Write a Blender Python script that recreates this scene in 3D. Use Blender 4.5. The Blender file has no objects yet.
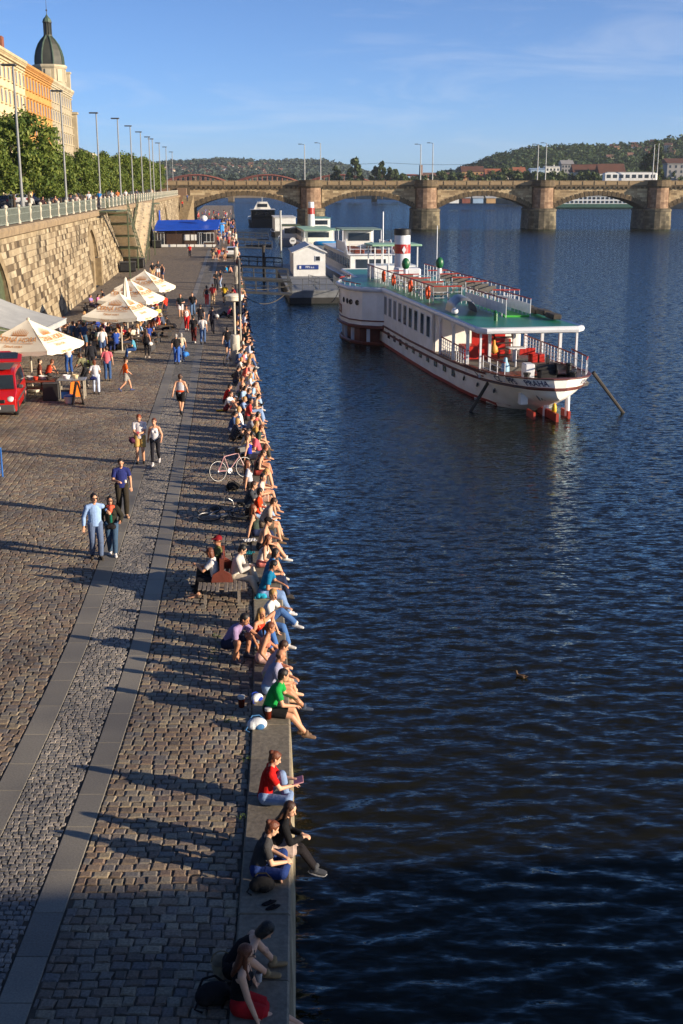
import bpy, bmesh, math, random
from mathutils import Vector, Matrix
R = math.radians
rnd = random.Random(11)
sc = bpy.context.scene
col = sc.collection
TS = bpy.data.scenes.new('workshop')      # only used while meshes are made
def baked(o):
 TS.collection.objects.link(o); vl = TS.view_layers[0]; vl.update()
 return bpy.data.meshes.new_from_object(o.evaluated_get(vl.depsgraph))
V = Vector
HAZE = .00007
WZ = -1.6            # river level; the quay is z = 0
FPX, PITCH, CAMZ = 1186.0, R(15.4), 9.6
SP, CP = math.sin(PITCH), math.cos(PITCH)
def ray(px, py):
 u = (px - 341.5) / FPX; v = (512 - py) / FPX
 return V((u, CP + v * SP, -SP + v * CP))
def G(px, py, z=0.0):                 # ground point at height z
 d = ray(px, py); t = (z - CAMZ) / d.z
 return V((d.x * t, d.y * t, z))
def Dp(px, py, y):                    # point at distance y
 d = ray(px, py); t = y / d.y
 return V((d.x * t, y, CAMZ + d.z * t))
def lin(c):
 c = c / 255.0
 return c / 12.92 if c <= .04045 else ((c + .055) / 1.055) ** 2.4
def C(r, g, b): return (lin(r), lin(g), lin(b), 1)
# ------------------------------------------------------------------ tags
def tag(o, label=None, cat=None, group=None, kind=None):
 if label: o['label'] = label
 if cat: o['category'] = cat
 if group: o['group'] = group
 if kind: o['kind'] = kind
 return o
def empty(name, loc=(0, 0, 0), rz=0.0, label=None, cat=None, group=None):
 o = bpy.data.objects.new(name, None); col.objects.link(o)
 o.empty_display_size = .2
 o.location = loc; o.rotation_euler = (0, 0, rz)
 return tag(o, label, cat, group)
def dup(root, loc=None, rz=None, label=None, group=None):
 r = root.copy(); col.objects.link(r)
 if loc is not None: r.location = loc
 if rz is not None: r.rotation_euler = (0, 0, rz)
 if label: r['label'] = label
 if group: r['group'] = group
 for ch in KIDS.get(root.name, []):
  c = ch.copy(); col.objects.link(c); c.parent = r
  KIDS.setdefault(r.name, []).append(c)
  for g in KIDS.get(ch.name, []):
   d = g.copy(); col.objects.link(d); d.parent = c
   KIDS.setdefault(c.name, []).append(d)
 return r
KIDS = {}
def link(name, me, parent=None, loc=None, rz=None):
 o = bpy.data.objects.new(name, me); col.objects.link(o)
 if parent:
  o.parent = parent; KIDS.setdefault(parent.name, []).append(o)
 if loc is not None: o.location = loc
 if rz is not None: o.rotation_euler = (0, 0, rz)
 return o
# ------------------------------------------------------------------ materials
def newmat(name):
 m = bpy.data.materials.new(name); m.use_nodes = True
 nt = m.node_tree; b = nt.nodes['Principled BSDF']
 return m, nt, b
def nd(nt, t, **kw):
 n = nt.nodes.new(t)
 for k, v in kw.items(): setattr(n, k, v)
 return n
def setin(n, **kw):
 for k, v in kw.items(): n.inputs[k.replace('_', ' ')].default_value = v
def ramp(nt, stops, src=None, interp='LINEAR'):
 r = nt.nodes.new('ShaderNodeValToRGB'); r.color_ramp.interpolation = interp
 e = r.color_ramp.elements
 while len(e) < len(stops): e.new(.5)
 for el, (p, c) in zip(e, stops): el.position = p; el.color = c
 if src is not None: nt.links.new(src, r.inputs[0])
 return r
_mc = {}
def surf(name, c1, c2=None, scale=3.0, rough=.7, bump=0.0, bscale=None, metal=0.0, spec=.5, coat=0.0, detail=6):
 """noise-mottled surface"""
 key = (name, c1, c2, scale, rough)
 if key in _mc: return _mc[key]
 m, nt, b = newmat(name)
 if c2 is None: c2 = tuple(x * .8 for x in c1[:3]) + (1,)
 tc = nd(nt, 'ShaderNodeTexCoord')
 n = nd(nt, 'ShaderNodeTexNoise'); setin(n, Scale=scale, Detail=detail, Roughness=.6)
 nt.links.new(tc.outputs['Object'], n.inputs['Vector'])
 r = ramp(nt, [(.3, c2), (.7, c1)], n.outputs['Fac'])
 nt.links.new(r.outputs[0], b.inputs['Base Color'])
 setin(b, Roughness=rough, Metallic=metal)
 b.inputs['Specular IOR Level'].default_value = spec
 b.inputs['Coat Weight'].default_value = coat
 if bump:
  n2 = nd(nt, 'ShaderNodeTexNoise'); setin(n2, Scale=bscale or scale * 6, Detail=5)
  nt.links.new(tc.outputs['Object'], n2.inputs['Vector'])
  bp = nd(nt, 'ShaderNodeBump'); setin(bp, Strength=bump, Distance=.02)
  nt.links.new(n2.outputs['Fac'], bp.inputs['Height']); nt.links.new(bp.outputs[0], b.inputs['Normal'])
 _mc[key] = m
 return m
def island(name, stops, rough=.7, bump=.3, bscale=40, spec=.4, mottle=.25):
 """colour differs from stone to stone / leaf to leaf"""
 m, nt, b = newmat(name)
 g = nd(nt, 'ShaderNodeNewGeometry')
 r = ramp(nt, stops, g.outputs['Random Per Island'])
 tc = nd(nt, 'ShaderNodeTexCoord')
 n = nd(nt, 'ShaderNodeTexNoise'); setin(n, Scale=bscale, Detail=4)
 nt.links.new(tc.outputs['Object'], n.inputs['Vector'])
 mx = nd(nt, 'ShaderNodeMix', data_type='RGBA', blend_type='MULTIPLY'); mx.inputs[0].default_value = 1
 r2 = ramp(nt, [(.3, (1 - mottle,) * 3 + (1,)), (.7, (1 + mottle,) * 3 + (1,))], n.outputs['Fac'])
 n3 = nd(nt, 'ShaderNodeTexNoise'); setin(n3, Scale=.35, Detail=3)
 nt.links.new(tc.outputs['Object'], n3.inputs['Vector'])
 r3 = ramp(nt, [(.35, (.68, .68, .70, 1)), (.65, (1.14, 1.11, 1.05, 1))], n3.outputs['Fac'])
 mx2 = nd(nt, 'ShaderNodeMix', data_type='RGBA', blend_type='MULTIPLY'); mx2.inputs[0].default_value = 1
 nt.links.new(r.outputs[0], mx.inputs[6]); nt.links.new(r2.outputs[0], mx.inputs[7])
 nt.links.new(mx.outputs[2], mx2.inputs[6]); nt.links.new(r3.outputs[0], mx2.inputs[7])
 nt.links.new(mx2.outputs[2], b.inputs['Base Color'])
 setin(b, Roughness=rough); b.inputs['Specular IOR Level'].default_value = spec
 if bump:
  bp = nd(nt, 'ShaderNodeBump'); setin(bp, Strength=bump, Distance=.01)
  nt.links.new(n.outputs['Fac'], bp.inputs['Height']); nt.links.new(bp.outputs[0], b.inputs['Normal'])
 return m
def masonry(name, stops, bw, bh, mortar, mcol, bump=.6, rough=.85, stain=None, msize=.012, offset=.5):
 """coursed stone on the UV map (metres)"""
 m, nt, b = newmat(name)
 uv = nd(nt, 'ShaderNodeUVMap')
 br = nd(nt, 'ShaderNodeTexBrick'); br.offset = offset
 setin(br, Scale=1.0, Color1=(0, 0, 0, 1), Color2=(1, 1, 1, 1), Mortar=(0, 0, 0, 1))
 setin(br, **{'Mortar_Size': msize, 'Mortar_Smooth': .3, 'Bias': 0.0, 'Brick_Width': bw, 'Row_Height': bh})
 wn = nd(nt, 'ShaderNodeTexNoise'); setin(wn, Scale=1.3, Detail=3)
 nt.links.new(uv.outputs[0], wn.inputs['Vector'])
 ad = nd(nt, 'ShaderNodeVectorMath', operation='MULTIPLY_ADD'); ad.inputs[1].default_value = (.05, .05, 0)
 nt.links.new(wn.outputs['Color'], ad.inputs[0]); nt.links.new(uv.outputs[0], ad.inputs[2])
 nt.links.new(ad.outputs[0], br.inputs['Vector'])
 r = ramp(nt, stops, br.outputs['Color'])
 n = nd(nt, 'ShaderNodeTexNoise'); setin(n, Scale=5, Detail=8, Roughness=.7)
 nt.links.new(uv.outputs[0], n.inputs['Vector'])
 r2 = ramp(nt, [(.3, (.7, .7, .7, 1)), (.7, (1.15, 1.15, 1.15, 1))], n.outputs['Fac'])
 mx = nd(nt, 'ShaderNodeMix', data_type='RGBA', blend_type='MULTIPLY'); mx.inputs[0].default_value = 1
 nt.links.new(r.outputs[0], mx.inputs[6]); nt.links.new(r2.outputs[0], mx.inputs[7])
 out = mx.outputs[2]
 if stain:
  ns = nd(nt, 'ShaderNodeTexNoise'); setin(ns, Scale=stain[1], Detail=6, Roughness=.65)
  nt.links.new(uv.outputs[0], ns.inputs['Vector'])
  rs = ramp(nt, [(stain[2], (0, 0, 0, 1)), (stain[2] + .14, (1, 1, 1, 1))], ns.outputs['Fac'])
  mu = nd(nt, 'ShaderNodeMath', operation='MULTIPLY'); mu.inputs[1].default_value = stain[3]
  nt.links.new(rs.outputs[0], mu.inputs[0])
  ms = nd(nt, 'ShaderNodeMix', data_type='RGBA'); ms.inputs[7].default_value = stain[0]
  nt.links.new(mu.outputs[0], ms.inputs[0]); nt.links.new(out, ms.inputs[6]); out = ms.outputs[2]
 mm = nd(nt, 'ShaderNodeMix', data_type='RGBA'); mm.inputs[7].default_value = mcol
 nt.links.new(br.outputs['Fac'], mm.inputs[0]); nt.links.new(out, mm.inputs[6])
 nt.links.new(mm.outputs[2], b.inputs['Base Color']); setin(b, Roughness=rough)
 b.inputs['Specular IOR Level'].default_value = .25
 inv = nd(nt, 'ShaderNodeMath', operation='SUBTRACT'); inv.inputs[0].default_value = 1
 nt.links.new(br.outputs['Fac'], inv.inputs[1])
 am = nd(nt, 'ShaderNodeMath', operation='MULTIPLY_ADD'); am.inputs[1].default_value = .6
 nt.links.new(n.outputs['Fac'], am.inputs[0]); nt.links.new(inv.outputs[0], am.inputs[2])
 bp = nd(nt, 'ShaderNodeBump'); setin(bp, Strength=bump, Distance=.03)
 nt.links.new(am.outputs[0], bp.inputs['Height']); nt.links.new(bp.outputs[0], b.inputs['Normal'])
 return m
# ------------------------------------------------------------------ mesh builder
class MB:
 def __init__(s): s.v = []; s.f = []; s.m = []; s.uv = {}; s.cur = 0
 def add(s, verts, faces, uvs=None):
  o = len(s.v); s.v += [tuple(p) for p in verts]
  for i, f in enumerate(faces):
   if uvs: s.uv[len(s.f)] = uvs[i]
   s.f.append(tuple(o + k for k in f)); s.m.append(s.cur)
  return s
 def quad(s, a, b, c, d, uv=None): return s.add([a, b, c, d], [(0, 1, 2, 3)], [uv] if uv else None)
 def box(s, c, size, rz=0.0, ch=0.0, rot=None):
  x, y, z = size[0] / 2, size[1] / 2, size[2] / 2
  M = rot if rot is not None else Matrix.Rotation(rz, 3, 'Z')
  c = V(c)
  if not ch:
   vs = [(a * x, b * y, d * z) for d in (-1, 1) for b in (-1, 1) for a in (-1, 1)]
   fs = [(0, 2, 3, 1), (4, 5, 7, 6), (0, 1, 5, 4), (2, 6, 7, 3), (0, 4, 6, 2), (1, 3, 7, 5)]
  else:
   ch = min(ch, x * .9, y * .9, z * .9)
   vs = []; idx = {}
   for a in (-1, 1):
    for b in (-1, 1):
     for d in (-1, 1):
      for k in range(3):
       p = [a * (x - ch), b * (y - ch), d * (z - ch)]
       p[k] = (a * x, b * y, d * z)[k]
       idx[(a, b, d, k)] = len(vs); vs.append(p)
   fs = []
   for k in range(3):
    o = [i for i in range(3) if i != k]
    for sg in (-1, 1):
     q = []
     for (e, g) in ((-1, -1), (1, -1), (1, 1), (-1, 1)):
      t = [0, 0, 0]; t[k] = sg; t[o[0]] = e; t[o[1]] = g; q.append(idx[(*t, k)])
     fs.append(q)
   for k in range(3):          # edges along axis k
    o = [i for i in range(3) if i != k]
    for e in (-1, 1):
     for g in (-1, 1):
      t = [0, 0, 0]; t[o[0]] = e; t[o[1]] = g
      t1 = list(t); t1[k] = -1; t2 = list(t); t2[k] = 1
      fs.append([idx[(*t1, o[0])], idx[(*t1, o[1])], idx[(*t2, o[1])], idx[(*t2, o[0])]])
   for a in (-1, 1):
    for b in (-1, 1):
     for d in (-1, 1): fs.append([idx[(a, b, d, k)] for k in range(3)])
  return s.add([c + M @ V(p) for p in vs], fs)
 def ring(s, c, ax, r, n, side=None, rb=None):
  ax = V(ax).normalized()
  a = V(side) if side is not None else (V((0, 0, 1)) if abs(ax.z) < .9 else V((1, 0, 0)))
  a = (a - ax * a.dot(ax)).normalized(); b = ax.cross(a)
  rb = r if rb is None else rb
  return [V(c) + a * (r * math.cos(2 * math.pi * k / n)) + b * (rb * math.sin(2 * math.pi * k / n)) for k in range(n)]
 def loft(s, rings, cap=True, closed=False):
  n = len(rings[0]); vs = [p for r in rings for p in r]; fs = []
  m = len(rings)
  for i in range(m if closed else m - 1):
   j = (i + 1) % m
   for k in range(n):
    k2 = (k + 1) % n
    fs.append((i * n + k, i * n + k2, j * n + k2, j * n + k))
  if cap and not closed:
   fs.append(tuple(range(n))[::-1]); fs.append(tuple((m - 1) * n + k for k in range(n)))
  return s.add(vs, fs)
 def tube(s, pts, r, n=6, r2=None, closed=False):
  pts = [V(p) for p in pts]; rings = []; m = len(pts)
  prev = None
  for i, p in enumerate(pts):
   if closed: d = pts[(i + 1) % m] - pts[i - 1]
   else: d = pts[min(i + 1, m - 1)] - pts[max(i - 1, 0)]
   rr = r if r2 is None else r + (r2 - r) * i / max(1, m - 1)
   d = d.normalized()
   side = prev if prev is not None and abs(prev.dot(d)) < .95 else None
   rg = s.ring(p, d, rr, n, side); prev = (rg[0] - p).normalized()
   rings.append(rg)
  return s.loft(rings, closed=closed)
 def lathe(s, c, prof, n=16, axis='Z'):
  c = V(c); rings = []
  for r, z in prof:
   rings.append([c + V((r * math.cos(2 * math.pi * k / n), r * math.sin(2 * math.pi * k / n), z)) for k in range(n)])
  return s.loft(rings)
 def ell(s, c, r, n=10, m=7, M=None):
  c = V(c); rings = []
  M = M or Matrix.Identity(3)
  for i in range(m + 1):
   t = -math.pi / 2 + math.pi * i / m
   t = max(-1.53, min(1.53, t))
   rings.append([c + M @ V((r[0] * math.cos(t) * math.cos(2 * math.pi * k / n), r[1] * math.cos(t) * math.sin(2 * math.pi * k / n), r[2] * math.sin(t))) for k in range(n)])
  return s.loft(rings)
 def prism(s, poly, d):
  """extrude polygon (list of 3-vectors) along vector d"""
  n = len(poly); d = V(d)
  vs = [V(p) for p in poly] + [V(p) + d for p in poly]
  fs = [tuple(range(n))[::-1], tuple(range(n, 2 * n))] + [(k, (k + 1) % n, n + (k + 1) % n, n + k) for k in range(n)]
  return s.add(vs, fs)
 def mesh(s, name='mesh'):
  me = bpy.data.meshes.new(name)
  me.from_pydata(s.v, [], s.f)
  if s.uv:
   ul = me.uv_layers.new(name='UVMap')
   for i, p in enumerate(me.polygons):
    u = s.uv.get(i)
    if u:
     for li, t in zip(p.loop_indices, u): ul.data[li].uv = t
  return me
 def build(s, name, mats, parent=None, loc=None, rz=None, smooth=False, fixn=True):
  me = s.mesh(name)
  if not isinstance(mats, (list, tuple)): mats = [mats]
  for m in mats: me.materials.append(m)
  if len(mats) > 1: me.polygons.foreach_set('material_index', s.m)
  if fixn and len(s.f) < 30000:
   bm = bmesh.new(); bm.from_mesh(me); bmesh.ops.recalc_face_normals(bm, faces=bm.faces); bm.to_mesh(me); bm.free()
  if smooth:
   me.polygons.foreach_set('use_smooth', [True] * len(me.polygons))
   if smooth == 'auto': me.set_sharp_from_angle(angle=R(35))
  return link(name, me, parent, loc, rz)
def frame(o, f):    # oriented matrix from forward
 pass
def text_mesh(body, size, mat, spacing=1.0):
 cu = bpy.data.curves.new('lettering', 'FONT'); cu.body = body; cu.size = size
 cu.align_x = 'CENTER'; cu.align_y = 'CENTER'; cu.resolution_u = 2; cu.space_character = spacing
 cu.offset = size * .012
 o = bpy.data.objects.new('lettering', cu)
 me = baked(o)
 bpy.data.objects.remove(o); me.materials.clear(); me.materials.append(mat)
 return me
# ------------------------------------------------------------------ quay edge curve
_EY = [-80, 0, 13.6, 20.3, 25.7, 33.9, 47.4, 71.8, 103.5, 186, 352, 700, 1000]
_EX = [1.9, -.28, -.70, -.98, -1.34, -2.02, -3.24, -5.5, -8.35, -15.8, -30.7, -62, -89]
def E(y):
 ys, xs = _EY, _EX
 y = max(ys[0], min(ys[-1] - 1e-6, y))
 i = max(k for k in range(len(ys) - 1) if ys[k] <= y)
 def sl(k):
  a, b = max(0, k - 1), min(len(ys) - 1, k + 1)
  return (xs[b] - xs[a]) / (ys[b] - ys[a])
 h = ys[i + 1] - ys[i]; t = (y - ys[i]) / h
 return ((2*t**3 - 3*t*t + 1) * xs[i] + (t**3 - 2*t*t + t) * h * sl(i) + (-2*t**3 + 3*t*t) * xs[i+1] + (t**3 - t*t) * h * sl(i+1))
def Eang(y): return math.atan2(-(E(y + .5) - E(y - .5)), 1.0)   # facing the water
def Q(off, y, z=0.0):
 sh = max(0.0, min(.3, (24 - y) / 60)) if y > 0 else .3
 return V((E(y) - off - sh * min(1, max(0, (off - .7) / 2.2)), y, z))
# ------------------------------------------------------------------ camera, sun, sky
cam = bpy.data.cameras.new('camera'); co = bpy.data.objects.new('camera', cam); col.objects.link(co)
co.location = (0, 0, CAMZ); co.rotation_euler = (math.pi / 2 - PITCH, 0, 0)
cam.sensor_fit = 'VERTICAL'; cam.sensor_height = 36; cam.sensor_width = 24; cam.lens = FPX / 1024 * 36
cam.clip_start = .1; cam.clip_end = 12000
sc.camera = co
SUN_EL = R(14.0); SH = V((-.938, .345, 0)).normalized()
sun = bpy.data.lights.new('sun', 'SUN'); so = bpy.data.objects.new('sun', sun); col.objects.link(so)
sun.energy = 5.0; sun.angle = R(.5); sun.color = (1, .83, .62)
ld = V((SH.x * math.cos(SUN_EL), SH.y * math.cos(SUN_EL), -math.sin(SUN_EL)))
so.rotation_euler = ld.to_track_quat('-Z', 'Y').to_euler()
so.location = (40, -20, 40)
w = bpy.data.worlds.new('World'); sc.world = w; w.use_nodes = True
nt = w.node_tree; bg = nt.nodes['Background']
sky = nt.nodes.new('ShaderNodeTexSky'); sky.sky_type = 'NISHITA'; sky.sun_disc = False
sky.sun_elevation = SUN_EL; sky.sun_rotation = math.atan2(-SH.x, -SH.y)
sky.altitude = 200; sky.air_density = .5; sky.dust_density = .5; sky.ozone_density = 4.6
# thin wisps of high cloud
tc = nt.nodes.new('ShaderNodeTexCoord')
sep = nt.nodes.new('ShaderNodeSeparateXYZ'); nt.links.new(tc.outputs['Generated'], sep.inputs[0])
mp = nt.nodes.new('ShaderNodeMapping'); mp.inputs['Scale'].default_value = (2.2, 1.0, 14); mp.inputs['Rotation'].default_value = (0, R(6), 0)
nt.links.new(tc.outputs['Generated'], mp.inputs[0])
n1 = nt.nodes.new('ShaderNodeTexNoise'); n1.inputs['Scale'].default_value = 2.4; n1.inputs['Detail'].default_value = 8; n1.inputs['Roughness'].default_value = .62
n1.inputs['Distortion'].default_value = .6
nt.links.new(mp.outputs[0], n1.inputs['Vector'])
cr = ramp(nt, [(.50, (.03, .03, .03, 1)), (.85, (.40, .40, .40, 1))], n1.outputs['Fac'])
mixc = nt.nodes.new('ShaderNodeMix'); mixc.data_type = 'RGBA'; mixc.inputs[7].default_value = (5.2, 5.3, 5.6, 1)
# the veil lies low over the horizon only
mr = nt.nodes.new('ShaderNodeMapRange'); mr.inputs[1].default_value = .02; mr.inputs[2].default_value = .34; mr.inputs[3].default_value = 1; mr.inputs[4].default_value = 0
nt.links.new(sep.outputs[2], mr.inputs[0])
mc_ = nt.nodes.new('ShaderNodeMath'); mc_.operation = 'MULTIPLY'; nt.links.new(cr.outputs[0], mc_.inputs[0]); nt.links.new(mr.outputs[0], mc_.inputs[1])
nt.links.new(mc_.outputs[0], mixc.inputs[0]); nt.links.new(sky.outputs[0], mixc.inputs[6])
nt.links.new(mixc.outputs[2], bg.inputs['Color']); bg.inputs['Strength'].default_value = .10
sc.view_settings.view_transform = 'Standard'; sc.view_settings.look = 'None'
sc.view_settings.exposure = .86; sc.view_settings.gamma = 1; sc.view_settings.use_curve_mapping = False
sc.render.engine = 'CYCLES'
# ================================================================== SETTING: river, quay, wall, street
def water_material():
 m, nt, b = newmat('river_water')
 setin(b, Roughness=.05, IOR=1.5)
 b.inputs['Base Color'].default_value = (.0100, .0092, .0030, 1)
 tc = nd(nt, 'ShaderNodeTexCoord')
 def wv(scale, stretch, rot, detail):
  mp = nd(nt, 'ShaderNodeMapping'); mp.inputs['Scale'].default_value = stretch; mp.inputs['Rotation'].default_value = (0, 0, R(rot))
  nt.links.new(tc.outputs['Object'], mp.inputs[0])
  n = nd(nt, 'ShaderNodeTexNoise'); setin(n, Scale=scale, Detail=detail, Roughness=.6); n.noise_dimensions = '2D'
  nt.links.new(mp.outputs[0], n.inputs['Vector'])
  v = nd(nt, 'ShaderNodeVectorMath', operation='SUBTRACT'); v.inputs[1].default_value = (.5, .5, .5); nt.links.new(n.outputs['Color'], v.inputs[0]); return v.outputs[0]
 def mad(v, k, base):
  n = nd(nt, 'ShaderNodeVectorMath', operation='MULTIPLY_ADD'); n.inputs[1].default_value = k; nt.links.new(v, n.inputs[0])
  if isinstance(base, tuple): n.inputs[2].default_value = base
  else: nt.links.new(base, n.inputs[2])
  return n.outputs[0]
 # small ripples: a slope field over the modelled waves; it takes over where the wave mesh grows too coarse to carry them
 sy = nd(nt, 'ShaderNodeSeparateXYZ'); nt.links.new(tc.outputs['Object'], sy.inputs[0])
 mr = nd(nt, 'ShaderNodeMapRange'); setin(mr, **{'From Min': 15, 'From Max': 170, 'To Min': .42, 'To Max': .8}); nt.links.new(sy.outputs[1], mr.inputs[0])
 v = mad(wv(4.2, (.30, 1, 1), 8, 3), (.45, 1.5, 0), (0, 0, 0)); v = mad(wv(11, (.36, 1, 1), -10, 2), (.45, 1.25, 0), v)
 sl = nd(nt, 'ShaderNodeVectorMath', operation='SCALE'); nt.links.new(v, sl.inputs[0]); nt.links.new(mr.outputs[0], sl.inputs['Scale'])
 up = nd(nt, 'ShaderNodeVectorMath', operation='ADD'); nt.links.new(sl.outputs[0], up.inputs[0])
 mb2 = nd(nt, 'ShaderNodeMapRange'); setin(mb2, **{'From Min': 30, 'From Max': 260, 'To Min': 0, 'To Max': -.16}); nt.links.new(sy.outputs[1], mb2.inputs[0])
 cx = nd(nt, 'ShaderNodeCombineXYZ'); cx.inputs[2].default_value = 1; nt.links.new(mb2.outputs[0], cx.inputs[1]); nt.links.new(cx.outputs[0], up.inputs[1]); v = up.outputs[0]
 nn = nd(nt, 'ShaderNodeVectorMath', operation='NORMALIZE'); nt.links.new(v, nn.inputs[0])
 gm = nd(nt, 'ShaderNodeNewGeometry'); sb = nd(nt, 'ShaderNodeVectorMath', operation='SUBTRACT'); sb.inputs[1].default_value = (0, 0, 1); nt.links.new(gm.outputs['Normal'], sb.inputs[0])
 ad = nd(nt, 'ShaderNodeVectorMath', operation='ADD'); nt.links.new(sb.outputs[0], ad.inputs[0]); nt.links.new(nn.outputs[0], ad.inputs[1])
 n2 = nd(nt, 'ShaderNodeVectorMath', operation='NORMALIZE'); nt.links.new(ad.outputs[0], n2.inputs[0]); nt.links.new(n2.outputs[0], b.inputs['Normal'])
 # river water: a dark silty body under a slightly blue tinted reflection
 b.inputs['Specular IOR Level'].default_value = 0; b.inputs['Roughness'].default_value = 1
 gl = nd(nt, 'ShaderNodeBsdfGlossy'); setin(gl, Color=(.68, .88, 1, 1), Roughness=.05); fr_ = nd(nt, 'ShaderNodeFresnel'); fr_.inputs['IOR'].default_value = 1.36
 mxs = nd(nt, 'ShaderNodeMixShader')
 for q in (gl, fr_): nt.links.new(n2.outputs[0], q.inputs['Normal'])
 nt.links.new(fr_.outputs[0], mxs.inputs[0]); nt.links.new(b.outputs[0], mxs.inputs[1]); nt.links.new(gl.outputs[0], mxs.inputs[2]); nt.links.new(mxs.outputs[0], nt.nodes['Material Output'].inputs[0])
 return m
M_water = water_material()
import numpy as np
def wave_mesh():
 g = np.random.RandomState(4)
 ys = [6.0]
 while ys[-1] < 330: ys.append(ys[-1] + max(.075, .0056 * ys[-1]))
 ys = np.array(ys); us = np.linspace(-.17, .62, 620)
 Y = np.repeat(ys[:, None], len(us), 1); X = us[None, :] * (Y + 14)
 sp = np.maximum(np.gradient(ys)[:, None] * np.ones_like(X), .0015 * (Y + 14))
 Z = np.zeros_like(X)
 for k in range(64):
  lam = np.exp(g.uniform(np.log(.16), np.log(1.15))); th = g.normal(-.10, .34) + math.pi / 2; kx, ky = np.cos(th) * 2 * math.pi / lam, np.sin(th) * 2 * math.pi / lam
  A = .0034 * lam ** .7 * g.uniform(.5, 1.3); fade = np.clip((lam / sp - 2.2) / 2.5, 0, 1)
  ph = g.uniform(0, 6.28) + .5 * np.sin(X * .07 * g.uniform(.5, 1.5) + Y * .05 * g.uniform(.5, 1.5) + g.uniform(0, 6))
  w_ = np.sin(kx * X + ky * Y + ph); Z += A * fade * (w_ + .25 * np.cos(2 * (kx * X + ky * Y + ph)))
 Z *= .55 + .75 * (.5 + .5 * np.sin(X * .045 + Y * .09 + 1.5 * np.sin(X * .021 - Y * .017)))
 Z += WZ + .02
 n, m = X.shape
 me = bpy.data.meshes.new('river_water')
 idx = np.arange(n * m).reshape(n, m)
 f = np.stack([idx[:-1, :-1], idx[:-1, 1:], idx[1:, 1:], idx[1:, :-1]], -1).reshape(-1, 4)
 me.vertices.add(n * m); me.vertices.foreach_set('co', np.stack([X, Y, Z], -1).astype(np.float32).ravel())
 me.loops.add(f.size); me.loops.foreach_set('vertex_index', f.astype(np.int32).ravel())
 me.polygons.add(len(f)); me.polygons.foreach_set('loop_start', np.arange(0, f.size, 4, dtype=np.int32)); me.polygons.foreach_set('loop_total', np.full(len(f), 4, dtype=np.int32))
 me.polygons.foreach_set('use_smooth', [True] * len(f)); me.update(); me.validate()
 me.materials.append(M_water); return me
tag(link('river_water', wave_mesh()), kind='structure')
mb = MB()
mb.quad((-700, -290, WZ - .35), (1600, -290, WZ - .35), (1600, 3500, WZ - .02), (-700, 3500, WZ - .02))
tag(mb.build('river_water', M_water), kind='structure')
M_bed = surf('river_bed_mud', C(60, 58, 44), scale=.5)
mb = MB(); mb.quad((-3000, -300, -6), (3500, -300, -6), (3500, 5000, -6), (-3000, 5000, -6))
tag(mb.build('ground', M_bed), kind='structure')
YS = [-60 + 3 * k for k in range(0, 64)] + [132 + 6 * k for k in range(0, 80)]
def strip(name, off0, off1, z, mat, kind='structure', ys=YS, z1=None):
 mb = MB(); s = 0
 for a, b_ in zip(ys[:-1], ys[1:]):
  L = b_ - a
  mb.quad(Q(off0, a, z), Q(off0, b_, z), Q(off1, b_, z if z1 is None else z1), Q(off1, a, z if z1 is None else z1),
    uv=[(off0, s), (off0, s + L), (off1, s + L), (off1, s)]); s += L
 o = mb.build(name, mat)
 return tag(o, kind=kind) if kind else o
OFF_W = 14.0                         # the embankment wall
COB = [(0, C(100, 91, 81)), (.2, C(132, 114, 96)), (.4, C(120, 114, 106)), (.55, C(146, 134, 112)), (.7, C(128, 109, 94)), (.85, C(112, 109, 106)), (1, C(156, 143, 120))]
M_cob = island('cobble_stone', COB, rough=.62, bump=.5, bscale=28, mottle=.3)
SET = [(0, C(104, 104, 104)), (.5, C(134, 130, 124)), (1, C(158, 150, 140))]
M_set = island('small_sett_stone', SET, rough=.6, bump=.5, bscale=40, mottle=.3)
M_joint = surf('joint_sand', C(88, 78, 66), C(58, 52, 46), scale=6, rough=.95)
M_far = masonry('far_cobble', [(0, C(112, 104, 96)), (.5, C(138, 126, 112)), (1, C(154, 140, 122))], .21, .19, .02, C(76, 70, 64), bump=1.0, msize=.018)
M_gran = surf('granite_band', C(128, 126, 122), C(98, 97, 96), scale=2.2, rough=.6, bump=.35, bscale=30)
M_cope = surf('coping_granite', C(126, 118, 104), C(88, 84, 78), scale=1.6, rough=.75, bump=.5, bscale=18)
strip('quay_ground', -.02 + .1, OFF_W + .3, -.022, M_joint)
NEAR = 72.0
yf = [NEAR + 3 * k for k in range(20)] + [132 + 6 * k for k in range(80)]
strip('road', .7, OFF_W + .2, -.006, M_far, ys=yf)
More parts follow.
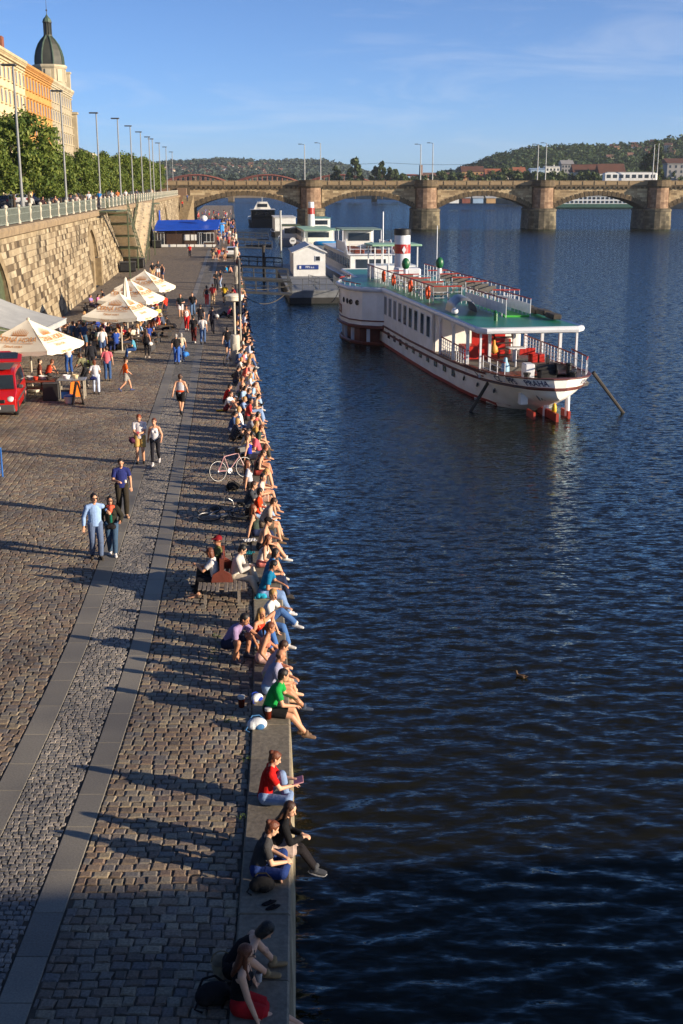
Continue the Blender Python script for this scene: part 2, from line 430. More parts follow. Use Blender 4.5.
def cobble_mesh(mb, off0, off1, y0, y1, sw, sd, rng, wave=0.0, along=False, gap=.017, z=0.0, jit=.017):
 def stone(a0, a1, b0, b1):       # offsets a, distances b
  cx = (a0 + a1) / 2; cy = (b0 + b1) / 2
  dz = rng.uniform(-.007, .004); rr = rng.uniform(-.05, .05)
  hx = (a1 - a0) / 2 - gap / 2; hy = (b1 - b0) / 2 - gap / 2
  tx, ty = rng.uniform(-.035, .035), rng.uniform(-.035, .035)
  vs = []
  for k, zz in ((1.0, -.05), (1.0, -.012), (.76, .003)):
   for sx, sy in ((-1, -1), (1, -1), (1, 1), (-1, 1)):
    ex = sx * hx * k + (rng.uniform(-jit, jit) if k == 1 else 0); ey = sy * hy * k + (rng.uniform(-jit, jit) if k == 1 else 0)
    X = cx + ex - ey * rr; Y = cy + ey + ex * rr
    vs.append(Q(X, Y, z + dz + zz + (tx * ex + ty * ey if k < 1 else 0)))
  f = [(8, 9, 10, 11)]
  for r in (0, 4):
   for k in range(4): f.append((r + k, r + (k + 1) % 4, r + 4 + (k + 1) % 4, r + 4 + k))
  mb.add(vs, f)
 if not along:
  y = y0
  while y < y1:
   d = sd * rng.uniform(.85, 1.15); o = off0 - rng.uniform(0, sw)
   while o < off1 - .03:
    wd = sw * rng.uniform(.72, 1.3); a0 = max(o, off0); a1 = min(o + wd, off1)
    if off1 - a1 < .05: a1 = off1
    if a1 - a0 > .06:
     ph = wave * math.sin((a0 + a1) * 1.6 + y * .2)
     if (E(y) - a1) / (.964 * y + 2.55) > -.33: stone(a0, a1, y + ph, y + d + ph)
    o = a1 if a1 > o else o + wd
   y += d
 else:
  o = off0
  while o < off1 - .05:
   wd = sw * rng.uniform(.9, 1.1); y = y0 + rng.uniform(0, sd); a1 = min(o + wd, off1)
   while y < y1:
    d = sd * rng.uniform(.7, 1.35)
    if (E(y) - a1) / (.964 * y + 2.55) > -.33: stone(o, a1, y, y + d)
    y += d
   o += wd
mb = MB(); rg = random.Random(3)
cobble_mesh(mb, .70, 2.90, 8, NEAR, .188, .178, rg, wave=.03, gap=.018)
o = mb.build('paving', M_cob, fixn=False, smooth=False); tag(o, kind='structure')
mb = MB()
cobble_mesh(mb, 4.76, 8.4, 10, NEAR, .2, .18, rg, wave=.10)
cobble_mesh(mb, 8.4, 11.2, 20, NEAR, .2, .26, rg, along=True, gap=.02)
cobble_mesh(mb, 11.2, 14.0, 30, NEAR, .2, .18, rg, wave=.08)
o = mb.build('road', M_cob, fixn=False); tag(o, kind='structure')
mb = MB()
cobble_mesh(mb, 3.36, 4.28, 8, 60, .11, .105, rg, wave=.03, gap=.014, jit=.016)
o = mb.build('path', M_set, fixn=False); tag(o, kind='structure')
M_farset = masonry('far_sett', [(0, C(112, 112, 110)), (1, C(150, 144, 136))], .11, .105, .02, C(80, 78, 74), bump=1.0, msize=.012)
strip('path', 3.32, 4.3, 0.0, M_farset, ys=[59 + 3 * k for k in range(24)] + [131 + 6 * k for k in range(40)])
mb = MB()
for a0, a1 in ((2.92, 3.34), (4.29, 4.74)):
 y = 7.0
 while y < 250:
  L = rg.uniform(.85, 1.25) if y < 80 else 6
  vs = []
  for zz, k in ((-.05, 0), (-.006, 0), (0.002, .008)):
   vs += [Q(a0 + k, y + .004 + k, zz), Q(a1 - k, y + .004 + k, zz), Q(a1 - k, y + L - .004 - k, zz), Q(a0 + k, y + L - .004 - k, zz)]
  f = [(8, 9, 10, 11)] + [(r + k, r + (k + 1) % 4, r + 4 + (k + 1) % 4, r + 4 + k) for r in (0, 4) for k in range(4)]
  mb.add(vs, f); y += L
M_band = island('granite_slab', [(0, C(118, 114, 106)), (.5, C(128, 124, 115)), (1, C(138, 133, 122))], rough=.6, bump=.3, bscale=35, mottle=.18)
tag(mb.build('path_edging', M_band, fixn=False), kind='structure')
# coping slabs along the water
mb = MB(); y = -20.0
while y < 420:
 L = rg.uniform(1.3, 1.9) if y < 120 else 8
 a0, a1 = -.02, .69; vs = []
 dz = rg.uniform(-.006, .006)
 for zz, k in ((-.30, 0), (.015, 0), (.04, .025)):
  vs += [Q(a0 + k, y + .006 + k * .4, zz + dz), Q(a1 - k, y + .006 + k * .4, zz + dz), Q(a1 - k, y + L - .006 - k * .4, zz + dz), Q(a0 + k, y + L - .006 - k * .4, zz + dz)]
 mb.add(vs, [(8, 9, 10, 11)] + [(r + k, r + (k + 1) % 4, r + 4 + (k + 1) % 4, r + 4 + k) for r in (0, 4) for k in range(4)]); y += L
M_cop2 = island('coping_slab', [(0, C(108, 102, 92)), (.5, C(122, 114, 100)), (1, C(134, 126, 110))], rough=.75, bump=.6, bscale=14, mottle=.25)
tag(mb.build('quay_kerb', M_cop2, fixn=False), kind='structure')
M_qw = masonry('quay_wall_stone', [(0, C(124, 114, 94)), (.5, C(150, 138, 114)), (1, C(170, 158, 132))], 1.1, .42, .02, C(84, 76, 62), bump=.8, stain=(C(70, 62, 40), 1.2, .52, .7))
mb = MB(); s = 0
for a, b_ in zip(YS[:-1], YS[1:]):
 L = b_ - a
 mb.quad(Q(.0, a, -.26), Q(.0, b_, -.26), Q(-.2, b_, WZ - 2), Q(-.2, a, WZ - 2), uv=[(s, 0), (s + L, 0), (s + L, -3.4), (s, -3.4)]); s += L
tag(mb.build('quay_wall', M_qw), 'weathered stone quay wall dropping straight into the river below the row of sitting people', 'wall')
# ---------------------------------------------------------------- embankment wall with arches
SZ = 7.15                              # street level
def WX(y, z=0.0): return E(y) - OFF_W - .10 * z       # battered face
M_wall = masonry('embankment_ashlar', [(0, C(70, 60, 48)), (.16, C(112, 96, 74)), (.34, C(150, 134, 108)), (.68, C(166, 150, 122)), (1, C(184, 170, 142))], .9, .42, .018, C(112, 98, 76), bump=.9,
     stain=(C(62, 54, 42), .28, .52, .75))
M_arch = surf('arch_stone', C(150, 132, 100), C(112, 96, 72), scale=2, rough=.85, bump=.5)
wall = empty('embankment_wall', (E(70) - OFF_W, 70, 0), 0, 'tall tan ashlar embankment wall with arched doorways between quay and street', 'wall')
wl = wall.location.copy()
arches = [(68.5, 3.1, 2.7), (117.0, 2.8, 2.7), (196, 2.6, 2.8), (222, 2.6, 2.8), (250, 2.6, 2.8)]      # centre, half width, spring height
def zlow(y):
 for c, hw, sp in arches:
  if abs(y - c) < hw: return sp + 1.0 * math.sqrt(max(0, hw * hw - (y - c) ** 2))
 return 0.0
ys = [40 + 2.0 * k for k in range(0, 146)]
for c, hw, sp in arches: ys += [c - hw - 1e-3, c - hw + 1e-3, c + hw - 1e-3, c + hw + 1e-3] + [c - hw + hw * 2 * k / 16 for k in range(1, 16)]
ys = sorted(ys)
mb = MB(); jamb = MB()
for a, b_ in zip(ys[:-1], ys[1:]):
 za, zb = zlow(a), zlow(b_)
 if (za == 0) != (zb == 0): continue
 P = lambda y, z: V((WX(y, z), y, z)) - wl
 mb.quad(P(a, za), P(b_, zb), P(b_, SZ - .1), P(a, SZ - .1), uv=[(a, za), (b_, zb), (b_, SZ), (a, SZ)])
 if za > 0:
  I = lambda y, z: V((WX(y, z) - .9, y, z)) - wl
  jamb.quad(P(a, za), P(b_, zb), I(b_, zb), I(a, za))
  # projecting arch ring
  for (c, hw, sp) in arches:
   if abs(a - c) < hw + .01:
    def O(y, z, d, k):
     vy, vz = y - c, z - sp; l = math.hypot(vy, vz) or 1
     return V((WX(y, z) + d, c + vy * (1 + k / l), sp + vz * (1 + k / l))) - wl
    jamb.quad(O(a, za, .07, 0), O(b_, zb, .07, 0), O(b_, zb, .07, .55), O(a, za, .07, .55))
    jamb.quad(O(a, za, .07, .55), O(b_, zb, .07, .55), O(b_, zb, -.1, .55), O(a, za, -.1, .55))
for c, hw, sp in arches:
 for sg in (-1, 1):
  y = c + sg * hw
  P = lambda z, d: V((WX(y, z) - d, y, z)) - wl
  jamb.quad(P(0, -.07), P(sp, -.07), P(sp, .9), P(0, .9))
  jamb.box(V((WX(y, sp / 2) + .0, y + sg * .275, sp / 2)) - wl, (.3, .55, sp))
mb.build('wall_face', M_wall, wall); jamb.build('arch_surround', M_arch, wall)
M_door = surf('green_door_paint', C(86, 96, 68), C(62, 70, 50), scale=3, rough=.6, bump=.3)
M_dark = surf('dark_opening', C(34, 30, 26), scale=2, rough=.9)
for i, (c, hw, sp) in enumerate(arches):
 mbd = MB(); n = 14
 base = V((WX(c, 2) - .62, c, 0)) - wl
 top = [(-hw, 0), (hw, 0)] + [(hw * math.cos(math.pi * k / n), sp + hw * math.sin(math.pi * k / n)) for k in range(n + 1)]
 mbd.prism([base + V((-.03 * 0, yy, zz)) for yy, zz in top], (-.1, 0, 0))
 if i != 1:
  for k in range(-4, 5): mbd.box(base + V((.02, k * hw / 4.6, sp / 2)), (.05, hw / 5.2, sp - .1), ch=.01)
 mbd.build('arched_door', M_door if i != 1 else M_arch, wall)
mb = MB(); s = 0
M_cap = surf('wall_coping_stone', C(158, 136, 104), C(118, 102, 80), scale=1.5, rough=.8, bump=.5)
prof = [(.12, SZ - .62), (.42, SZ - .5), (.46, SZ - .14), (.34, SZ + .02), (-.75, SZ + .03), (-.75, SZ - .6)]
rings = []
for y in range(40, 334, 4): rings.append([V((WX(y, SZ) + a, y, z)) - wl for a, z in prof])
mb.loft(rings); mb.build('coping', M_cap, wall)
# ---------------------------------------------------------------- street level
M_street = surf('street_asphalt', C(96, 92, 86), C(76, 73, 70), scale=.6, rough=.9, bump=.3)
mb = MB(); yy = [-60 + 10 * k for k in range(0, 40)]
for a, b_ in zip(yy[:-1], yy[1:]): mb.quad((WX(a, SZ) - .3, a, SZ), (WX(b_, SZ) - .3, b_, SZ), (-600, b_, SZ), (-600, a, SZ))
tag(mb.build('street', M_street), kind='structure')
M_pave = surf('promenade_paving', C(150, 138, 118), C(128, 118, 102), scale=1.2, rough=.85)
mb = MB()
for a, b_ in zip(yy[:-1], yy[1:]):
 mb.quad((WX(a, SZ) - .7, a, SZ + .13), (WX(b_, SZ) - .7, b_, SZ + .13), (WX(b_, SZ) - 9, b_, SZ + .13), (WX(a, SZ) - 9, a, SZ + .13))
 mb.quad((WX(a, SZ) - 9, a, SZ + .13), (WX(b_, SZ) - 9, b_, SZ + .13), (WX(b_, SZ) - 9, b_, SZ), (WX(a, SZ) - 9, a, SZ))
tag(mb.build('pavement', M_pave), kind='structure')
# railing
M_rail = surf('green_iron', C(128, 134, 122), C(98, 104, 94), scale=4, rough=.55, metal=.0)
M_post = surf('pale_stone_post', C(194, 186, 166), C(162, 154, 136), scale=3, rough=.7)
rail = empty('promenade_railing', (WX(60, SZ), 60, SZ), 0, 'green iron railing with pale stone posts along the top of the embankment wall', 'railing')
RX = lambda y: WX(y, SZ) - .2
pm = MB()
pm.lathe((0, 0, 0), [(.13, 0), (.13, .16), (.07, .24), (.06, .4), (.10, .66), (.12, .8), (.07, .95), (.08, 1.0), (.14, 1.08), (.14, 1.18), (.07, 1.24), (.02, 1.26)], 10)
post_me = None; panel_me = None
y = 48.0; pts = []
while y < 328: pts.append(y); y += 4.6
for i, y in enumerate(pts[:-1]):
 if post_me is None:
  p = pm.build('post', M_post, rail, smooth='auto'); post_me = p.data
 else: p = link('post', post_me, rail)
 p.location = V((RX(y), y, SZ + .03)) - rail.location
 b_ = pts[i + 1]
 if 123 < y < 128 or 174 < y < 179: continue
 if panel_me is None:
  mp = MB(); L = 4.6
  for zz, hh in ((.1, .07), (.62, .05), (1.0, .09)): mp.box((0, L / 2, zz), (.07, L - .3, hh))
  k = .3
  while k < L - .2:
   mp.box((0, k, .55), (.035, .035, .86)); k += .15
  p = mp.build('railing_panel', M_rail, rail); panel_me = p.data
 else: p = link('railing_panel', panel_me, rail)
 p.location = V((RX(y), y, SZ + .03)) - rail.location
 p.rotation_euler.z = math.atan2(-(RX(b_) - RX(y)), b_ - y)
# ---------------------------------------------------------------- the two steel stairs down to the quay
M_green = surf('green_steel_paint', C(92, 100, 74), C(70, 78, 56), scale=3, rough=.5)
M_tread = surf('weathered_tread_plank', C(238, 222, 192), C(206, 188, 156), scale=4, rough=.85, bump=.4)
def stair(y0, y1, label):
 n = 34; wd = 2.1
 root = empty('steel_stair', (WX(y1, 0) + .2, y1, 0), 0, label, 'stairs', 'stairs down the embankment wall')
 tr = MB(); L = root.location
 def P(t, side, dz=0.0):
  y = y0 + (y1 - y0) * t; z = SZ * (1 - t)
  return V((WX(y, SZ) + .62 + side, y, z + dz)) - L
 for k in range(n):
  t = (k + .5) / n; c = P(t, wd / 2); s = SZ / n
  tr.box(c + V((0, (-.5 if y1 > y0 else .5) * abs(y1 - y0) / n, .09)), (wd, .03, s * .8))
  tr.box(c + V((0, 0, -.02)), (wd, abs(y1 - y0) / n * .95, .05))
 tr.build('treads', M_tread, root)
 for sd in (-.06, wd + .06):
  st = MB()
  a, b_ = P(0, sd), P(1, sd)
  dx = V((.05, 0, 0))
  st.prism([a + V((0, 0, .1)), b_ + V((0, 0, .12)), b_ + V((0, 0, -.02)), a + V((0, 0, -.12))], dx)
  st.build('stringer', M_green, root)
  rl = MB()
  rl.tube([P(0, sd, 1.05), P(1, sd, 1.05)], .045, 6); rl.tube([P(0, sd, .6), P(1, sd, .6)], .03, 5)
  for k in range(0, 15): rl.tube([P(k / 14, sd, 0), P(k / 14, sd, 1.05)], .03, 5)
  rl.build('handrail', M_green, root)
 sup = MB()
 for t in (.2, .4, .6, .8): sup.box(P(t, wd / 2) + V((0, 0, -.2)), (wd + .1, .14, .24))
 for t in (.03, .6):
  p = P(t, wd); sup.box(V((p.x, p.y, p.z / 2 - .1)), (.14, .14, p.z - .2)); p2 = P(t, 0); sup.box(V(((p.x + p2.x) / 2, p.y, p.z - .35)), (wd, .14, .2))
 sup.box(P(0, wd / 2) + V((0, -3 if y1 > y0 else 3, -.1)), (wd, 6, .15)); sup.build('support_frame', M_green, root)
stair(129.0, 149.6, 'nearer green steel stair with plank treads running down the embankment wall behind the umbrellas')
stair(174.0, 152.6, 'farther green steel stair climbing up the embankment wall away towards the stone bridge')
# ---------------------------------------------------------------- the bridge the picture is taken from (its shadow lies on the quay)
M_conc = surf('bridge_concrete', C(150, 146, 138), scale=1, rough=.85, bump=.3)
nb = empty('road_bridge', (-20, -10, 0), R(5.2), 'concrete road bridge over quay and river whose parapet shades the foreground', 'bridge')
mb = MB();
def nbp(x, y, z): return V((x, y, z))
X0 = 0
mb.box((60, .3, 5.6), (300, 18, 1.6)); mb.build('deck', M_conc, nb)
mb = MB(); mb.box((60, 9.0, 7.6), (300, .35, 2.3)); mb.build('parapet', M_conc, nb)
mb = MB(); mb.box((60, -8.5, 7.2), (300, .35, 1.5)); mb.build('parapet', M_conc, nb)
for xx in (70, 130):
 mb = MB(); mb.box((xx, .3, 1), (6, 17, 8)); mb.build('pier', M_conc, nb)
nb.location = (-20 + .85, -10.95, 0)
# ================================================================== STONE BRIDGE
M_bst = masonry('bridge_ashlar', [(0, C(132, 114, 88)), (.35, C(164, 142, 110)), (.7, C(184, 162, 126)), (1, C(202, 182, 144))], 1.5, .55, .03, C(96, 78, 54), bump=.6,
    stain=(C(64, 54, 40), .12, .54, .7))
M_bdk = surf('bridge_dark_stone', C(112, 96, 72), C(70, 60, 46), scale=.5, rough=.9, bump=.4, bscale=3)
M_bpk = masonry('pink_granite', [(0, C(118, 94, 76)), (.5, C(140, 114, 92)), (1, C(160, 134, 110))], 1.2, .6, .03, C(90, 66, 52), bump=.4, stain=(C(70, 56, 44), .3, .56, .6))
M_bbase = masonry('pier_base_stone', [(0, C(84, 78, 64)), (.5, C(108, 100, 84)), (1, C(128, 118, 96))], 1.4, .6, .04, C(50, 46, 38), bump=.6, stain=(C(40, 38, 30), .2, .5, .7))
BY, BW = 324.0, 13.0
PX = [-8.1, 22.4, 53.2, 83.6, 114.2, 145]
br = empty('stone_bridge', (20, BY, 0), 0, 'old stone arch bridge with pinkish round piers crossing the whole river in the background', 'bridge')
bl = br.location.copy()
LA = -40.5                            # left abutment springing
supports = [LA - 2.6] + PX
ZS, ZC, ZP = 3.6, 7.0, 9.6            # springing, crown, top of spandrel
hp = 2.9
spans = []
for i in range(len(supports) - 1):
 spans.append((supports[i] + (hp if i else 3.2), supports[i + 1] - hp))
def arch_z(x):
 for a, b_ in spans:
  if a <= x <= b_:
   c = (a + b_) / 2; hw = (b_ - a) / 2; h = ZC - ZS
   r = (hw * hw + h * h) / (2 * h)
   return ZC - r + math.sqrt(max(0, r * r - (x - c) ** 2))
 return WZ - 3
for a, b_ in spans:
 face = (MB(), MB()); ringm = MB(); soff = MB()
 n = 28; xs = [a + (b_ - a) * k / n for k in range(n + 1)]
 c = (a + b_) / 2; hw = (b_ - a) / 2; h = ZC - ZS; r = (hw * hw + h * h) / (2 * h); cz = ZC - r
 for x0, x1 in zip(xs[:-1], xs[1:]):
  for si, fy in enumerate((BY, BY + BW)):
   z0, z1 = arch_z(x0), arch_z(x1)
   q = [V((x0, fy, z0)) - bl, V((x1, fy, z1)) - bl, V((x1, fy, ZP)) - bl, V((x0, fy, ZP)) - bl]
   face[si].quad(*q, uv=[(x0, z0), (x1, z1), (x1, ZP), (x0, ZP)])
  soff.quad(V((x0, BY, arch_z(x0))) - bl, V((x1, BY, arch_z(x1))) - bl, V((x1, BY + BW, arch_z(x1))) - bl, V((x0, BY + BW, arch_z(x0))) - bl)
 # voussoirs: separate wedge stones, alternately proud
 nv = 44; A = math.asin(min(1, hw / r))
 for k in range(nv):
  t0 = -A + 2 * A * k / nv; t1 = -A + 2 * A * (k + .92) / nv
  d = .14 if k % 2 else .08; ro = r + (1.25 if k % 2 else 1.05)
  pts = [V((c + rr * math.sin(t), BY, cz + rr * math.cos(t))) - bl for rr, t in ((r - .02, t0), (r - .02, t1), (ro, t1), (ro, t0))]
  ringm.prism([p + V((0, .05, 0)) for p in pts], (0, -d - .05, 0))
 for q in face: q.build('spandrel', M_bst, br, fixn=False)
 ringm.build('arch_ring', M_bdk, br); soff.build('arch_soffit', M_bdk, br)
for i, x in enumerate(PX):
 pb = MB(); rings = []; uvs = []
 def outline(hwx, ext, z):
  pts = []
  for k in range(9):
   t = math.pi * k / 8; pts.append(V((x - hwx * math.cos(t), BY - .2 - ext * math.sin(t), z)) - bl)
  for k in range(9):
   t = math.pi * k / 8; pts.append(V((x + hwx * math.cos(t), BY + BW + .2 + ext * math.sin(t), z)) - bl)
  return pts
 def wrap(mb, prof):
  rg = [outline(*p) for p in prof]
  n = len(rg[0])
  for a in range(len(rg) - 1):
   u = 0
   for k in range(n):
    k2 = (k + 1) % n; L = (rg[a][k2] - rg[a][k]).length
    mb.quad(rg[a][k], rg[a][k2], rg[a + 1][k2], rg[a + 1][k], uv=[(u, prof[a][2]), (u + L, prof[a][2]), (u + L, prof[a + 1][2]), (u, prof[a + 1][2])]); u += L
  mb.add(rg[-1], [tuple(range(n))])
 wrap(pb, [(3.9, 3.6, WZ - 3), (3.6, 3.3, 2.9), (3.75, 3.45, 3.0), (3.75, 3.45, 3.5), (3.2, 2.9, 3.75)])
 pb.build('pier_base', M_bbase, br, fixn=False)
 ps = MB(); wrap(ps, [(2.75, 2.4, 3.7), (2.65, 2.3, 9.2)]); ps.build('pier_shaft', M_bpk, br, fixn=False)
 pc = MB(); wrap(pc, [(2.8, 2.5, 9.0), (3.2, 2.9, 9.4), (3.2, 2.9, 9.95), (3.0, 2.7, 10.0), (3.0, 2.7, 10.75), (3.1, 2.8, 10.8), (3.1, 2.8, 10.95)])
 pc.build('pier_cap', M_bdk, br, fixn=False)
# abutment at the quay
ab = MB(); ax0, ax1 = -50.0, LA + .6
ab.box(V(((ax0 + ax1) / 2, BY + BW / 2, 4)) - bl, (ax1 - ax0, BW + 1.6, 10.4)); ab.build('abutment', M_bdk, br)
for xx in (-46.5, -42.0):
 q = MB(); q.box(V((xx, BY - .95, 4.4)) - bl, (2.6, .8, 9.0), ch=.1); q.build('abutment_pilaster', M_bpk, br)
# cornice with brackets, parapet of panels and little pillars
x0, x1 = -52.0, 160.0
cor = MB(); cor.box(V(((x0 + x1) / 2, BY - .18, 9.5)) - bl, (x1 - x0, .5, .4)); cor.box(V(((x0 + x1) / 2, BY + BW + .18, 9.5)) - bl, (x1 - x0, .5, .4))
x = x0
while x < x1:
 cor.box(V((x, BY - .25, 9.05)) - bl, (.55, .5, .5)); x += 1.25
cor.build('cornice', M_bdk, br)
dk = MB(); dk.box(V(((x0 + x1) / 2, BY + BW / 2, 9.45)) - bl, (x1 - x0, BW - .3, .5)); dk.build('roadway', M_street, br)
for fy in (BY - .1, BY + BW + .1):
 pr = MB(); pr.box(V(((x0 + x1) / 2, fy, 10.15)) - bl, (x1 - x0, .28, .85)); pr.box(V(((x0 + x1) / 2, fy, 10.68)) - bl, (x1 - x0, .42, .2))
 x = x0
 while x < x1:
  pr.box(V((x, fy, 10.24)) - bl, (.7, .5, 1.1)); x += 3.05
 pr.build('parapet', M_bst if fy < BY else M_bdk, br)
# masts in pairs on the piers
M_mast = surf('grey_mast_paint', C(176, 178, 176), C(150, 152, 150), scale=2, rough=.5)
M_lampd = surf('dark_lamp_housing', C(70, 70, 68), scale=3, rough=.5)
def bridge_mast(x, y, h, label):
 r = empty('bridge_lamp', (x, y, 9.7), 0, label, 'street lamp', 'lamp masts on the stone bridge')
 m = MB(); m.tube([(0, 0, 0), (0, 0, h)], .17, 8, .10); m.build('mast', M_mast, r)
 m = MB(); m.tube([(0, 0, h - .3), (-.2, 0, h), (-.9, 0, h + .1)], .06, 5); m.box((-1.2, 0, h + .1), (.9, .35, .18), ch=.04); m.build('lamp_head', M_lampd, r)
 return r
for k, x in enumerate(PX[:5]):
 nm = ['first', 'second', 'third', 'fourth', 'fifth'][k]
 bridge_mast(x - 1.6, BY + .9, 10.2, 'tall grey lamp mast on the near parapet above the %s bridge pier from the quay' % nm)
 bridge_mast(x + 2.4, BY + BW - .8, 10.9, 'tall grey lamp mast on the far parapet above the %s bridge pier from the quay' % nm)
M_wire = surf('wire', C(60, 60, 62), rough=.5)
wm = MB()
for yy in (BY + 4, BY + 9):
 for a in range(-50, 150, 31):
  pts = [(a + 31 * k / 8, yy, 15.4 - .5 * math.sin(math.pi * k / 8)) for k in range(9)]
  wm.tube(pts, .02, 4)
tag(wm.build('tram_wire', M_wire), 'thin overhead tram wires strung above the stone bridge', 'wire')
# tram on the bridge
M_white = surf('white_paint', C(226, 226, 222), C(206, 206, 200), scale=1.5, rough=.45)
M_red = surf('red_paint', C(190, 40, 28), C(160, 30, 24), scale=2, rough=.4, coat=.3)
M_glass = surf('dark_window_glass', C(44, 50, 58), C(30, 34, 40), scale=.7, rough=.08, spec=.8)
tl = Dp(603, 182, BY + 5).x; t2 = Dp(656, 182, BY + 5).x
tram = empty('tram', ((tl + t2) / 2, BY + 5, 9.75), 0, 'white tram with red skirt crossing the stone bridge at the far right', 'tram')
L = t2 - tl
mb = MB(); mb.box((0, 0, 1.9), (L, 2.4, 2.3), ch=.25); mb.build('body', M_white, tram)
mb = MB(); mb.box((0, 0, .55), (L - .3, 2.42, .5), ch=.08); mb.build('skirt', M_red, tram)
mb = MB(); mb.box((0, 0, 3.15), (L - 1.5, 1.8, .25), ch=.06); mb.build('roof_unit', M_mast, tram)
mb0 = MB(); mb0.box((0, 0, 0), (1.15, 2.46, .95), ch=.05)
wme = None
for k in range(8):
 if wme is None: p = mb0.build('window', M_glass, tram); wme = p.data
 else: p = link('window', wme, tram)
 p.location = (-L / 2 + 1.2 + k * (L - 2.4) / 7, 0, 2.15)
# ================================================================== FAR BANK, HILLS
FB = [(1500, 380), (480, 560), G(683, 208.2, WZ)[:2], G(590, 206.3, WZ)[:2], G(480, 202.6, WZ)[:2], G(400, 199.4, WZ)[:2], G(320, 197.6, WZ)[:2], (-300, 1180), (-2900, 1300)]
M_land = surf('far_bank_grass', C(74, 84, 46), C(58, 66, 40), scale=.02, rough=.95)
mb = MB(); n = len(FB)
top = [(x, y, 1.2) for x, y in FB] + [(-2900, 4900, 4), (3400, 4900, 4), (3400, 380, 1.2)]
mb.add(top, [tuple(range(len(top)))]); o = mb.build('far_bank', M_land); tag(o, kind='structure')
M_bank = surf('embankment_stone', C(150, 132, 108), C(110, 98, 82), scale=.15, rough=.9)
mb = MB()
for (xa, ya), (xb, yb) in zip(FB[:-1], FB[1:]):
 mb.quad((xa, ya, WZ - 1), (xb, yb, WZ - 1), (xb, yb, 1.25), (xa, ya, 1.25))
 d = V((xb - xa, yb - ya, 0)).normalized(); nrm = V((-d.y, d.x, 0))
tag(mb.build('embankment_wall', M_bank), 'low pale stone wall along the far river bank seen beneath the bridge arches', 'wall')
def interp(tab, x):
 for (a, ya), (b_, yb) in zip(tab[:-1], tab[1:]):
  if a <= x <= b_: return ya + (yb - ya) * (x - a) / (b_ - a)
 return tab[0][1] if x < tab[0][0] else tab[-1][1]
# ridge lines in picture coordinates only to read off real heights at the hills' distance
def ridge(tab, y, px0, px1, step):
 out = []; px = px0
 while px <= px1: p = Dp(px, interp(tab, px), y); out.append((p.x, p.z)); px += step
 return out
RH = [(430, 181), (470, 170), (490, 161), (505, 156), (530, 152), (560, 149.5), (600, 149), (640, 147), (660, 143), (683, 140), (800, 128), (1000, 120)]
LH = [(60, 168), (150, 166), (185, 164), (215, 162), (250, 163), (275, 164), (300, 163), (325, 164), (345, 168), (362, 174), (380, 179)]
M_hill = surf('hill_grass', C(70, 80, 44), C(52, 60, 36), scale=.01, rough=1)
def hill(name, tab, yr, yb, px0, px1, depth=700):
 rd = ridge(tab, yr, px0, px1, 8); mb = MB(); n = len(rd); vs = []; rows = 9
 for j in range(rows):
  t = j / (rows - 1)
  for (x, z) in rd:
   yy = yb + (yr - yb) * t; zz = 1 + (z - 1) * (t ** .8)
   vs.append((x * (yy / yr), yy, zz))
 for (x, z) in rd: vs.append((x * 1.3, yr + depth, 0))
 fs = [(j * n + k, j * n + k + 1, (j + 1) * n + k + 1, (j + 1) * n + k) for j in range(rows) for k in range(n - 1)]
 mb.add(vs, fs); o = mb.build(name, M_hill, smooth=True); tag(o, kind='structure')
 def at(px, t):
  yy = yb + (yr - yb) * t; z = Dp(px, interp(tab, px), yr).z; xr = Dp(px, interp(tab, px), yr).x
  return V((xr * yy / yr, yy, 1 + (z - 1) * t ** .8))
 return at
hr = hill('hill', RH, 1450, 1000, 420, 1000)
hlft = hill('hill', LH, 2300, 1700, 40, 384)
LEAFST = [(0, (.016, .032, .008, 1)), (.4, (.034, .062, .012, 1)), (.75, (.060, .092, .018, 1)), (1, (.09, .115, .026, 1))]
def leafmat(name, stops, bump=0):
 m, nt, b = newmat(name)
 g = nd(nt, 'ShaderNodeNewGeometry'); r = ramp(nt, stops, g.outputs['Random Per Island'])
 nt.links.new(r.outputs[0], b.inputs['Base Color']); setin(b, Roughness=.6)
 b.inputs['Specular IOR Level'].default_value = .25
 tr = nd(nt, 'ShaderNodeBsdfTranslucent'); nt.links.new(r.outputs[0], tr.inputs[0])
 mx = nd(nt, 'ShaderNodeMixShader'); mx.inputs[0].default_value = .28
 out = nt.nodes['Material Output']
 nt.links.new(b.outputs[0], mx.inputs[1]); nt.links.new(tr.outputs[0], mx.inputs[2]); nt.links.new(mx.outputs[0], out.inputs[0])
 return m
M_leaf = leafmat('street_tree_leaf', [(0, (.05, .085, .016, 1)), (.4, (.095, .14, .022, 1)), (.75, (.15, .19, .032, 1)), (1, (.21, .24, .05, 1))])
M_leafd = leafmat('far_tree_leaf', [(0, (.034, .056, .020, 1)), (.5, (.065, .095, .030, 1)), (1, (.11, .14, .045, 1))])
M_leafh = leafmat('hill_tree_leaf', [(0, (.028, .054, .022, 1)), (.5, (.05, .085, .032, 1)), (1, (.085, .125, .045, 1))])
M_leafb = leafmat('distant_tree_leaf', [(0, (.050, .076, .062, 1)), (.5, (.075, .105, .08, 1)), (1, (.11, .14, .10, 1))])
def leafquad(mb, p, s, rng, nrm=None):
 n = V((rng.gauss(0, 1), rng.gauss(0, 1), rng.gauss(0, 1)))
 if nrm is not None: n = n * .6 + nrm * 1.2
 n = n.normalized() if n.length > 1e-4 else V((0, 0, 1))
 a = n.orthogonal().normalized(); a.rotate(Quaternion_(n, rng.uniform(0, 6.28))); b = n.cross(a)
 k = rng.uniform(.6, 1.2)
 mb.add([p - a * s, p + b * s * .55 * k, p + a * s * k, p - b * s * .6], [(0, 1, 2, 3)])
from mathutils import Quaternion
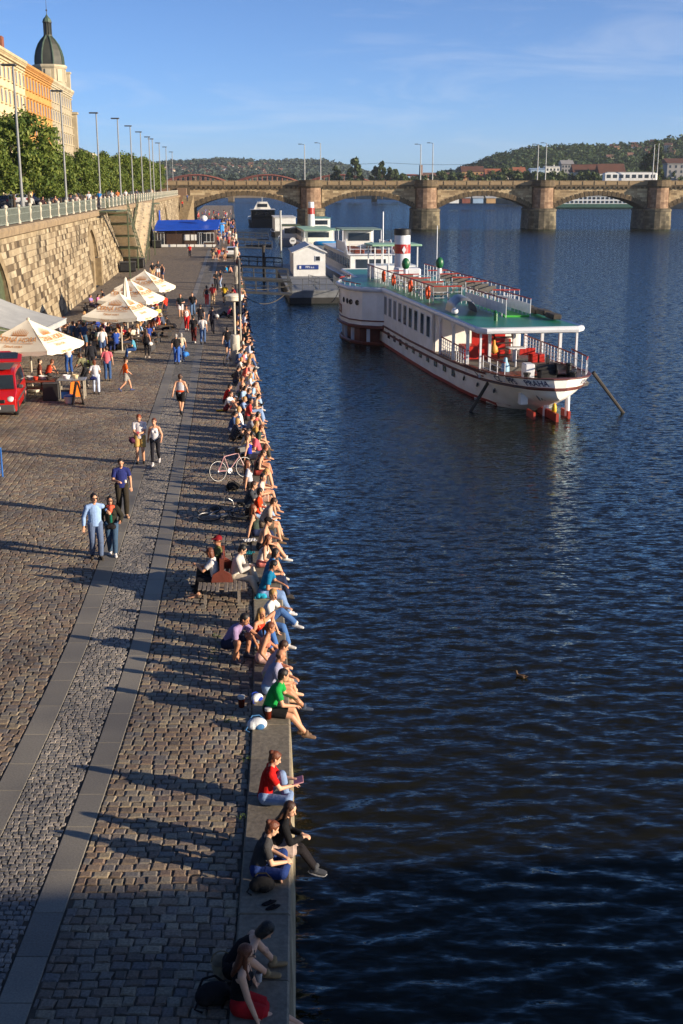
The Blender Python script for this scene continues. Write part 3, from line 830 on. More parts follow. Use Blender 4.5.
def Quaternion_(ax, an): return Quaternion(ax, an)
def crown(mb, c, rx, rz, nclump, nleaf, s, rng, shape='round'):
 c = V(c)
 for k in range(nclump):
  while True:
   u = V((rng.uniform(-1, 1), rng.uniform(-1, 1), rng.uniform(-1, 1)))
   if .15 < u.length < 1: break
  u = u.normalized() * (u.length ** .45)
  wx = 1.0
  if shape == 'poplar': wx = (1 - abs(u.z + .25) ** 1.8 * .55)
  elif shape == 'cone': wx = 1 - .55 * (u.z * .5 + .5)
  cc = c + V((u.x * rx * wx, u.y * rx * wx, u.z * rz)); cr = rng.uniform(.24, .42) * min(rx, rz) * (1 if shape == 'round' else .8)
  for j in range(nleaf):
   d = V((rng.gauss(0, 1), rng.gauss(0, 1), rng.gauss(0, .8)))
   d = d.normalized() * rng.uniform(.45, 1.05)
   leafquad(mb, cc + d * cr, s * rng.uniform(.7, 1.3), rng, d)
# forest on the hills: a far mass nobody could count
rng = random.Random(5)
def forest(name, at, px0, px1, n, s, mat, skip=lambda px, t: False, hh=(5, 9)):
 mb = MB()
 for k in range(n):
  px = rng.uniform(px0, px1); t = rng.random() ** .8
  if skip(px, t): continue
  p = at(px, t); h = rng.uniform(*hh)
  for j in range(16):
   d = V((rng.gauss(0, 1), rng.gauss(0, 1), abs(rng.gauss(0, 1))))
   d = d.normalized()
   leafquad(mb, p + V((d.x * h * .5, d.y * h * .5, d.z * h * .8)), s * rng.uniform(.7, 1.3), rng, d)
 o = mb.build(name, mat, fixn=False); tag(o, kind='stuff')
forest('hill_forest', hr, 425, 760, 3600, 2.0, M_leafh, skip=lambda px, t: px > 625 and t > .5 and rng.random() < .55, hh=(5, 10))
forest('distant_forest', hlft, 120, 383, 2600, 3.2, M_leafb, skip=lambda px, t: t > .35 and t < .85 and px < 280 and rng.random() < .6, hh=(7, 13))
# houses on the hills: one kind, copied
M_hw = [surf('house_wall_cream', C(206, 194, 170), scale=.3, rough=.9), surf('house_wall_white', C(220, 216, 206), scale=.3, rough=.9), surf('house_wall_ochre', C(186, 150, 104), scale=.3, rough=.9)]
M_hroof = [surf('tile_roof', C(124, 92, 78), C(100, 76, 66), scale=.3, rough=.9), surf('brown_roof', C(104, 66, 50), C(84, 56, 46), scale=.3, rough=.9)]
def house_proto(wm, rm, sz=(11, 9, 7), nwin=3, label='', cat='house', group=None, rf=4.0, name='house'):
 r = empty(name, (0, 0, 0), 0, label, cat, group); x, y, z = sz
 m = MB(); m.box((0, 0, z / 2 - 2), (x, y, z + 4)); m.build('wall', wm, r)
 m = MB(); e = .4; a = x / 2 + e; b_ = y / 2 + e
 m.prism([(-a, -b_, z), (-a, b_, z), (-a, 0, z + rf)], (2 * a, 0, 0)); rf_ = m.build('roof', rm, r)
 m = MB(); m.box((x * .22, y * .1, z + rf * .8), (.9, .7, 2.6)); m.build('chimney', rm, rf_)
 wme = None
 for k in range(nwin):
  for j in range(int(z // 3)):
   m = MB(); m.box((0, 0, 0), (1.2, .12, 1.6))
   if wme is None: p = m.build('window', M_glass, r); wme = p.data
   else: p = link('window', wme, r)
   p.location = (-x / 2 + x * (k + .5) / nwin, -y / 2, 1.7 + 3 * j)
 return r
GH = 'houses on the right hill'; GL = 'houses on the distant left hill'
protos = [house_proto(M_hw[i % 3], M_hroof[i % 2], label='', name='hillside_house') for i in range(3)]
first = [True] * 3
def put_house(i, loc, rz, label, group, sc_=1.0):
 if first[i]: o = protos[i]; first[i] = False; o.location = loc; o.rotation_euler.z = rz; o['label'] = label; o['group'] = group
 else: o = dup(protos[i], loc, rz, label, group)
 o.scale = (sc_,) * 3
wn = ['cream', 'white', 'ochre']; rn = ['red tiled', 'brown', 'red tiled']
for k in range(34):
 i = k % 3; px = 612 + (k * 37 % 92) + rng.uniform(-2, 2); t = .55 + .42 * ((k * 13 % 34) / 34)
 p = hr(px, t); put_house(i, p, rng.uniform(-.5, .5), 'tiny %s house with %s roof among trees on the right hill' % (wn[i], rn[i]), GH + ', ' + wn[i], rng.uniform(.42, .7))
for k in range(46):
 i = k % 3; px = 160 + (k * 29 % 125) + rng.uniform(-2, 2); t = .35 + .45 * ((k * 17 % 46) / 46)
 p = hlft(px, t); put_house(i, p, rng.uniform(-.6, .6), 'tiny %s house with %s roof on the hazy hill at the left' % (wn[i], rn[i]), GL + ', ' + wn[i], rng.uniform(.55, .85))
# quarry scar on the left hill
# bigger buildings on the far bank
def block(px0, px1, ytop, dist, wm, rm, label, rf=3.0, nwin=6, name='apartment_building', dep=14):
 a = Dp(px0, ytop, dist); b_ = Dp(px1, ytop, dist); H = a.z - rf - 1
 r = house_proto(wm, rm, (b_.x - a.x, dep, H), nwin, label, 'building', None, rf, name)
 r.location = ((a.x + b_.x) / 2, dist + dep / 2, 1); return r
M_orange = surf('orange_tile', C(160, 96, 66), C(136, 82, 58), scale=.3, rough=.9)
M_bluew = surf('pale_blue_wall', C(150, 176, 200), scale=.3, rough=.8)
M_greyw = surf('grey_wall', C(150, 148, 146), scale=.3, rough=.9)
block(462, 484, 166, 900, M_hw[2], M_hroof[1], 'ochre apartment block with brown roof at the foot of the wooded hill', 4, 5)
block(486, 512, 168.5, 870, M_hw[0], M_orange, 'long cream building with bright orange roof on the far bank', 5, 7)
block(514, 526, 167, 880, M_hw[1], M_orange, 'small white building with orange roof beside the pale blue one', 4, 3)
block(531, 545, 168, 900, M_bluew, M_bluew, 'pale blue modern building on the far bank', 1, 4)
block(546, 560, 166, 905, M_hw[1], M_hw[1], 'white modern block between the blue and the grey buildings', .6, 4)
block(562, 574, 160, 960, M_greyw, M_greyw, 'tall grey building behind the trees on the far bank', 3, 4)
block(574, 601, 164, 780, M_hw[0], M_hroof[1], 'long cream house with a wide dark brown roof left of the white palace', 5, 7)
block(600, 626, 163.5, 770, M_hw[1], M_hroof[1], 'white palace with steep brown roof above the bridge parapet', 6, 6)
block(668, 720, 158, 760, M_greyw, M_hroof[1], 'grey apartment building at the right edge beyond the bridge', 3, 9, dep=20)
block(424, 450, 172.5, 1000, M_hw[0], M_hroof[0], 'cream building with tiled roof far behind the bridge', 4, 5)
ch = MB(); p = Dp(421, 165, 900); ch.tube([(0, 0, 0), (0, 0, p.z - 1)], 1.6, 10, 1.2)
o = ch.build('factory_chimney', M_hroof[0], loc=(p.x, 900, 1)); tag(o, 'brick factory chimney standing on the far bank', 'chimney')
# trees of the far bank
def tree(loc, h, rx, label, shape='round', name='tree', mat=None, nc=26, nl=60, s=.5, trunk=.25, group=None, frac=.22):
 r = empty(name, loc, 0, label, 'tree', group)
 m = MB(); m.tube([(0, 0, -.3), (.05 * rx, 0, h * .3), (-.03 * rx, .05, h * .75)], .035 * h * (trunk / .25) * .6, 7, .01 * h)
 for k in range(5):
  a = k * 2.4; m.tube([(0, 0, h * (.25 + .06 * k)), (rx * .45 * math.cos(a), rx * .45 * math.sin(a), h * (.45 + .07 * k))], .012 * h, 5, .004 * h)
 m.build('trunk', M_bark, r)
 m = MB(); cz = h * (frac + 1) / 2
 crown(m, (0, 0, cz), rx, h * (1 - frac) / 2, nc, nl, s, rng, shape); m.build('crown', mat or M_leafd, r, fixn=False)
 return r
M_bark = surf('bark', C(84, 70, 54), C(56, 48, 38), scale=4, rough=.95, bump=.6)
def ftree(px, ytop, dist, rx, label, shape='round', **kw):
 p = Dp(px, ytop, dist); return tree((p.x, dist, 1), p.z - 1, rx, label, shape, s=kw.pop('s', 1.2), **kw)
GF = 'trees along the far bank'
ftree(355, 158, 820, 6.5, 'broad dark poplar, the first tall tree right of the bridge masts', 'cone', name='poplar', group=GF)
ftree(336, 167, 830, 4.5, 'small dark conical tree left of the broad poplar', 'cone', name='poplar', group=GF)
ftree(376, 165, 820, 4, 'left tree of the pair of narrow poplars', 'poplar', name='poplar', group=GF)
ftree(382, 160.5, 815, 3.2, 'taller narrow poplar of the pair behind the bridge', 'poplar', name='poplar', group=GF)
ftree(392, 168, 820, 4.2, 'low rounded tree right of the narrow poplars', 'round', group=GF)
ftree(657, 142, 700, 4.6, 'very tall dark poplar behind the tram', 'poplar', name='poplar', nc=50, group=GF)
ftree(649, 152, 705, 4.6, 'shorter dark poplar left of the very tall one behind the tram', 'poplar', name='poplar', nc=40, group=GF)
for k, (px, yt) in enumerate([(404, 175), (415, 176), (428, 176), (440, 173), (452, 175), (468, 173), (480, 174), (496, 172), (508, 170), (522, 174), (535, 172), (548, 170), (557, 172), (566, 174), (580, 173), (590, 172), (612, 175), (630, 173), (640, 171), (672, 173)]):
 ftree(px, yt, 740 + 6 * (k % 5) + (120 if px < 500 else 0), 7 + (k % 3), 'rounded green tree in the line along the far bank behind the bridge parapet', group='rounded trees in line behind the parapet')
for k in range(24):
 px = 186 + k * 6.3; yt = 174 + (k * 7 % 5)
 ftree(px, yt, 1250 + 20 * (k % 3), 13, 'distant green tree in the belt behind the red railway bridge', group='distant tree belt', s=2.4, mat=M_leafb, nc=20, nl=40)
# red railway bridge with bowstring arches
M_rust = surf('rust_red_steel', C(140, 84, 66), C(104, 54, 42), scale=.4, rough=.7)
rb = empty('railway_bridge', (-60, 900, 0), 0, 'rust red railway bridge of flat bowstring arches far beyond the stone bridge', 'bridge')
for k in range(5):
 xa = Dp(160 + 72 * k, 183, 900).x + 60; xb = Dp(230 + 72 * k, 183, 900).x + 60
 for yy in (0, 8):
  m = MB(); N = 14; pts = [(xa + (xb - xa) * j / N, yy, 10.8 + 6.0 * (1 - (2 * j / N - 1) ** 2)) for j in range(N + 1)]
  m.tube(pts, .75, 4); m.tube([(xa, yy, 10.5), (xb, yy, 10.5)], .7, 4)
  for j in range(1, N): m.tube([(pts[j][0], yy, 10.5), pts[j]], .22, 4)
  m.build('arch_truss', M_rust, rb)
 m = MB(); m.box((xb + .3, 4, 5), (4, 10, 14)); m.build('pier', M_bdk, rb)
# white hotel boat moored at the far bank and the sheds left of it
M_gh = surf('green_hull', C(60, 96, 80), C(48, 78, 66), scale=.3, rough=.5)
a = Dp(545, 205, 630); b_ = Dp(645, 205, 630); L = b_.x - a.x
bt = empty('hotel_boat', ((a.x + b_.x) / 2, 630, WZ), R(-4), 'long white hotel boat with green hull moored at the far bank beneath the bridge arch', 'boat')
m = MB(); m.box((0, 0, .9), (L, 9, 2.2), ch=.5); m.build('hull', M_gh, bt)
m = MB(); m.box((0, 0, 3.9), (L * .94, 8, 4.0), ch=.2); m.build('cabin', M_white, bt)
m = MB(); m.box((0, 0, 6.1), (L * .96, 8.6, .35)); m.build('roof', M_mast, bt)
wme = None
for j in range(2):
 for k in range(22):
  if wme is None:
   m = MB(); m.box((0, 0, 0), (1.3, .14, 1.1)); p = m.build('window', M_glass, bt); wme = p.data
  else: p = link('window', wme, bt)
  p.location = (-L * .45 + k * L * .9 / 21, -4.05, 3.0 + 1.9 * j)
cols = [('white', M_white), ('rust', M_rust), ('pale blue', M_bluew), ('tan', M_hw[2])]
for k, (px, w_) in enumerate(((455, 4.5), (467, 4), (479, 5), (492, 4.5))):
 p = G(px, 203.2, WZ + 2.8); r = empty('river_shed', (p.x, p.y + 6, 1.2), 0, 'small %s shed on the far bank under the third bridge arch' % cols[k][0], 'shed')
 m = MB(); m.box((0, 0, 1.1), (w_, 4, 2.4)); m.build('wall', cols[k][1], r)
 m = MB(); m.prism([(-w_ / 2 - .3, -2.3, 2.3), (-w_ / 2 - .3, 2.3, 2.3), (-w_ / 2 - .3, 0, 3.3)], (w_ + .6, 0, 0)); m.build('roof', M_mast, r)
# ================================================================== PADDLE STEAMER
M_hullw = surf('white_hull_paint', C(246, 245, 242), C(226, 223, 214), scale=.8, rough=.4, bump=.08, bscale=2)
M_boot = surf('red_boot_paint', C(166, 52, 34), C(130, 42, 32), scale=1, rough=.5)
M_strake = surf('brown_strake', C(112, 50, 40), C(88, 42, 34), scale=1, rough=.5)
M_deckg = surf('green_deck_paint', C(34, 128, 88), C(26, 104, 74), scale=.7, rough=.35, bump=.1)
M_deckgr = surf('grey_deck', C(120, 116, 108), C(96, 92, 86), scale=1.2, rough=.7)
M_wood = surf('red_brown_wood', C(120, 54, 34), C(92, 42, 28), scale=2, rough=.5)
M_trim = surf('white_trim', C(216, 218, 222), C(198, 202, 208), scale=1, rough=.35)
M_orng = surf('lifebuoy_orange', C(226, 84, 28), rough=.5)
M_vent = surf('vent_green', C(20, 92, 50), rough=.4)
M_blk = surf('black_paint', C(26, 25, 25), C(18, 18, 18), scale=2, rough=.5)
M_navy = surf('navy_lettering', C(22, 34, 92), rough=.5)
M_steel = surf('grey_steel', C(150, 154, 158), C(120, 124, 128), scale=2, rough=.35, metal=.5)
M_pole = surf('weathered_dark_pole', C(66, 60, 54), C(44, 40, 36), scale=3, rough=.85, bump=.4)
STERN = V((10.6, 56.9, WZ)); SHD = R(9.4)
ship = empty('paddle_steamer', STERN, math.pi / 2 + SHD, 'large white paddle steamer with green decks and a red banded funnel moored in the river', 'ship')
SC = Matrix.Translation(STERN) @ Matrix.Rotation(math.pi / 2 + SHD, 4, 'Z')    # +X ahead, +Y to port
def W(s, y, z): return SC @ V((s, y, z))
# z measured from the water
def hb(s):     # half beam at deck
 t = [(0, .35), (.35, 1.15), (.9, 1.75), (1.8, 2.2), (3, 2.5), (5, 2.66), (10, 2.75), (40, 2.75), (48, 2.3), (55, 1.2), (60, .12)]
 return interp(t, s)
def zd(s): return interp([(0, 2.12), (2, 2.05), (6, 1.86), (12, 1.66), (22, 1.5), (40, 1.5), (50, 1.8), (60, 2.5)], s)
def hbw(s): return interp([(0, .02), (3.4, .05), (5, .7), (8, 1.7), (14, 2.45), (22, 2.6), (40, 2.6), (50, 1.7), (57, .5), (60, .03)], s)
def zk(s): return interp([(0, 1.15), (1, .85), (2.2, .45), (3.4, .05), (5, -.6), (60, -.6)], s)
def hull_pt(s, v, side):      # v 0 keel .. 1 deck
 z0, z1 = zk(s), zd(s); z = z0 + (z1 - z0) * v
 zw = max(z0, 0.0)
 a, b_ = hbw(s), hb(s)
 t = (z - z0) / (z1 - z0)
 y = a + (b_ - a) * (t ** .55 if s < 12 else t ** .8)
 if v == 0: y *= .6
 return V((s, side * y, z))
ss = [0, .15, .35, .6, .9, 1.3, 1.8, 2.4, 3, 4, 5, 6.5, 8, 10, 12, 15, 18, 22, 26, 30, 35, 40, 44, 48, 51, 54, 57, 59, 60]
vv = [0, .12, .25, .4, .55, .7, .85, 1]
hm = MB()
for sd in (1, -1):
 vs = [hull_pt(s, v, sd) for s in ss for v in vv]; n = len(vv)
 hm.cur = 0
 for i in range(len(ss) - 1):
  for j in range(n - 1):
   zc = (vs[i * n + j].z + vs[(i + 1) * n + j + 1].z) / 2
   pass
 fs = [(i * n + j, (i + 1) * n + j, (i + 1) * n + j + 1, i * n + j + 1) for i in range(len(ss) - 1) for j in range(n - 1)]
 hm.add(vs, fs)
vs = [hull_pt(0, v, sd) for sd in (1, -1) for v in vv]; n = len(vv)
hm.add(vs, [(j, j + 1, n + j + 1, n + j) for j in range(n - 1)])
hull = hm.build('hull', M_hullw, ship, smooth=True)
# red boot stripe, brown strake bands (follow the hull just proud of it)
def band(name, za, zb, s0, s1, mat, proud=.02, bulge=None):
 mb = MB()
 ssx = [s for s in ss if s0 <= s <= s1]
 def pt(s, z, sd, k):
  z0, z1 = zk(s), zd(s); v = max(0.001, min(1, (z - z0) / (z1 - z0))); p = hull_pt(s, v, sd); p.y += sd * k
  if s < 1: p.x -= k
  return p
 for sd in (1, -1):
  for a, b_ in zip(ssx[:-1], ssx[1:]):
   A, B = (za(a) if callable(za) else za), (za(b_) if callable(za) else za); A2, B2 = (zb(a) if callable(zb) else zb), (zb(b_) if callable(zb) else zb)
   q = [pt(a, A, sd, proud), pt(b_, B, sd, proud), pt(b_, B2, sd, proud), pt(a, A2, sd, proud)]
   mb.quad(*q)
   mb.quad(pt(a, A2, sd, proud), pt(b_, B2, sd, proud), pt(b_, B2 + .01, sd, -.05), pt(a, A2 + .01, sd, -.05))
 if s0 == 0:
  mb.quad(pt(0, za(0), 1, proud), pt(0, za(0), -1, proud), pt(0, zb(0), -1, proud), pt(0, zb(0), 1, proud))
 return mb.build(name, mat, ship)
band('boot_stripe', lambda s: -.3, lambda s: .22, 4, 60, M_boot, .025)
band('rubbing_strake', lambda s: zd(s) - .52, lambda s: zd(s) - .38, 0, 60, M_strake, .06)
mid = band('deck_edge_strake', lambda s: zd(s) - .1, lambda s: zd(s) + .0, 4, 60, M_strake, .07)
# decks
dm = MB()
for a, b_ in zip(ss[:-1], ss[1:]):
 dm.quad((a, hb(a) - .04, zd(a) - .42 if a < 6 else zd(a) - .02), (b_, hb(b_) - .04, zd(b_) - .42 if b_ < 6 else zd(b_) - .02), (b_, -hb(b_) + .04, zd(b_) - .42 if b_ < 6 else zd(b_) - .02), (a, -hb(a) + .04, zd(a) - .42 if a < 6 else zd(a) - .02))
dm.build('main_deck', M_deckgr, ship)
cap = MB()
for sd in (1, -1):
 pts = [V((s, sd * (hb(s) - .06), zd(s) + .03)) for s in ss if s <= 8]
 for a, b_ in zip(pts[:-1], pts[1:]):
  n_ = V((0, sd * .14, 0)); cap.prism([a + n_ * .6, b_ + n_ * .6, b_ - n_, a - n_], (0, 0, .05))
cap.prism([V((-.1, .4, zd(0) + .03)), V((-.1, -.4, zd(0) + .03)), V((.3, -1.1, zd(0) + .03)), V((.3, 1.1, zd(0) + .03))], (0, 0, .05))
cap.build('stern_rail_cap', M_strake, ship)
# saloon: wood deck + bulkheads + windows
ZR = 3.98                                # roof underside
M_sal = M_hullw
wd = MB(); wd.box((9.2, 0, 1.66), (9.0, 5.1, .06)); wd.build('saloon_floor', M_wood, ship)
for c_, z_ in [((15.1, 2.66, 2.75), (.4, .12, 2.4))] + [((22.5, sd * 2.66, 2.74), (15.2, .12, 2.48)) for sd in (1, -1)] + [((46, sd * 2.0, 2.74), (8, .12, 2.48)) for sd in (1, -1)] + [((14.9, .95, 2.75), (.12, 3.3, 2.4)), ((14.9, -1.9, 2.75), (.12, 1.4, 2.4)), ((50, 0, 2.75), (.12, 3.8, 2.4))]:
 m = MB(); m.box(c_, z_); m.build('saloon_wall', M_sal, ship)
rw = MB(); rw.box((12.2, .1, 2.7), (.1, 2.0, 2.0)); rw.box((12.6, -1.2, 2.1), (.9, .1, 1.0)); rw.box((11.4, 1.5, 2.0), (1.4, .8, .8)); rw.build('saloon_furniture', M_red, ship)
st = MB()
for k in range(7): st.box((11.0 + .28 * k, -.75, 1.85 + .3 * k), (.3, 1.1, .06))
for k in (-.2, -1.3): st.prism([(10.8, k, 1.7), (13.0, k, 3.9), (13.0, k, 3.65), (11.0, k, 1.7)], (0, .05, 0))
st.build('companionway', M_blk, ship)
win = MB(); win.box((0, 0, 0), (.78, .05, 1.22)); fr = MB(); fr.box((0, 0, 0), (.94, .035, 1.38))
we = None
for sd in (1, -1):
 for k in range(9):
  s = 16.1 + k * 1.62 + (.12 if k > 1 else 0)
  if we is None:
   p = fr.build('window', M_trim, ship); we = p.data; q = win.build('pane', M_glass, p); qe = q.data
  else: p = link('window', we, ship); q = link('pane', qe, p)
  p.location = (s, sd * 2.735, 2.95); q.location = (0, sd * .01, 0)
pw = MB(); pw.box((0, 0, 0), (.62, .06, .42), ch=.02); pe = None
for k in range(10):
 s = 10.4 + k * 1.95
 v = (.98 - zk(s)) / (zd(s) - zk(s)); pt = hull_pt(s, v, 1)
 p = pw.build('cabin_window', M_glass, ship) if pe is None else link('cabin_window', pe, ship); pe = p.data
 p.location = (s, pt.y + .02, pt.z)
for s in (4.2, 6.2, 8.3):
 m = MB(); m.lathe((0, 0, 0), [(.02, 0), (.17, 0), (.17, .06), (.12, .06), (.12, .03), (.0, .03)], 12)
 v = (1.02 - zk(s)) / (zd(s) - zk(s)); pt = hull_pt(s, v, 1)
 p = m.build('porthole', M_glass, ship, loc=(s, pt.y + .0, pt.z)); p.rotation_euler = (R(-78), 0, R(-8))
# upper deck with rounded white edge
HW = 2.8
def slab(mb, outline, z0, z1):
 mb.prism([V((x, y, z0)) for x, y in outline], (0, 0, z1 - z0))
PBO = 5.15      # outer edge of paddle boxes
out = [(4.6, -HW + .35), (4.6, HW - .35), (5.0, HW), (29.6, HW), (29.9, HW + .5), (30.6, HW + 1.5), (32.0, PBO - .2), (34.4, PBO), (36.2, PBO - .1), (38.2, PBO - .7), (39.6, HW + .8), (40.4, HW), (50, 2.4), (50, -2.4)]
out += [(x, -y) for x, y in [(40.4, HW), (39.6, HW + .8), (38.2, PBO - .7), (36.2, PBO - .1), (34.4, PBO), (32.0, PBO - .2), (30.6, HW + 1.5), (29.9, HW + .5), (29.6, HW), (5.0, HW)]]
m = MB(); slab(m, out, ZR, ZR + .12); m.build('upper_deck', M_trim, ship)
m = MB(); slab(m, [(x + (.14 if x < 5.2 else 0), y * (1 - .14 / max(.5, abs(y)))) for x, y in out], ZR + .115, ZR + .14); m.build('deck_covering', M_deckg, ship)
m = MB(); path = [V((x, y, ZR + .02)) for x, y in out]; m.tube(path, .17, 8, closed=True); m.build('deck_rim', M_trim, ship, smooth='auto')
for s, y in [(s, sd * 2.6) for s in (5.1, 7.6, 10.6, 13.6) for sd in (1, -1)] + [(9.2, -.5), (9.2, .9)]: po = MB(); po.box((s, y, 2.76), (.15 if s > 7 else .1, .15 if s > 7 else .1, 2.46)); po.build('gallery_post', M_trim, ship)
br_ = MB()
for s in (7.6, 10.6, 13.6):
 for sd in (1, -1):
  for d in (1, -1): br_.prism([(s, sd * 2.63, ZR), (s + d * .75, sd * 2.63, ZR), (s, sd * 2.63, ZR - .6)], (0, .05, 0))
br_.build('post_bracket', M_trim, ship)
M_rrail = surf('red_rail_paint', C(184, 62, 48), C(150, 50, 40), scale=2, rough=.5)
def rails(path, z, h, name, top=M_rrail, n=2, step=1.1, mat=M_trim, solid=False):
 t = MB(); pts = [V((x, y, z + h)) for x, y in path]; t.tube(pts, .04, 5); t.build('rail_top', top, ship)
 m = MB()
 for a, b_ in zip(path[:-1], path[1:]):
  a, b_ = V((*a, z)), V((*b_, z)); L = (b_ - a).length; k = max(1, round(L / step))
  for i in range(k + 1): p = a + (b_ - a) * i / k; m.tube([p, p + V((0, 0, h))], .026, 5)
  for j in range(1, n + 1): m.tube([a + V((0, 0, h * j / (n + 1))), b_ + V((0, 0, h * j / (n + 1)))], .016, 4)
  if solid: m.box((a + b_) / 2 + V((0, 0, h * .45)), (L, .02, h * .55), rz=math.atan2(b_.y - a.y, b_.x - a.x))
 m.build(name, mat, ship)
ZU = ZR + .14
rails([(13.6, 2.55), (7.4, 2.6)], 1.62, 1.0, 'gallery_railing', n=4, step=.5)
rails([(13.6, -2.55), (7.4, -2.6), (5.2, -2.55)], 1.62, 1.0, 'gallery_railing', n=4, step=.5)
rails([(5.2, 2.4), (2.2, 2.15)], 1.75, .95, 'stern_railing', n=2); rails([(5.2, -2.4), (2.2, -2.15), (1.2, -1.7)], 1.75, 1.15, 'stern_railing', n=2)
rails([(18.0, 2.0), (18.0, .2)], ZU, 1.05, 'upper_railing', n=2)
rails([(18.0, 2.0), (29, 2.0), (29.2, 2.1), (39.5, 2.1)], ZU, 1.05, 'upper_railing', n=2, step=1.0)
rails([(14.8, -2.5), (39.5, -2.5)], ZU, 1.05, 'upper_railing', n=2, step=1.0)
for s_ in (21.5, 25.0, 28.5, 32.0): rails([(s_, 2.0), (s_, .5)], ZU, 1.05, 'upper_railing', n=2); rails([(s_, -1.0), (s_, -2.5)], ZU, 1.05, 'upper_railing', n=2)
rails([(15.0, -.9), (14.8, -2.5)], ZU, 1.05, 'upper_railing', n=2)
rails([(9.6, -.1), (17.6, .0)], ZU, 1.0, 'stairwell_railing', n=1, step=.7, solid=True)
rails([(9.6, -1.5), (15.4, -1.5)], ZU, 1.0, 'stairwell_railing', n=1, step=.7, solid=True)
rails([(30.5, 4.3), (33.5, 4.95), (37.0, 4.8), (39.4, 3.5)], ZU, .25, 'paddle_box_rail', n=0)
m = MB(); m.box((12.4, -.8, ZU + .006), (5.4, 1.3, .012)); m.box((9.9, -.8, ZU + .05), (.35, 1.5, .06)); m.build('stairwell_cover', surf('bright_green_hatch', C(70, 180, 60), scale=2, rough=.5), ship)
m = MB(); m.tube([(8.2, .9, ZU), (8.2, .9, ZU + .35), (8.4, .9, ZU + .45)], .11, 8); m.build('deck_vent', M_vent, ship)
# rounded skylight hood
m = MB(); rings = []
for k in range(9):
 a = math.pi * k / 8; rings.append([V((13.0 + x, 1.55 + .72 * math.cos(a), ZU + .02 + .95 * math.sin(a) * s_)) for x, s_ in ((-.9, .75), (-.75, .9), (.7, 1.0), (.95, .9))])
m.loft(rings); m.build('skylight_hood', M_steel, ship, smooth='auto')
m = MB(); m.ell((11.6, 2.3, ZU + .18), (.2, .2, .2)); m.build('mooring_float', M_trim, ship, smooth=True)
# benches and tables on the upper deck
bench = None
M_slat = surf('bench_slat', C(104, 98, 92), C(76, 72, 68), scale=3, rough=.7)
for k in range(7):
 for yy in (1.2, -1.9):
  if bench is None:
   b = MB()
   b.box((0, 0, .45), (.42, 1.15, .05)); b.box((.22, 0, .75), (.05, 1.15, .34))
   for a in (-.5, .5):
    for c_ in (-.16, .16): b.box((c_, a, .22), (.05, .05, .45))
   p = b.build('deck_bench', M_slat, ship); bench = p.data
  else: p = link('deck_bench', bench, ship)
  p.location = (19.4 + k * 1.7, yy, ZU)
  if 17 <= p.location.x <= 18: pass
m = MB()
for k in range(5): m.box((8.2 + k * 1.5, -2.35 + .02 * k, ZU + .2 + .05 * (k % 2)), (1.35, .5, .28), ch=.05)
m.build('folded_seat_stack', M_pole, ship)
# life rings
lr = MB(); lr.tube([(.34 * math.cos(a * math.pi / 8), 0, .34 * math.sin(a * math.pi / 8)) for a in range(16)], .09, 6, closed=True); le = None
for s in (19.0, 24.0, 29.5, 33.0):
 p = lr.build('life_ring', M_orng, ship, smooth=True) if le is None else link('life_ring', le, ship); le = p.data
 p.location = (s, 2.12, ZU + .6)
# cowl vents
for s, y in ((30.6, 1.0), (31.0, -1.6)):
 m = MB(); m.tube([(s, y, ZU), (s, y, ZU + 1.3)], .16, 10); m.build('vent_pipe', M_trim, ship)
 m = MB(); m.ell((s - .05, y, ZU + 1.65), (.24, .30, .42), 12, 8); m.build('vent_cowl', M_vent, ship, smooth=True)
# funnel
FS = 36.4
m = MB(); m.lathe((FS, 0, ZU), [(.66, 0), (.66, .2), (.6, .25), (.6, 3.6)], 24); fn = m.build('funnel', M_steel if False else M_trim, ship, smooth='auto')
m = MB(); m.lathe((FS, 0, ZU), [(.605, 2.05), (.615, 2.06), (.615, 2.74), (.605, 2.75)], 24); m.build('funnel_band', M_orng if False else M_red, fn, smooth='auto')
m = MB(); m.lathe((FS, 0, ZU), [(.61, 3.42), (.65, 3.44), (.65, 3.85), (.6, 3.9), (.4, 3.9), (.38, 3.5)], 24); m.build('funnel_cap', M_blk, fn, smooth='auto')
m = MB()
for a in (0, 1, 2):   # white diamond on the band
 t = R(120 * a + 180); c = V((FS + .625 * math.cos(t), .625 * math.sin(t), ZU + 2.35)); tx = V((-math.sin(t), math.cos(t), 0)) * .16; up = V((0, 0, .3))
 m.prism([c - tx, c - up, c + tx, c + up], V((math.cos(t), math.sin(t), 0)) * .012)
m.build('funnel_emblem', M_trim, fn)
m = MB(); m.box((34.6, 0, ZU + .55), (1.6, 1.8, 1.1), ch=.1); m.build('engine_casing', M_trim, ship)
# wheelhouse
m = MB()
for x in (38.6, 41.4):
 for y in (-1.7, -.6, .6, 1.7): m.box((x, y, ZU + 1.25), (.1, .1, 2.5))
m.build('wheelhouse_posts', M_trim, ship)
m = MB(); m.box((40, 0, ZU + .5), (2.8, 3.4, 1.0)); m.build('wheelhouse_wall', M_trim, ship)
m = MB(); m.box((40, 0, ZU + 2.56), (3.4, 4.0, .14), ch=.04); m.build('wheelhouse_roof', surf('pale_green_roof', C(150, 190, 160), scale=1, rough=.5), ship)
m = MB(); m.tube([(33.5, -2.0, ZU), (33.5, -2.0, ZU + 4.2)], .035, 6); m.build('flag_staff', M_trim, ship)
m = MB(); m.tube([(44, 0, ZU), (44, 0, ZU + 5)], .06, 6); m.build('foremast', M_trim, ship)
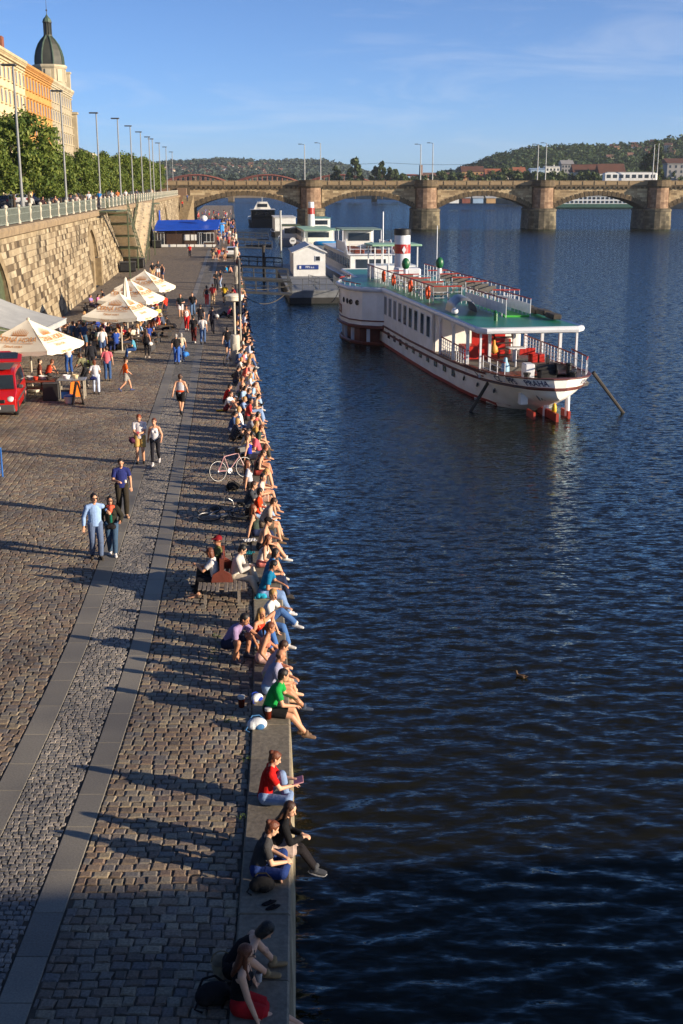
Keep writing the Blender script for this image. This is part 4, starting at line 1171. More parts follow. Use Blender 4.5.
# paddle boxes
pbo = [(29.7, HW - .3), (30.0, HW + .4), (30.7, HW + 1.35), (32.0, PBO - .34), (34.4, PBO - .12), (36.2, PBO - .22), (38.1, PBO - .85), (39.4, HW + .7), (40.2, HW - .3)]
for sd in (1, -1):
 m = MB(); lo, hi = 1.35, ZR
 for (xa, ya), (xb, yb) in zip(pbo[:-1], pbo[1:]):
  m.quad((xa, sd * ya, lo), (xb, sd * yb, lo), (xb, sd * yb, hi), (xa, sd * ya, hi))
 m.build('paddle_box', M_hullw, ship, smooth='auto')
 m = MB(); m.tube([V((x, sd * (y + .05), 1.3)) for x, y in pbo], .13, 6); m.tube([V((x, sd * (y + .04), 1.75)) for x, y in pbo], .05, 5); m.build('sponson_strake', M_strake, ship)
 m = MB()
 for x in (30.6, 32.4, 34.4, 36.4, 38.3): m.box((x, sd * (interp(pbo, x) - .3), .6), (.22, .22, 1.5))
 m.build('sponson_strut', M_trim, ship)
 m = MB(); m.tube([V((x, sd * (y - .1), .12)) for x, y in pbo], .12, 5); m.build('fender_beam', M_wood, ship)
 m = MB(); m.box((34.8, sd * 3.5, .5), (7.4, 1.5, 1.6)); m.build('wheel_housing', M_wood, ship)
 m = MB(); m.prism([V((x, sd * (y - .04), 1.36)) for x, y in pbo], (0, 0, .04)); m.build('sponson_floor', M_wood, ship)
pn = MB(); pn.lathe((0, 0, 0), [(.02, 0), (.2, 0), (.2, .05), (.14, .05), (.14, .02), (0, .02)], 12)
for s in (31.2, 31.9, 32.7, 33.7):
 y = interp(pbo, s); p = pn.build('porthole', M_glass, ship, loc=(s, y + .0, 3.0)); p.rotation_euler = (R(-90), 0, R(40 if s < 32 else 10))
# nameplate + round emblem on the port paddle box
def on_box(me, s0, z0, name, mat=None, flip=True, proud=.03):
 for v in me.vertices:
  s = s0 - v.co.x; y = interp(pbo, s) + proud + v.co.z; z = z0 + v.co.y
  v.co = V((s, y, z))
 return link(name, me, ship)
m = MB()
for k in range(12):
 s0 = 34.3 + k * .24; m.quad((s0, interp(pbo, s0) + .02, 1.95), (s0 + .24, interp(pbo, s0 + .24) + .02, 1.95), (s0 + .24, interp(pbo, s0 + .24) + .02, 2.6), (s0, interp(pbo, s0) + .02, 2.6))
m.build('name_board', M_strake, ship)
on_box(text_mesh('VYŠEHRAD', .46, M_trim, 1.0), 35.75, 2.28, 'name_lettering', proud=.04)
m = MB(); cx, cz = 35.75, 3.12
m.add([V((cx + r_ * math.cos(a * math.pi / 12), interp(pbo, cx + r_ * math.cos(a * math.pi / 12)) + .03, cz + r_ * math.sin(a * math.pi / 12))) for r_ in (.42, .5) for a in range(24)],
  [(a, (a + 1) % 24, 24 + (a + 1) % 24, 24 + a) for a in range(24)])
for q in (.0, .5, 1.0, 1.5): m.box((cx + .2 * math.cos(q * math.pi), interp(pbo, cx) + .03, cz + .2 * math.sin(q * math.pi)), (.3, .01, .05), rot=Matrix.Rotation(-q * math.pi, 3, 'Y'))
m.box((cx, interp(pbo, cx) + .03, cz), (.12, .012, .12)); m.build('emblem', surf('emblem_grey', C(120, 116, 112), rough=.6), ship)
# stern lettering wrapped on the hull
def on_hull(me, dist0, z0, side, name):
 # arc length along the deck edge from the stern tip
 tab = [(0.0, 0.0)]; pr = V((0, hb(0), 0)); L = 0; s = 0
 while s < 8:
  s += .05; p = V((s, hb(s), 0)); L += (p - pr).length; tab.append((L, s)); pr = p
 for v in me.vertices:
  d = dist0 - side * v.co.x; s = max(0.02, interp(tab, max(0.0, d))); z = z0 + v.co.y + zd(s) - zd(1.5)
  vv_ = (z - zk(s)) / (zd(s) - zk(s)); p = hull_pt(s, min(1, vv_), side)
  n_ = V((-(hb(s + .1) - hb(max(0, s - .1))) / .2 if s > .1 else -1.5, 1, 0)).normalized()
  v.co = V((p.x + n_.x * .035, side * (abs(p.y) + n_.y * .035), p.z))
 return link(name, me, ship)
ZT = zd(1.5) - .19
for tx, d, sz in (('CZ', 3.7, .42), ('PPS', 2.45, .42), ('PRAHA', .95, .40)):
 on_hull(text_mesh(tx, sz, M_navy), d, ZT, 1, 'stern_lettering')
on_hull(text_mesh('VYŠEHRAD', .34, M_navy), 1.9, ZT, -1, 'stern_lettering')
# stern: rudder, posts, ornament, deck gear
m = MB(); m.box((1.2, 0, .05), (1.9, .14, .75)); m.box((2.4, 0, -.1), (1.2, .2, .9)); m.build('rudder', M_boot, ship)
for sd in (.9, -.9):
 m = MB(); m.box((1.6, sd, .1), (1.1, .12, .55)); m.build('side_rudder', M_boot, ship)
m = MB(); m.tube([(1.4, -.9, .1), (1.4, -.9, 1.4)], .13, 8); m.build('rudder_stock', M_trim, ship)
m = MB(); m.tube([(2.0, 0, 0), (2.0, 0, .8)], .16, 8); m.build('rudder_stock', M_trim, ship)
m = MB(); m.box((1.9, 1.25, .95), (.4, .4, .6), ch=.03); m.build('stern_light_box', M_trim, ship)
m = MB(); m.ell((.9, -.05, .55), (.14, .12, .3)); m.build('yellow_float', surf('yellow_plastic', C(226, 178, 30), rough=.5), ship, smooth=True)
m = MB()
for a in (-2, -1, 0, 1, 2): m.ell((.75 + .08 * abs(a), .55 + .13 * a, 1.18 + .08 * (2 - abs(a))), (.06, .06, .26), 8, 6, Matrix.Rotation(R(-18 * a), 3, 'X'))
m.build('stern_ornament', M_steel, ship, smooth=True)
m = MB(); m.box((3.4, .55, 2.1), (.7, .5, .75), ch=.05); m.build('deck_locker', M_trim, ship)
m = MB(); m.box((3.2, -.4, 1.95), (.6, .9, .5), ch=.05); m.tube([(3.2, -.9, 2.25), (3.2, .15, 2.25)], .2, 10); m.box((3.5, -.5, 2.5), (.12, .12, .7)); m.tube([(3.0, -.75, 2.2), (3.0, -.8, 2.2)], .32, 12); m.build('anchor_winch', M_blk, ship)
m = MB()
for s, y in ((1.6, 1.2), (4.4, 2.0), (1.6, -1.2), (4.4, -2.0)):
 m.lathe((s, y, 1.66), [(.14, 0), (.14, .5), (.19, .55), (.19, .62), (.05, .64)], 10)
m.build('bollard', M_blk, ship, smooth='auto')
m = MB(); m.lathe((6.0, .95, 1.62), [(.24, 0), (.22, .4), (.13, .55), (.1, .7), (.08, .8)], 12); m.build('blue_barrel', surf('pale_blue_plastic', C(128, 176, 206), rough=.5), ship, smooth='auto')
m = MB(); m.tube([(6.6, .2, 1.65), (6.6, .2, 2.85)], .05, 6); m.box((6.6, .2, 2.85), (.6, .9, .06)); m.build('deck_table', M_trim, ship)
m = MB()
for k in range(4): m.box((8.6 + .4 * (k % 2), -1.9 + .4 * (k // 2), 1.95), (.35, .3, .5)); m.box((8.9, -1.5 + .2 * k, 2.3), (.06, .3, .4))
m.build('deck_chair', M_red, ship)
m = MB(); m.lathe((10.2, .35, 2.0), [(.02, 0), (.24, .15), (.22, .4), (.1, .55), (.07, .8), (.02, .82)], 10); m.build('hanging_lantern', surf('amber_plastic', C(206, 150, 60), rough=.5), ship, smooth=True)
m = MB(); m.box((14.8, -1.1, 2.6), (.05, 1.9, 1.5)); m.build('canvas_screen', M_hullw, ship)
M_rope = surf('rope', C(84, 76, 62), scale=6, rough=.9)
# spud poles over the quarters (each its own thing)
for k, (a, b_, lb) in enumerate(((Dp(497, 368, 61.6), G(466, 419, WZ - .3), 'dark weathered wooden pole slanting from the steamer rail into the water on the quay side'), (Dp(595, 375, 58.6), G(626, 416.5, WZ - .2), 'dark weathered wooden pole slanting into the water beyond the steamer stern'))):
 m = MB(); d = b_ - a; m.tube([a - d * .06 - a, d], .095, 8, .08)
 tag(m.build('mooring_pole', M_pole, loc=a, smooth='auto'), lb, 'pole', 'mooring poles at the steamer stern')
# ================================================================== PONTOON, HOUSE BOAT, OTHER BOATS
M_pont = surf('pontoon_grey', C(128, 132, 136), C(100, 104, 108), scale=1, rough=.7)
M_phull = surf('pontoon_dark_hull', C(50, 50, 50), C(36, 36, 36), scale=1, rough=.7)
M_wroof = surf('white_roof_sheet', C(206, 206, 204), C(186, 186, 184), scale=1, rough=.6)
M_bsign = surf('blue_sign', C(30, 58, 128), rough=.5)
pa = G(289.5, 304, WZ); pb = G(340, 304, WZ)
PL = 40.0
pt = empty('pontoon', (pa.x, pa.y, WZ), R(5), 'grey landing pontoon with railings floating in front of the steamer bow', 'pontoon')
PWd = pb.x - pa.x
m = MB(); m.box((PWd / 2, PL / 2, .55), (PWd, PL, 1.3), ch=.08); m.build('hull', M_phull, pt)
m = MB(); m.box((PWd / 2, PL / 2, 1.22), (PWd + .2, PL + .2, .16)); m.build('deck', M_pont, pt)
m = MB()
for yy in (0.1,): m.box((PWd / 2, -.02, .9), (PWd, .08, .6))
m.build('bow_plate', M_pont, pt)
def simple_rail(parent, pts, z, h, mat, name='railing', step=1.2, n=2, r=.035):
 m = MB()
 for a, b_ in zip(pts[:-1], pts[1:]):
  a, b_ = V((*a, z)), V((*b_, z)); k = max(1, round((b_ - a).length / step))
  for i in range(k + 1): p = a + (b_ - a) * i / k; m.tube([p, p + V((0, 0, h))], r, 5)
  for j in range(1, n + 1): m.tube([a + V((0, 0, h * j / n)), b_ + V((0, 0, h * j / n))], r * .8, 4)
 m.build(name, mat, parent)
M_railg = surf('grey_rail', C(96, 100, 104), C(76, 80, 84), scale=2, rough=.5)
simple_rail(pt, [(.15, .2), (PWd - .15, .2), (PWd - .15, 6)], 1.3, 1.1, M_railg); simple_rail(pt, [(.15, .2), (.15, 8)], 1.3, 1.1, M_railg); simple_rail(pt, [(PWd * .45, 5.5), (PWd * .62, 1.5)], 1.3, 1.1, M_railg)
hs = empty('ticket_house', W(0, 0, 0), 0, 'white pontoon house with gabled roof and dark blue sign standing on the grey pontoon', 'house')
hs.location = V((pa.x + PWd * .30, pa.y + 19, WZ + 1.3)); hs.rotation_euler.z = R(5)
HWd = 3.6
m = MB(); m.prism([(-HWd / 2, 0, 0), (HWd / 2, 0, 0), (HWd / 2, 0, 2.6), (0, 0, 3.3), (-HWd / 2, 0, 2.6)], (0, 9, 0)); m.build('wall', M_white, hs)
m = MB()
for sd in (1, -1): m.prism([(sd * (HWd / 2 + .2), -.2, 2.54), (0, -.2, 3.36), (0, -.2, 3.46), (sd * (HWd / 2 + .2), -.2, 2.64)], (0, 9.4, 0))
m.build('roof', M_wroof, hs)
m = MB(); m.box((.95, -.03, 1.95), (.6, .06, .6)); w1 = m.build('window', M_trim, hs)
m = MB(); m.box((.95, -.05, 1.95), (.46, .06, .46)); m.build('pane', M_glass, w1)
m = MB(); m.box((-.15, -.04, 1.0), (2.35, .07, .5), ch=.02); sg = m.build('sign_board', M_bsign, hs)
tm = text_mesh('PPS a.s.', .34, M_trim); p = link('sign_lettering', tm, sg); p.location = (.05, -.085, 1.0); p.rotation_euler = (R(90), 0, 0)
m = MB(); m.box((-1.05, -.085, 1.0), (.2, .01, .3)); m.build('sign_symbol', M_trim, sg)
def boat(loc, rz, L, B, label, hullm, cabin, roofm, zc=2.4, name='river_boat', cab=(.25, .8), freeboard=1.2, win=True, canopy=None):
 r = empty(name, loc, rz, label, 'boat')
 st = [(-.5, .8), (-.42, .95), (0, 1), (.3, .92), (.42, .6), (.5, .05)]
 m = MB(); rings = []
 for t, k in st: rings.append([V((k * B / 2 * .9, t * L, -.6)), V((k * B / 2, t * L, freeboard + (.25 if t > .3 else 0))), V((-k * B / 2, t * L, freeboard + (.25 if t > .3 else 0))), V((-k * B / 2 * .9, t * L, -.6))])
 m.loft(rings); m.build('hull', hullm, r)
 m = MB(); m.tube([V((k * B / 2 + .03, t * L, freeboard + (.22 if t > .3 else -.03))) for t, k in st], .08, 5); m.tube([V((-k * B / 2 - .03, t * L, freeboard + (.22 if t > .3 else -.03))) for t, k in st], .08, 5); m.build('gunwale', M_trim, r)
 y0, y1 = (cab[0] - .5) * L, (cab[1] - .5) * L
 m = MB(); m.box((0, (y0 + y1) / 2, freeboard + zc / 2 - .02), (B * .78, y1 - y0, zc), ch=.08); m.build('cabin', cabin, r)
 m = MB(); m.box((0, (y0 + y1) / 2, freeboard + zc + .06), (B * .86, y1 - y0 + .5, .14), ch=.04); m.build('roof', roofm, r)
 if win:
  k = max(2, int((y1 - y0) / 1.6)); e = None
  for sd in (1, -1):
   for i in range(k):
    w_ = MB(); w_.box((0, 0, 0), (.06, 1.0, zc * .42))
    p = w_.build('window', M_glass, r) if e is None else link('window', e, r); e = p.data
    p.location = (sd * B * .39, y0 + (i + .5) * (y1 - y0) / k, freeboard + zc * .6)
  w_ = MB(); w_.box((0, y0 - .02, freeboard + zc * .6), (B * .55, .06, zc * .42)); w_.build('rear_window', M_glass, r)
 return r
# white excursion boat astern of the pontoon
p0 = G(353, 290, WZ)
b2 = boat((p0.x + .4, p0.y + 17, WZ), R(7), 34, 6.2, 'white excursion boat with open upper deck of brown benches just ahead of the steamer', M_hullw, M_white, M_trim, cab=(.1, .9), name='excursion_boat')
m = MB()
for sd in (-1, 1):
 m.box((sd * 1.25, -9, 3.95), (1.2, 8, .55), ch=.1)
m.build('upper_bench', M_wood, b2)
m = MB()
for sd in (-1, 1):
 m.prism([(sd * 2.6, -14, 3.7), (sd * 2.6, -11, 3.7), (sd * 2.6, -11, 5.2)], (.12 * sd, 0, 0)); m.box((sd * 2.6, -7, 4.35), (.1, 8, 1.1))
m.build('deck_screen', M_trim, b2)
simple_rail(b2, [(-2.4, -13.5), (2.4, -13.5)], 3.7, 1.1, M_trim)
m = MB(); m.box((0, -2, 4.9), (3.4, 3, 2.2), ch=.15); m.build('wheelhouse', M_white, b2)
m = MB(); m.box((0, -3.52, 5.2), (2.6, .06, .9)); m.build('rear_window', M_glass, b2)
m = MB(); m.box((0, -3, 6.15), (5.0, 7, .12), ch=.04); m.build('canopy', surf('grey_green_canopy', C(124, 146, 136), scale=1, rough=.7), b2)
m = MB()
for sd in (-1, 1):
 for yy in (-6.3, .3): m = MB(); m.box((sd * 2.3, yy, 4.9), (.1, .1, 2.5)); m.build('canopy_post', M_trim, b2)
for k, yy in enumerate((-13, -10)):
 p = link('life_ring', lr.mesh('life_ring'), b2); p.data.materials.append(M_orng); p.location = (2.75, yy, 4.6); p.rotation_euler = (0, 0, R(90))
# restaurant boat with green roof and red hanging sign
p0 = G(312, 250, WZ)
b3 = boat((p0.x, p0.y + 14, WZ), R(6), 30, 7.0, 'white restaurant boat with pale green roof and orange interior behind the ticket house', M_hullw, M_white, surf('pale_green_roof', C(150, 190, 160), scale=1, rough=.5), cab=(.15, .75), zc=2.2, name='restaurant_boat')
m = MB(); m.box((0, -13, 3.6), (6.4, 9, .14)); m.build('canopy', surf('pale_green_roof', C(150, 190, 160), scale=1, rough=.5), b3)
m = MB()
for sd in (-1, 1):
 for yy in (-17, -13, -9): m = MB(); m.box((sd * 3.0, yy, 2.4), (.1, .1, 2.4)); m.build('canopy_post', M_trim, b3)
m = MB(); m.box((0, -10.2, 2.2), (4, .3, 1.2)); m.build('bar_front', M_orng, b3)
m = MB(); m.lathe((0, 6, 3.4), [(.7, 0), (.6, 4.6), (.5, 4.7)], 14); m.build('funnel', M_trim, b3, smooth='auto')
m = MB(); m.lathe((0, 6, 3.4), [(.68, 2.4), (.7, 2.4), (.66, 3.6), (.6, 3.6)], 14); m.build('funnel_band', M_red, b3)
# inflated blue dinghy
p0 = G(327, 244, WZ + 1.5)
m = MB(); m.tube([V((2.0 * math.cos(a * math.pi / 8), .9 * math.sin(a * math.pi / 8), .3)) for a in range(16)], .36, 8, closed=True); m.box((0, 0, .15), (3.4, 1.3, .1))
dg_ = m.build('inflatable_boat', surf('bright_blue_rubber', C(36, 148, 214), rough=.4), loc=(p0.x, p0.y, WZ + 1.3), rz=R(4), smooth='auto'); tag(dg_, 'bright blue inflatable dinghy lying between the ticket house and the excursion boat', 'dinghy')
m = MB(); m.box((0, 0, .6), (1.6, 6, 1.4), ch=.1); raft = m.build('mooring_raft', M_pont, loc=(p0.x, p0.y, WZ)); raft.scale = (3.2, 1, 1); tag(raft, 'grey mooring raft carrying the blue inflatable dinghy', 'raft')
p0 = G(278.5, 246, WZ)
boat((p0.x + 1.9, p0.y + 9, WZ), R(5), 18, 4.6, 'small grey workboat with olive green cabin roof beside the ticket house', surf('grey_hull', C(120, 128, 140), scale=1, rough=.5), M_white, surf('olive_roof', C(84, 96, 66), scale=1, rough=.7), cab=(.3, .7), name='workboat')
p0 = G(270, 237, WZ)
boat((p0.x + 2.6, p0.y + 10, WZ), R(5), 20, 6.0, 'white box shaped houseboat on a dark float farther along the moorings', M_phull, M_white, M_wroof, cab=(.05, .9), zc=3.0, name='houseboat', win=False)
p0 = G(318, 234, WZ); boat((p0.x, p0.y + 9, WZ), R(6), 22, 5.4, 'white sightseeing launch with teal roof moored outermost before the bridge pier', M_hullw, M_white, surf('teal_roof', C(90, 150, 150), scale=1, rough=.5), cab=(.15, .8), name='sightseeing_launch')
# dark barge by the bridge
p0 = G(259, 226, WZ)
b4 = boat((p0.x, p0.y + 14, WZ), R(5), 36, 8.5, 'dark blue cargo barge with a pale wheelhouse moored by the bridge arch', surf('dark_blue_hull', C(40, 46, 58), scale=1, rough=.5), M_phull, M_wroof, cab=(.1, .5), name='cargo_barge', freeboard=2.0)
m = MB(); m.prism([(-2.6, -8, 4.4), (2.6, -8, 4.4), (1.4, -8, 6.6), (-1.4, -8, 6.6)], (0, 5, 0)); m.build('wheelhouse', M_white, b4)
m = MB(); m.box((0, -8.05, 5.6), (2.8, .1, .9)); m.build('window', M_glass, b4)
m = MB(); m.tube([(0, -4, 6), (0, -4, 11)], .1, 6); m.build('mast', M_mast, b4)
m = MB(); p0 = G(258, 247.5, WZ)
m2 = empty('rowing_boat', (p0.x, p0.y + 1, WZ), R(80), 'small dark rowing boat floating between the gangways', 'boat')
rings = [[V((k * 1.0 * .7, t, -.2)), V((k * 1.0, t, .4)), V((k * .85, t, .4)), V((0, t, .1)), V((-k * .85, t, .4)), V((-k * 1.0, t, .4)), V((-k * .7, t, -.2))] for t, k in ((-2.4, .5), (-1.5, .95), (0, 1), (1.5, .8), (2.6, .05))]
m.loft(rings); m.build('hull', M_phull, m2); m = MB(); m.box((0, -.8, .3), (1.7, .3, .05)); m.box((0, .7, .3), (1.7, .3, .05)); m.build('thwart', M_slat, m2)
M_gw = surf('dark_gangway_steel', C(58, 60, 62), C(42, 44, 46), scale=2, rough=.6)
def gangway(y0, y1, xe, label, z1=WZ + 1.35, rh=1.05):
 a = Q(-.05, y0, .02); b_ = V((xe, y1, z1)); d = b_ - a; L = d.length
 r = empty('gangway', a, 0, label, 'gangway', 'gangways from the quay to the moorings')
 dn = d.normalized(); s = V((-dn.y, dn.x, 0)) * .7
 m = MB(); m.prism([s, -s, -s + V((0, 0, -.18)), s + V((0, 0, -.18))], d); m.build('walkway', M_gw, r)
 for q in (s, -s):
  m = MB(); N = max(3, int(L / 1.0)); up = V((0, 0, rh))
  m.tube([q + up, q + up + d], .055, 5); m.tube([q + up * .5, q + up * .5 + d], .03, 4)
  for k in range(N + 1): p = q + d * k / N; m.tube([p, p + up], .035, 5)
  m.build('handrail', M_gw, r)
 return r
def gw(row, pe, label):
 y = G(243, row, 0).y; gangway(y, y + .6, (pe - 341.5) / FPX * (y * CP + (CAMZ - WZ) * SP), label)
gw(291, 291, 'nearest dark steel gangway leading from the quay to the grey pontoon')
gw(277, 288, 'second dark steel gangway leading to the white ticket house')
gw(265, 282, 'third gangway with high railings reaching the grey workboat')
gw(246.5, 272, 'gangway leading to the white houseboat')
gw(238, 268, 'farthest gangway short of the dark barge')
# dolphins (piles) and mooring lines
pm = None
for (px, py, h, lb) in ((264, 281, 4.2, 'dark steel mooring pile nearest, standing by the second gangway'), (281, 252, 7.0, 'tall thin pale pile beside the grey workboat')):
 p = G(px, py, WZ); m = MB(); m.tube([(0, 0, -3), (0, 0, h - .15)], .17, 9); m.tube([(0, 0, h - .15), (0, 0, h)], .22, 9)
 tag(m.build('mooring_pile', M_pole if h < 5 else M_mast, loc=p, smooth='auto'), lb, 'pile')
def line(a, b_, sag, label):
 a, b_ = V(a), V(b_); m = MB(); m.tube([(b_ - a) * (k / 16) - V((0, 0, sag * 4 * (k / 16) * (1 - k / 16))) for k in range(17)], .035, 5)
 tag(m.build('mooring_line', M_rope, loc=a), label, 'rope')
y = G(249, 296, 0).y; line(Q(.2, y, .2), V((pa.x + .1, pa.y + .5, WZ + 1.5)), 1.2, 'slack mooring rope curving from the quay to the pontoon corner')
line(Q(.2, y + 6, .2), V((pa.x + .1, pa.y + 5, WZ + 1.5)), .3, 'taut mooring rope above the slack one by the pontoon')
line(W(40, 5.0, 2.2), V((pa.x + PWd, pa.y + 1, WZ + 1.5)), .25, 'short rope tying the steamer to the pontoon')
# life-ring board (round white sign) on the moorings
p0 = G(293.5, 247, WZ + 2.2); r = empty('round_sign', (p0.x, p0.y - 2, WZ + 1.0), 0, 'round white sign on a short post beside the workboat', 'sign')
m = MB(); m.tube([(0, 0, 0), (0, 0, 2.2)], .05, 6); m.build('post', M_mast, r)
m = MB(); m.lathe((0, 0, 0), [(.02, 0), (.5, 0), (.5, .06), (.02, .06)], 18); q = m.build('disc', M_white, r); q.location = (0, -.08, 2.2); q.rotation_euler = (R(90), 0, 0)
m = MB(); m.box((0, 0, 0), (.5, .01, .14)); q = m.build('mark', M_blk, r); q.location = (0, -.15, 2.2)
# ================================================================== PEOPLE
def capsule(mb, p0, r0, p1, r1, n=12, side=None, flat0=False, flat1=False):
 """tapered capsule; r may be (a, b): a along 'side', b across"""
 p0, p1 = V(p0), V(p1); d = p1 - p0
 if d.length < 1e-5: d = V((0, 0, 1e-4))
 ax = d.normalized()
 A0, B0 = r0 if isinstance(r0, tuple) else (r0, r0); A1, B1 = r1 if isinstance(r1, tuple) else (r1, r1)
 rings = []
 if not flat0:
  for t in (-80, -50, -22):
   c, s = math.cos(R(t)), math.sin(R(t)); rings.append(mb.ring(p0 + ax * (min(A0, B0) * s), ax, A0 * c, n, side, B0 * c))
 rings.append(mb.ring(p0, ax, A0, n, side, B0)); rings.append(mb.ring(p1, ax, A1, n, side, B1))
 if not flat1:
  for t in (22, 50, 80):
   c, s = math.cos(R(t)), math.sin(R(t)); rings.append(mb.ring(p1 + ax * (min(A1, B1) * s), ax, A1 * c, n, side, B1 * c))
 mb.loft(rings)
def remesh(mb, voxel, it=2, fac=.5):
 me = mb.mesh('m'); o = bpy.data.objects.new('m', me)
 bm = bmesh.new(); bm.from_mesh(me); bmesh.ops.recalc_face_normals(bm, faces=bm.faces); bm.to_mesh(me); bm.free()
 md = o.modifiers.new('r', 'REMESH'); md.mode = 'VOXEL'; md.voxel_size = voxel; md.use_smooth_shade = True
 if it: s = o.modifiers.new('s', 'SMOOTH'); s.iterations = it; s.factor = fac
 me2 = baked(o)
 bpy.data.objects.remove(o); bpy.data.meshes.remove(me)
 if me2.polygons: me2.polygons.foreach_set('use_smooth', [True] * len(me2.polygons))
 return me2
def ik(a, t, l1, l2, pole):
 d = t - a; L = min(max(d.length, .06), (l1 + l2) * .998); dn = d.normalized(); t = a + dn * L
 x = (l1 * l1 - l2 * l2 + L * L) / (2 * L); h = math.sqrt(max(l1 * l1 - x * x, 0))
 p = V(pole); p = p - dn * p.dot(dn)
 if p.length < 1e-3: p = dn.orthogonal()
 return a + dn * x + p.normalized() * h, t
def rotv(v, yaw, pitch=0):      # +X forward, yaw left positive, pitch down positive
 v = Matrix.Rotation(yaw, 3, 'Z') @ (Matrix.Rotation(pitch, 3, 'Y') @ V(v)); return v
def solve(p):
 J = {}; fem = p.get('fem', False)
 pel = V(p['pel']); lean = R(p.get('lean', 0)); side = R(p.get('side', 0)); tw = R(p.get('twist', 0)); yaw = R(p.get('yaw', 0))
 def up(l): return (Matrix.Rotation(yaw, 3, 'Z') @ Matrix.Rotation(-side, 3, 'X') @ Matrix.Rotation(l, 3, 'Y')) @ V((0, 0, 1))
 u1, u2, u3 = up(lean * .75), up(lean * 1.15), up(lean * .6 + R(p.get('nod', 0)) * .3)
 J['pel'] = pel; J['ch'] = pel + u1 * .30; J['nk'] = J['ch'] + u2 * .20
 lv = Matrix.Rotation(yaw + tw, 3, 'Z') @ V((0, 1, 0)); lv = (lv - u2 * lv.dot(u2)).normalized()
 J['l'] = lv; J['f'] = lv.cross(u2).normalized(); J['u'] = u2
 hl = Matrix.Rotation(yaw, 3, 'Z') @ V((0, 1, 0)); J['pl'] = hl
 hy, hp = yaw + tw + R(p.get('hyaw', 0)), R(p.get('nod', 0))
 J['hf'] = rotv((1, 0, 0), hy, hp); J['hl'] = rotv((0, 1, 0), hy, 0); J['hu'] = J['hf'].cross(J['hl'])
 J['hd'] = J['nk'] + u3 * .13 + J['hu'] * .045 + J['hf'] * .02
 sw = .155 if fem else .18
 kp = p.get('kpole', (1, 0, .35))
 for s, k in ((1, 'L'), (-1, 'R')):
  sh = J['nk'] - u2 * .05 + lv * (s * sw); J['sh' + k] = sh
  h = p.get('h' + k)
  t = V(h) if h is not None else sh + J['f'] * .08 + lv * (s * .09) - V((0, 0, .5))
  ep = p.get('epole' + k, None)
  ep = V(ep) if ep else J['f'] * -.7 + lv * (s * .55) + V((0, 0, -.55))
  J['el' + k], J['wr' + k] = ik(sh, t, .285, .25, ep)
  hp_ = pel + hl * (s * .095) - V((0, 0, .03)); J['hip' + k] = hp_
  f = V(p['f' + k]); pk = p.get('kpole' + k, kp); pk = V((pk[0], s * pk[1], pk[2])) if 'kpole' + k not in p else V(pk)
  J['kn' + k], J['an' + k] = ik(hp_, f, .43, .42, pk)
  td = V(p.get('t' + k, p.get('toe', (1, s * .15, -.05)))).normalized(); J['to' + k] = td
 return J
def b_head(mb, J, n=14):
 hd, f, l, u = J['hd'], J['hf'], J['hl'], J['hu']
 M = Matrix((f, l, u)).transposed()
 mb.ell(hd + u * .02 - f * .008, (.096, .078, .105), n, 10, M)
 mb.ell(hd - u * .055 + f * .022, (.066, .056, .062), n, 8, M)             # jaw
 capsule(mb, hd + f * .086 - u * .005, .010, hd + f * .104 - u * .036, .014, 8)   # nose
 for s in (1, -1):
  capsule(mb, hd + l * (s * .078) - u * .01, .012, hd + l * (s * .080) + u * .022 - f * .008, .016, 6)
 capsule(mb, hd + f * .072 - u * .066 - l * .016, .012, hd + f * .072 - u * .066 + l * .016, .012, 6)   # lips
def b_hand(mb, J, k, s, fine):
 wr = J['wr' + k]; d = (wr - J['el' + k]).normalized(); g = J.get('grip' + k, .5)
 sd = J['l'] * s; nrm = d.cross(sd)
 if nrm.length < .2: nrm = d.cross(V((0, 0, 1)))
 nrm.normalize(); acr = nrm.cross(d).normalized()
 capsule(mb, wr + d * .01, (.030, .018), wr + d * .075, (.038, .014), 10, side=acr)
 pal = nrm if nrm.dot(J['f'] - V((0, 0, .3))) > 0 else -nrm
 for i, (o, ln) in enumerate(((-.030, .062), (-.010, .074), (.010, .070), (.029, .056))):
  a = wr + d * .082 + acr * o; m = a + (d * math.cos(g * .6) + pal * math.sin(g * .6)).normalized() * ln * .55
  e = m + (d * math.cos(g * 1.6) + pal * math.sin(g * 1.6)).normalized() * ln * .5
  capsule(mb, a, .0085, m, .008, 6); capsule(mb, m, .008, e, .0065, 6)
 a = wr + d * .03 + acr * .028 * (1 if acr.dot(J['f']) > 0 else -1); sg = acr * (1 if acr.dot(J['f']) > 0 else -1)
 m = a + (d * .6 + sg * .6 + pal * .3).normalized() * .042; capsule(mb, a, .012, m, .009, 6); capsule(mb, m, .009, m + (d * .9 + pal * .4).normalized() * .03, .007, 6)
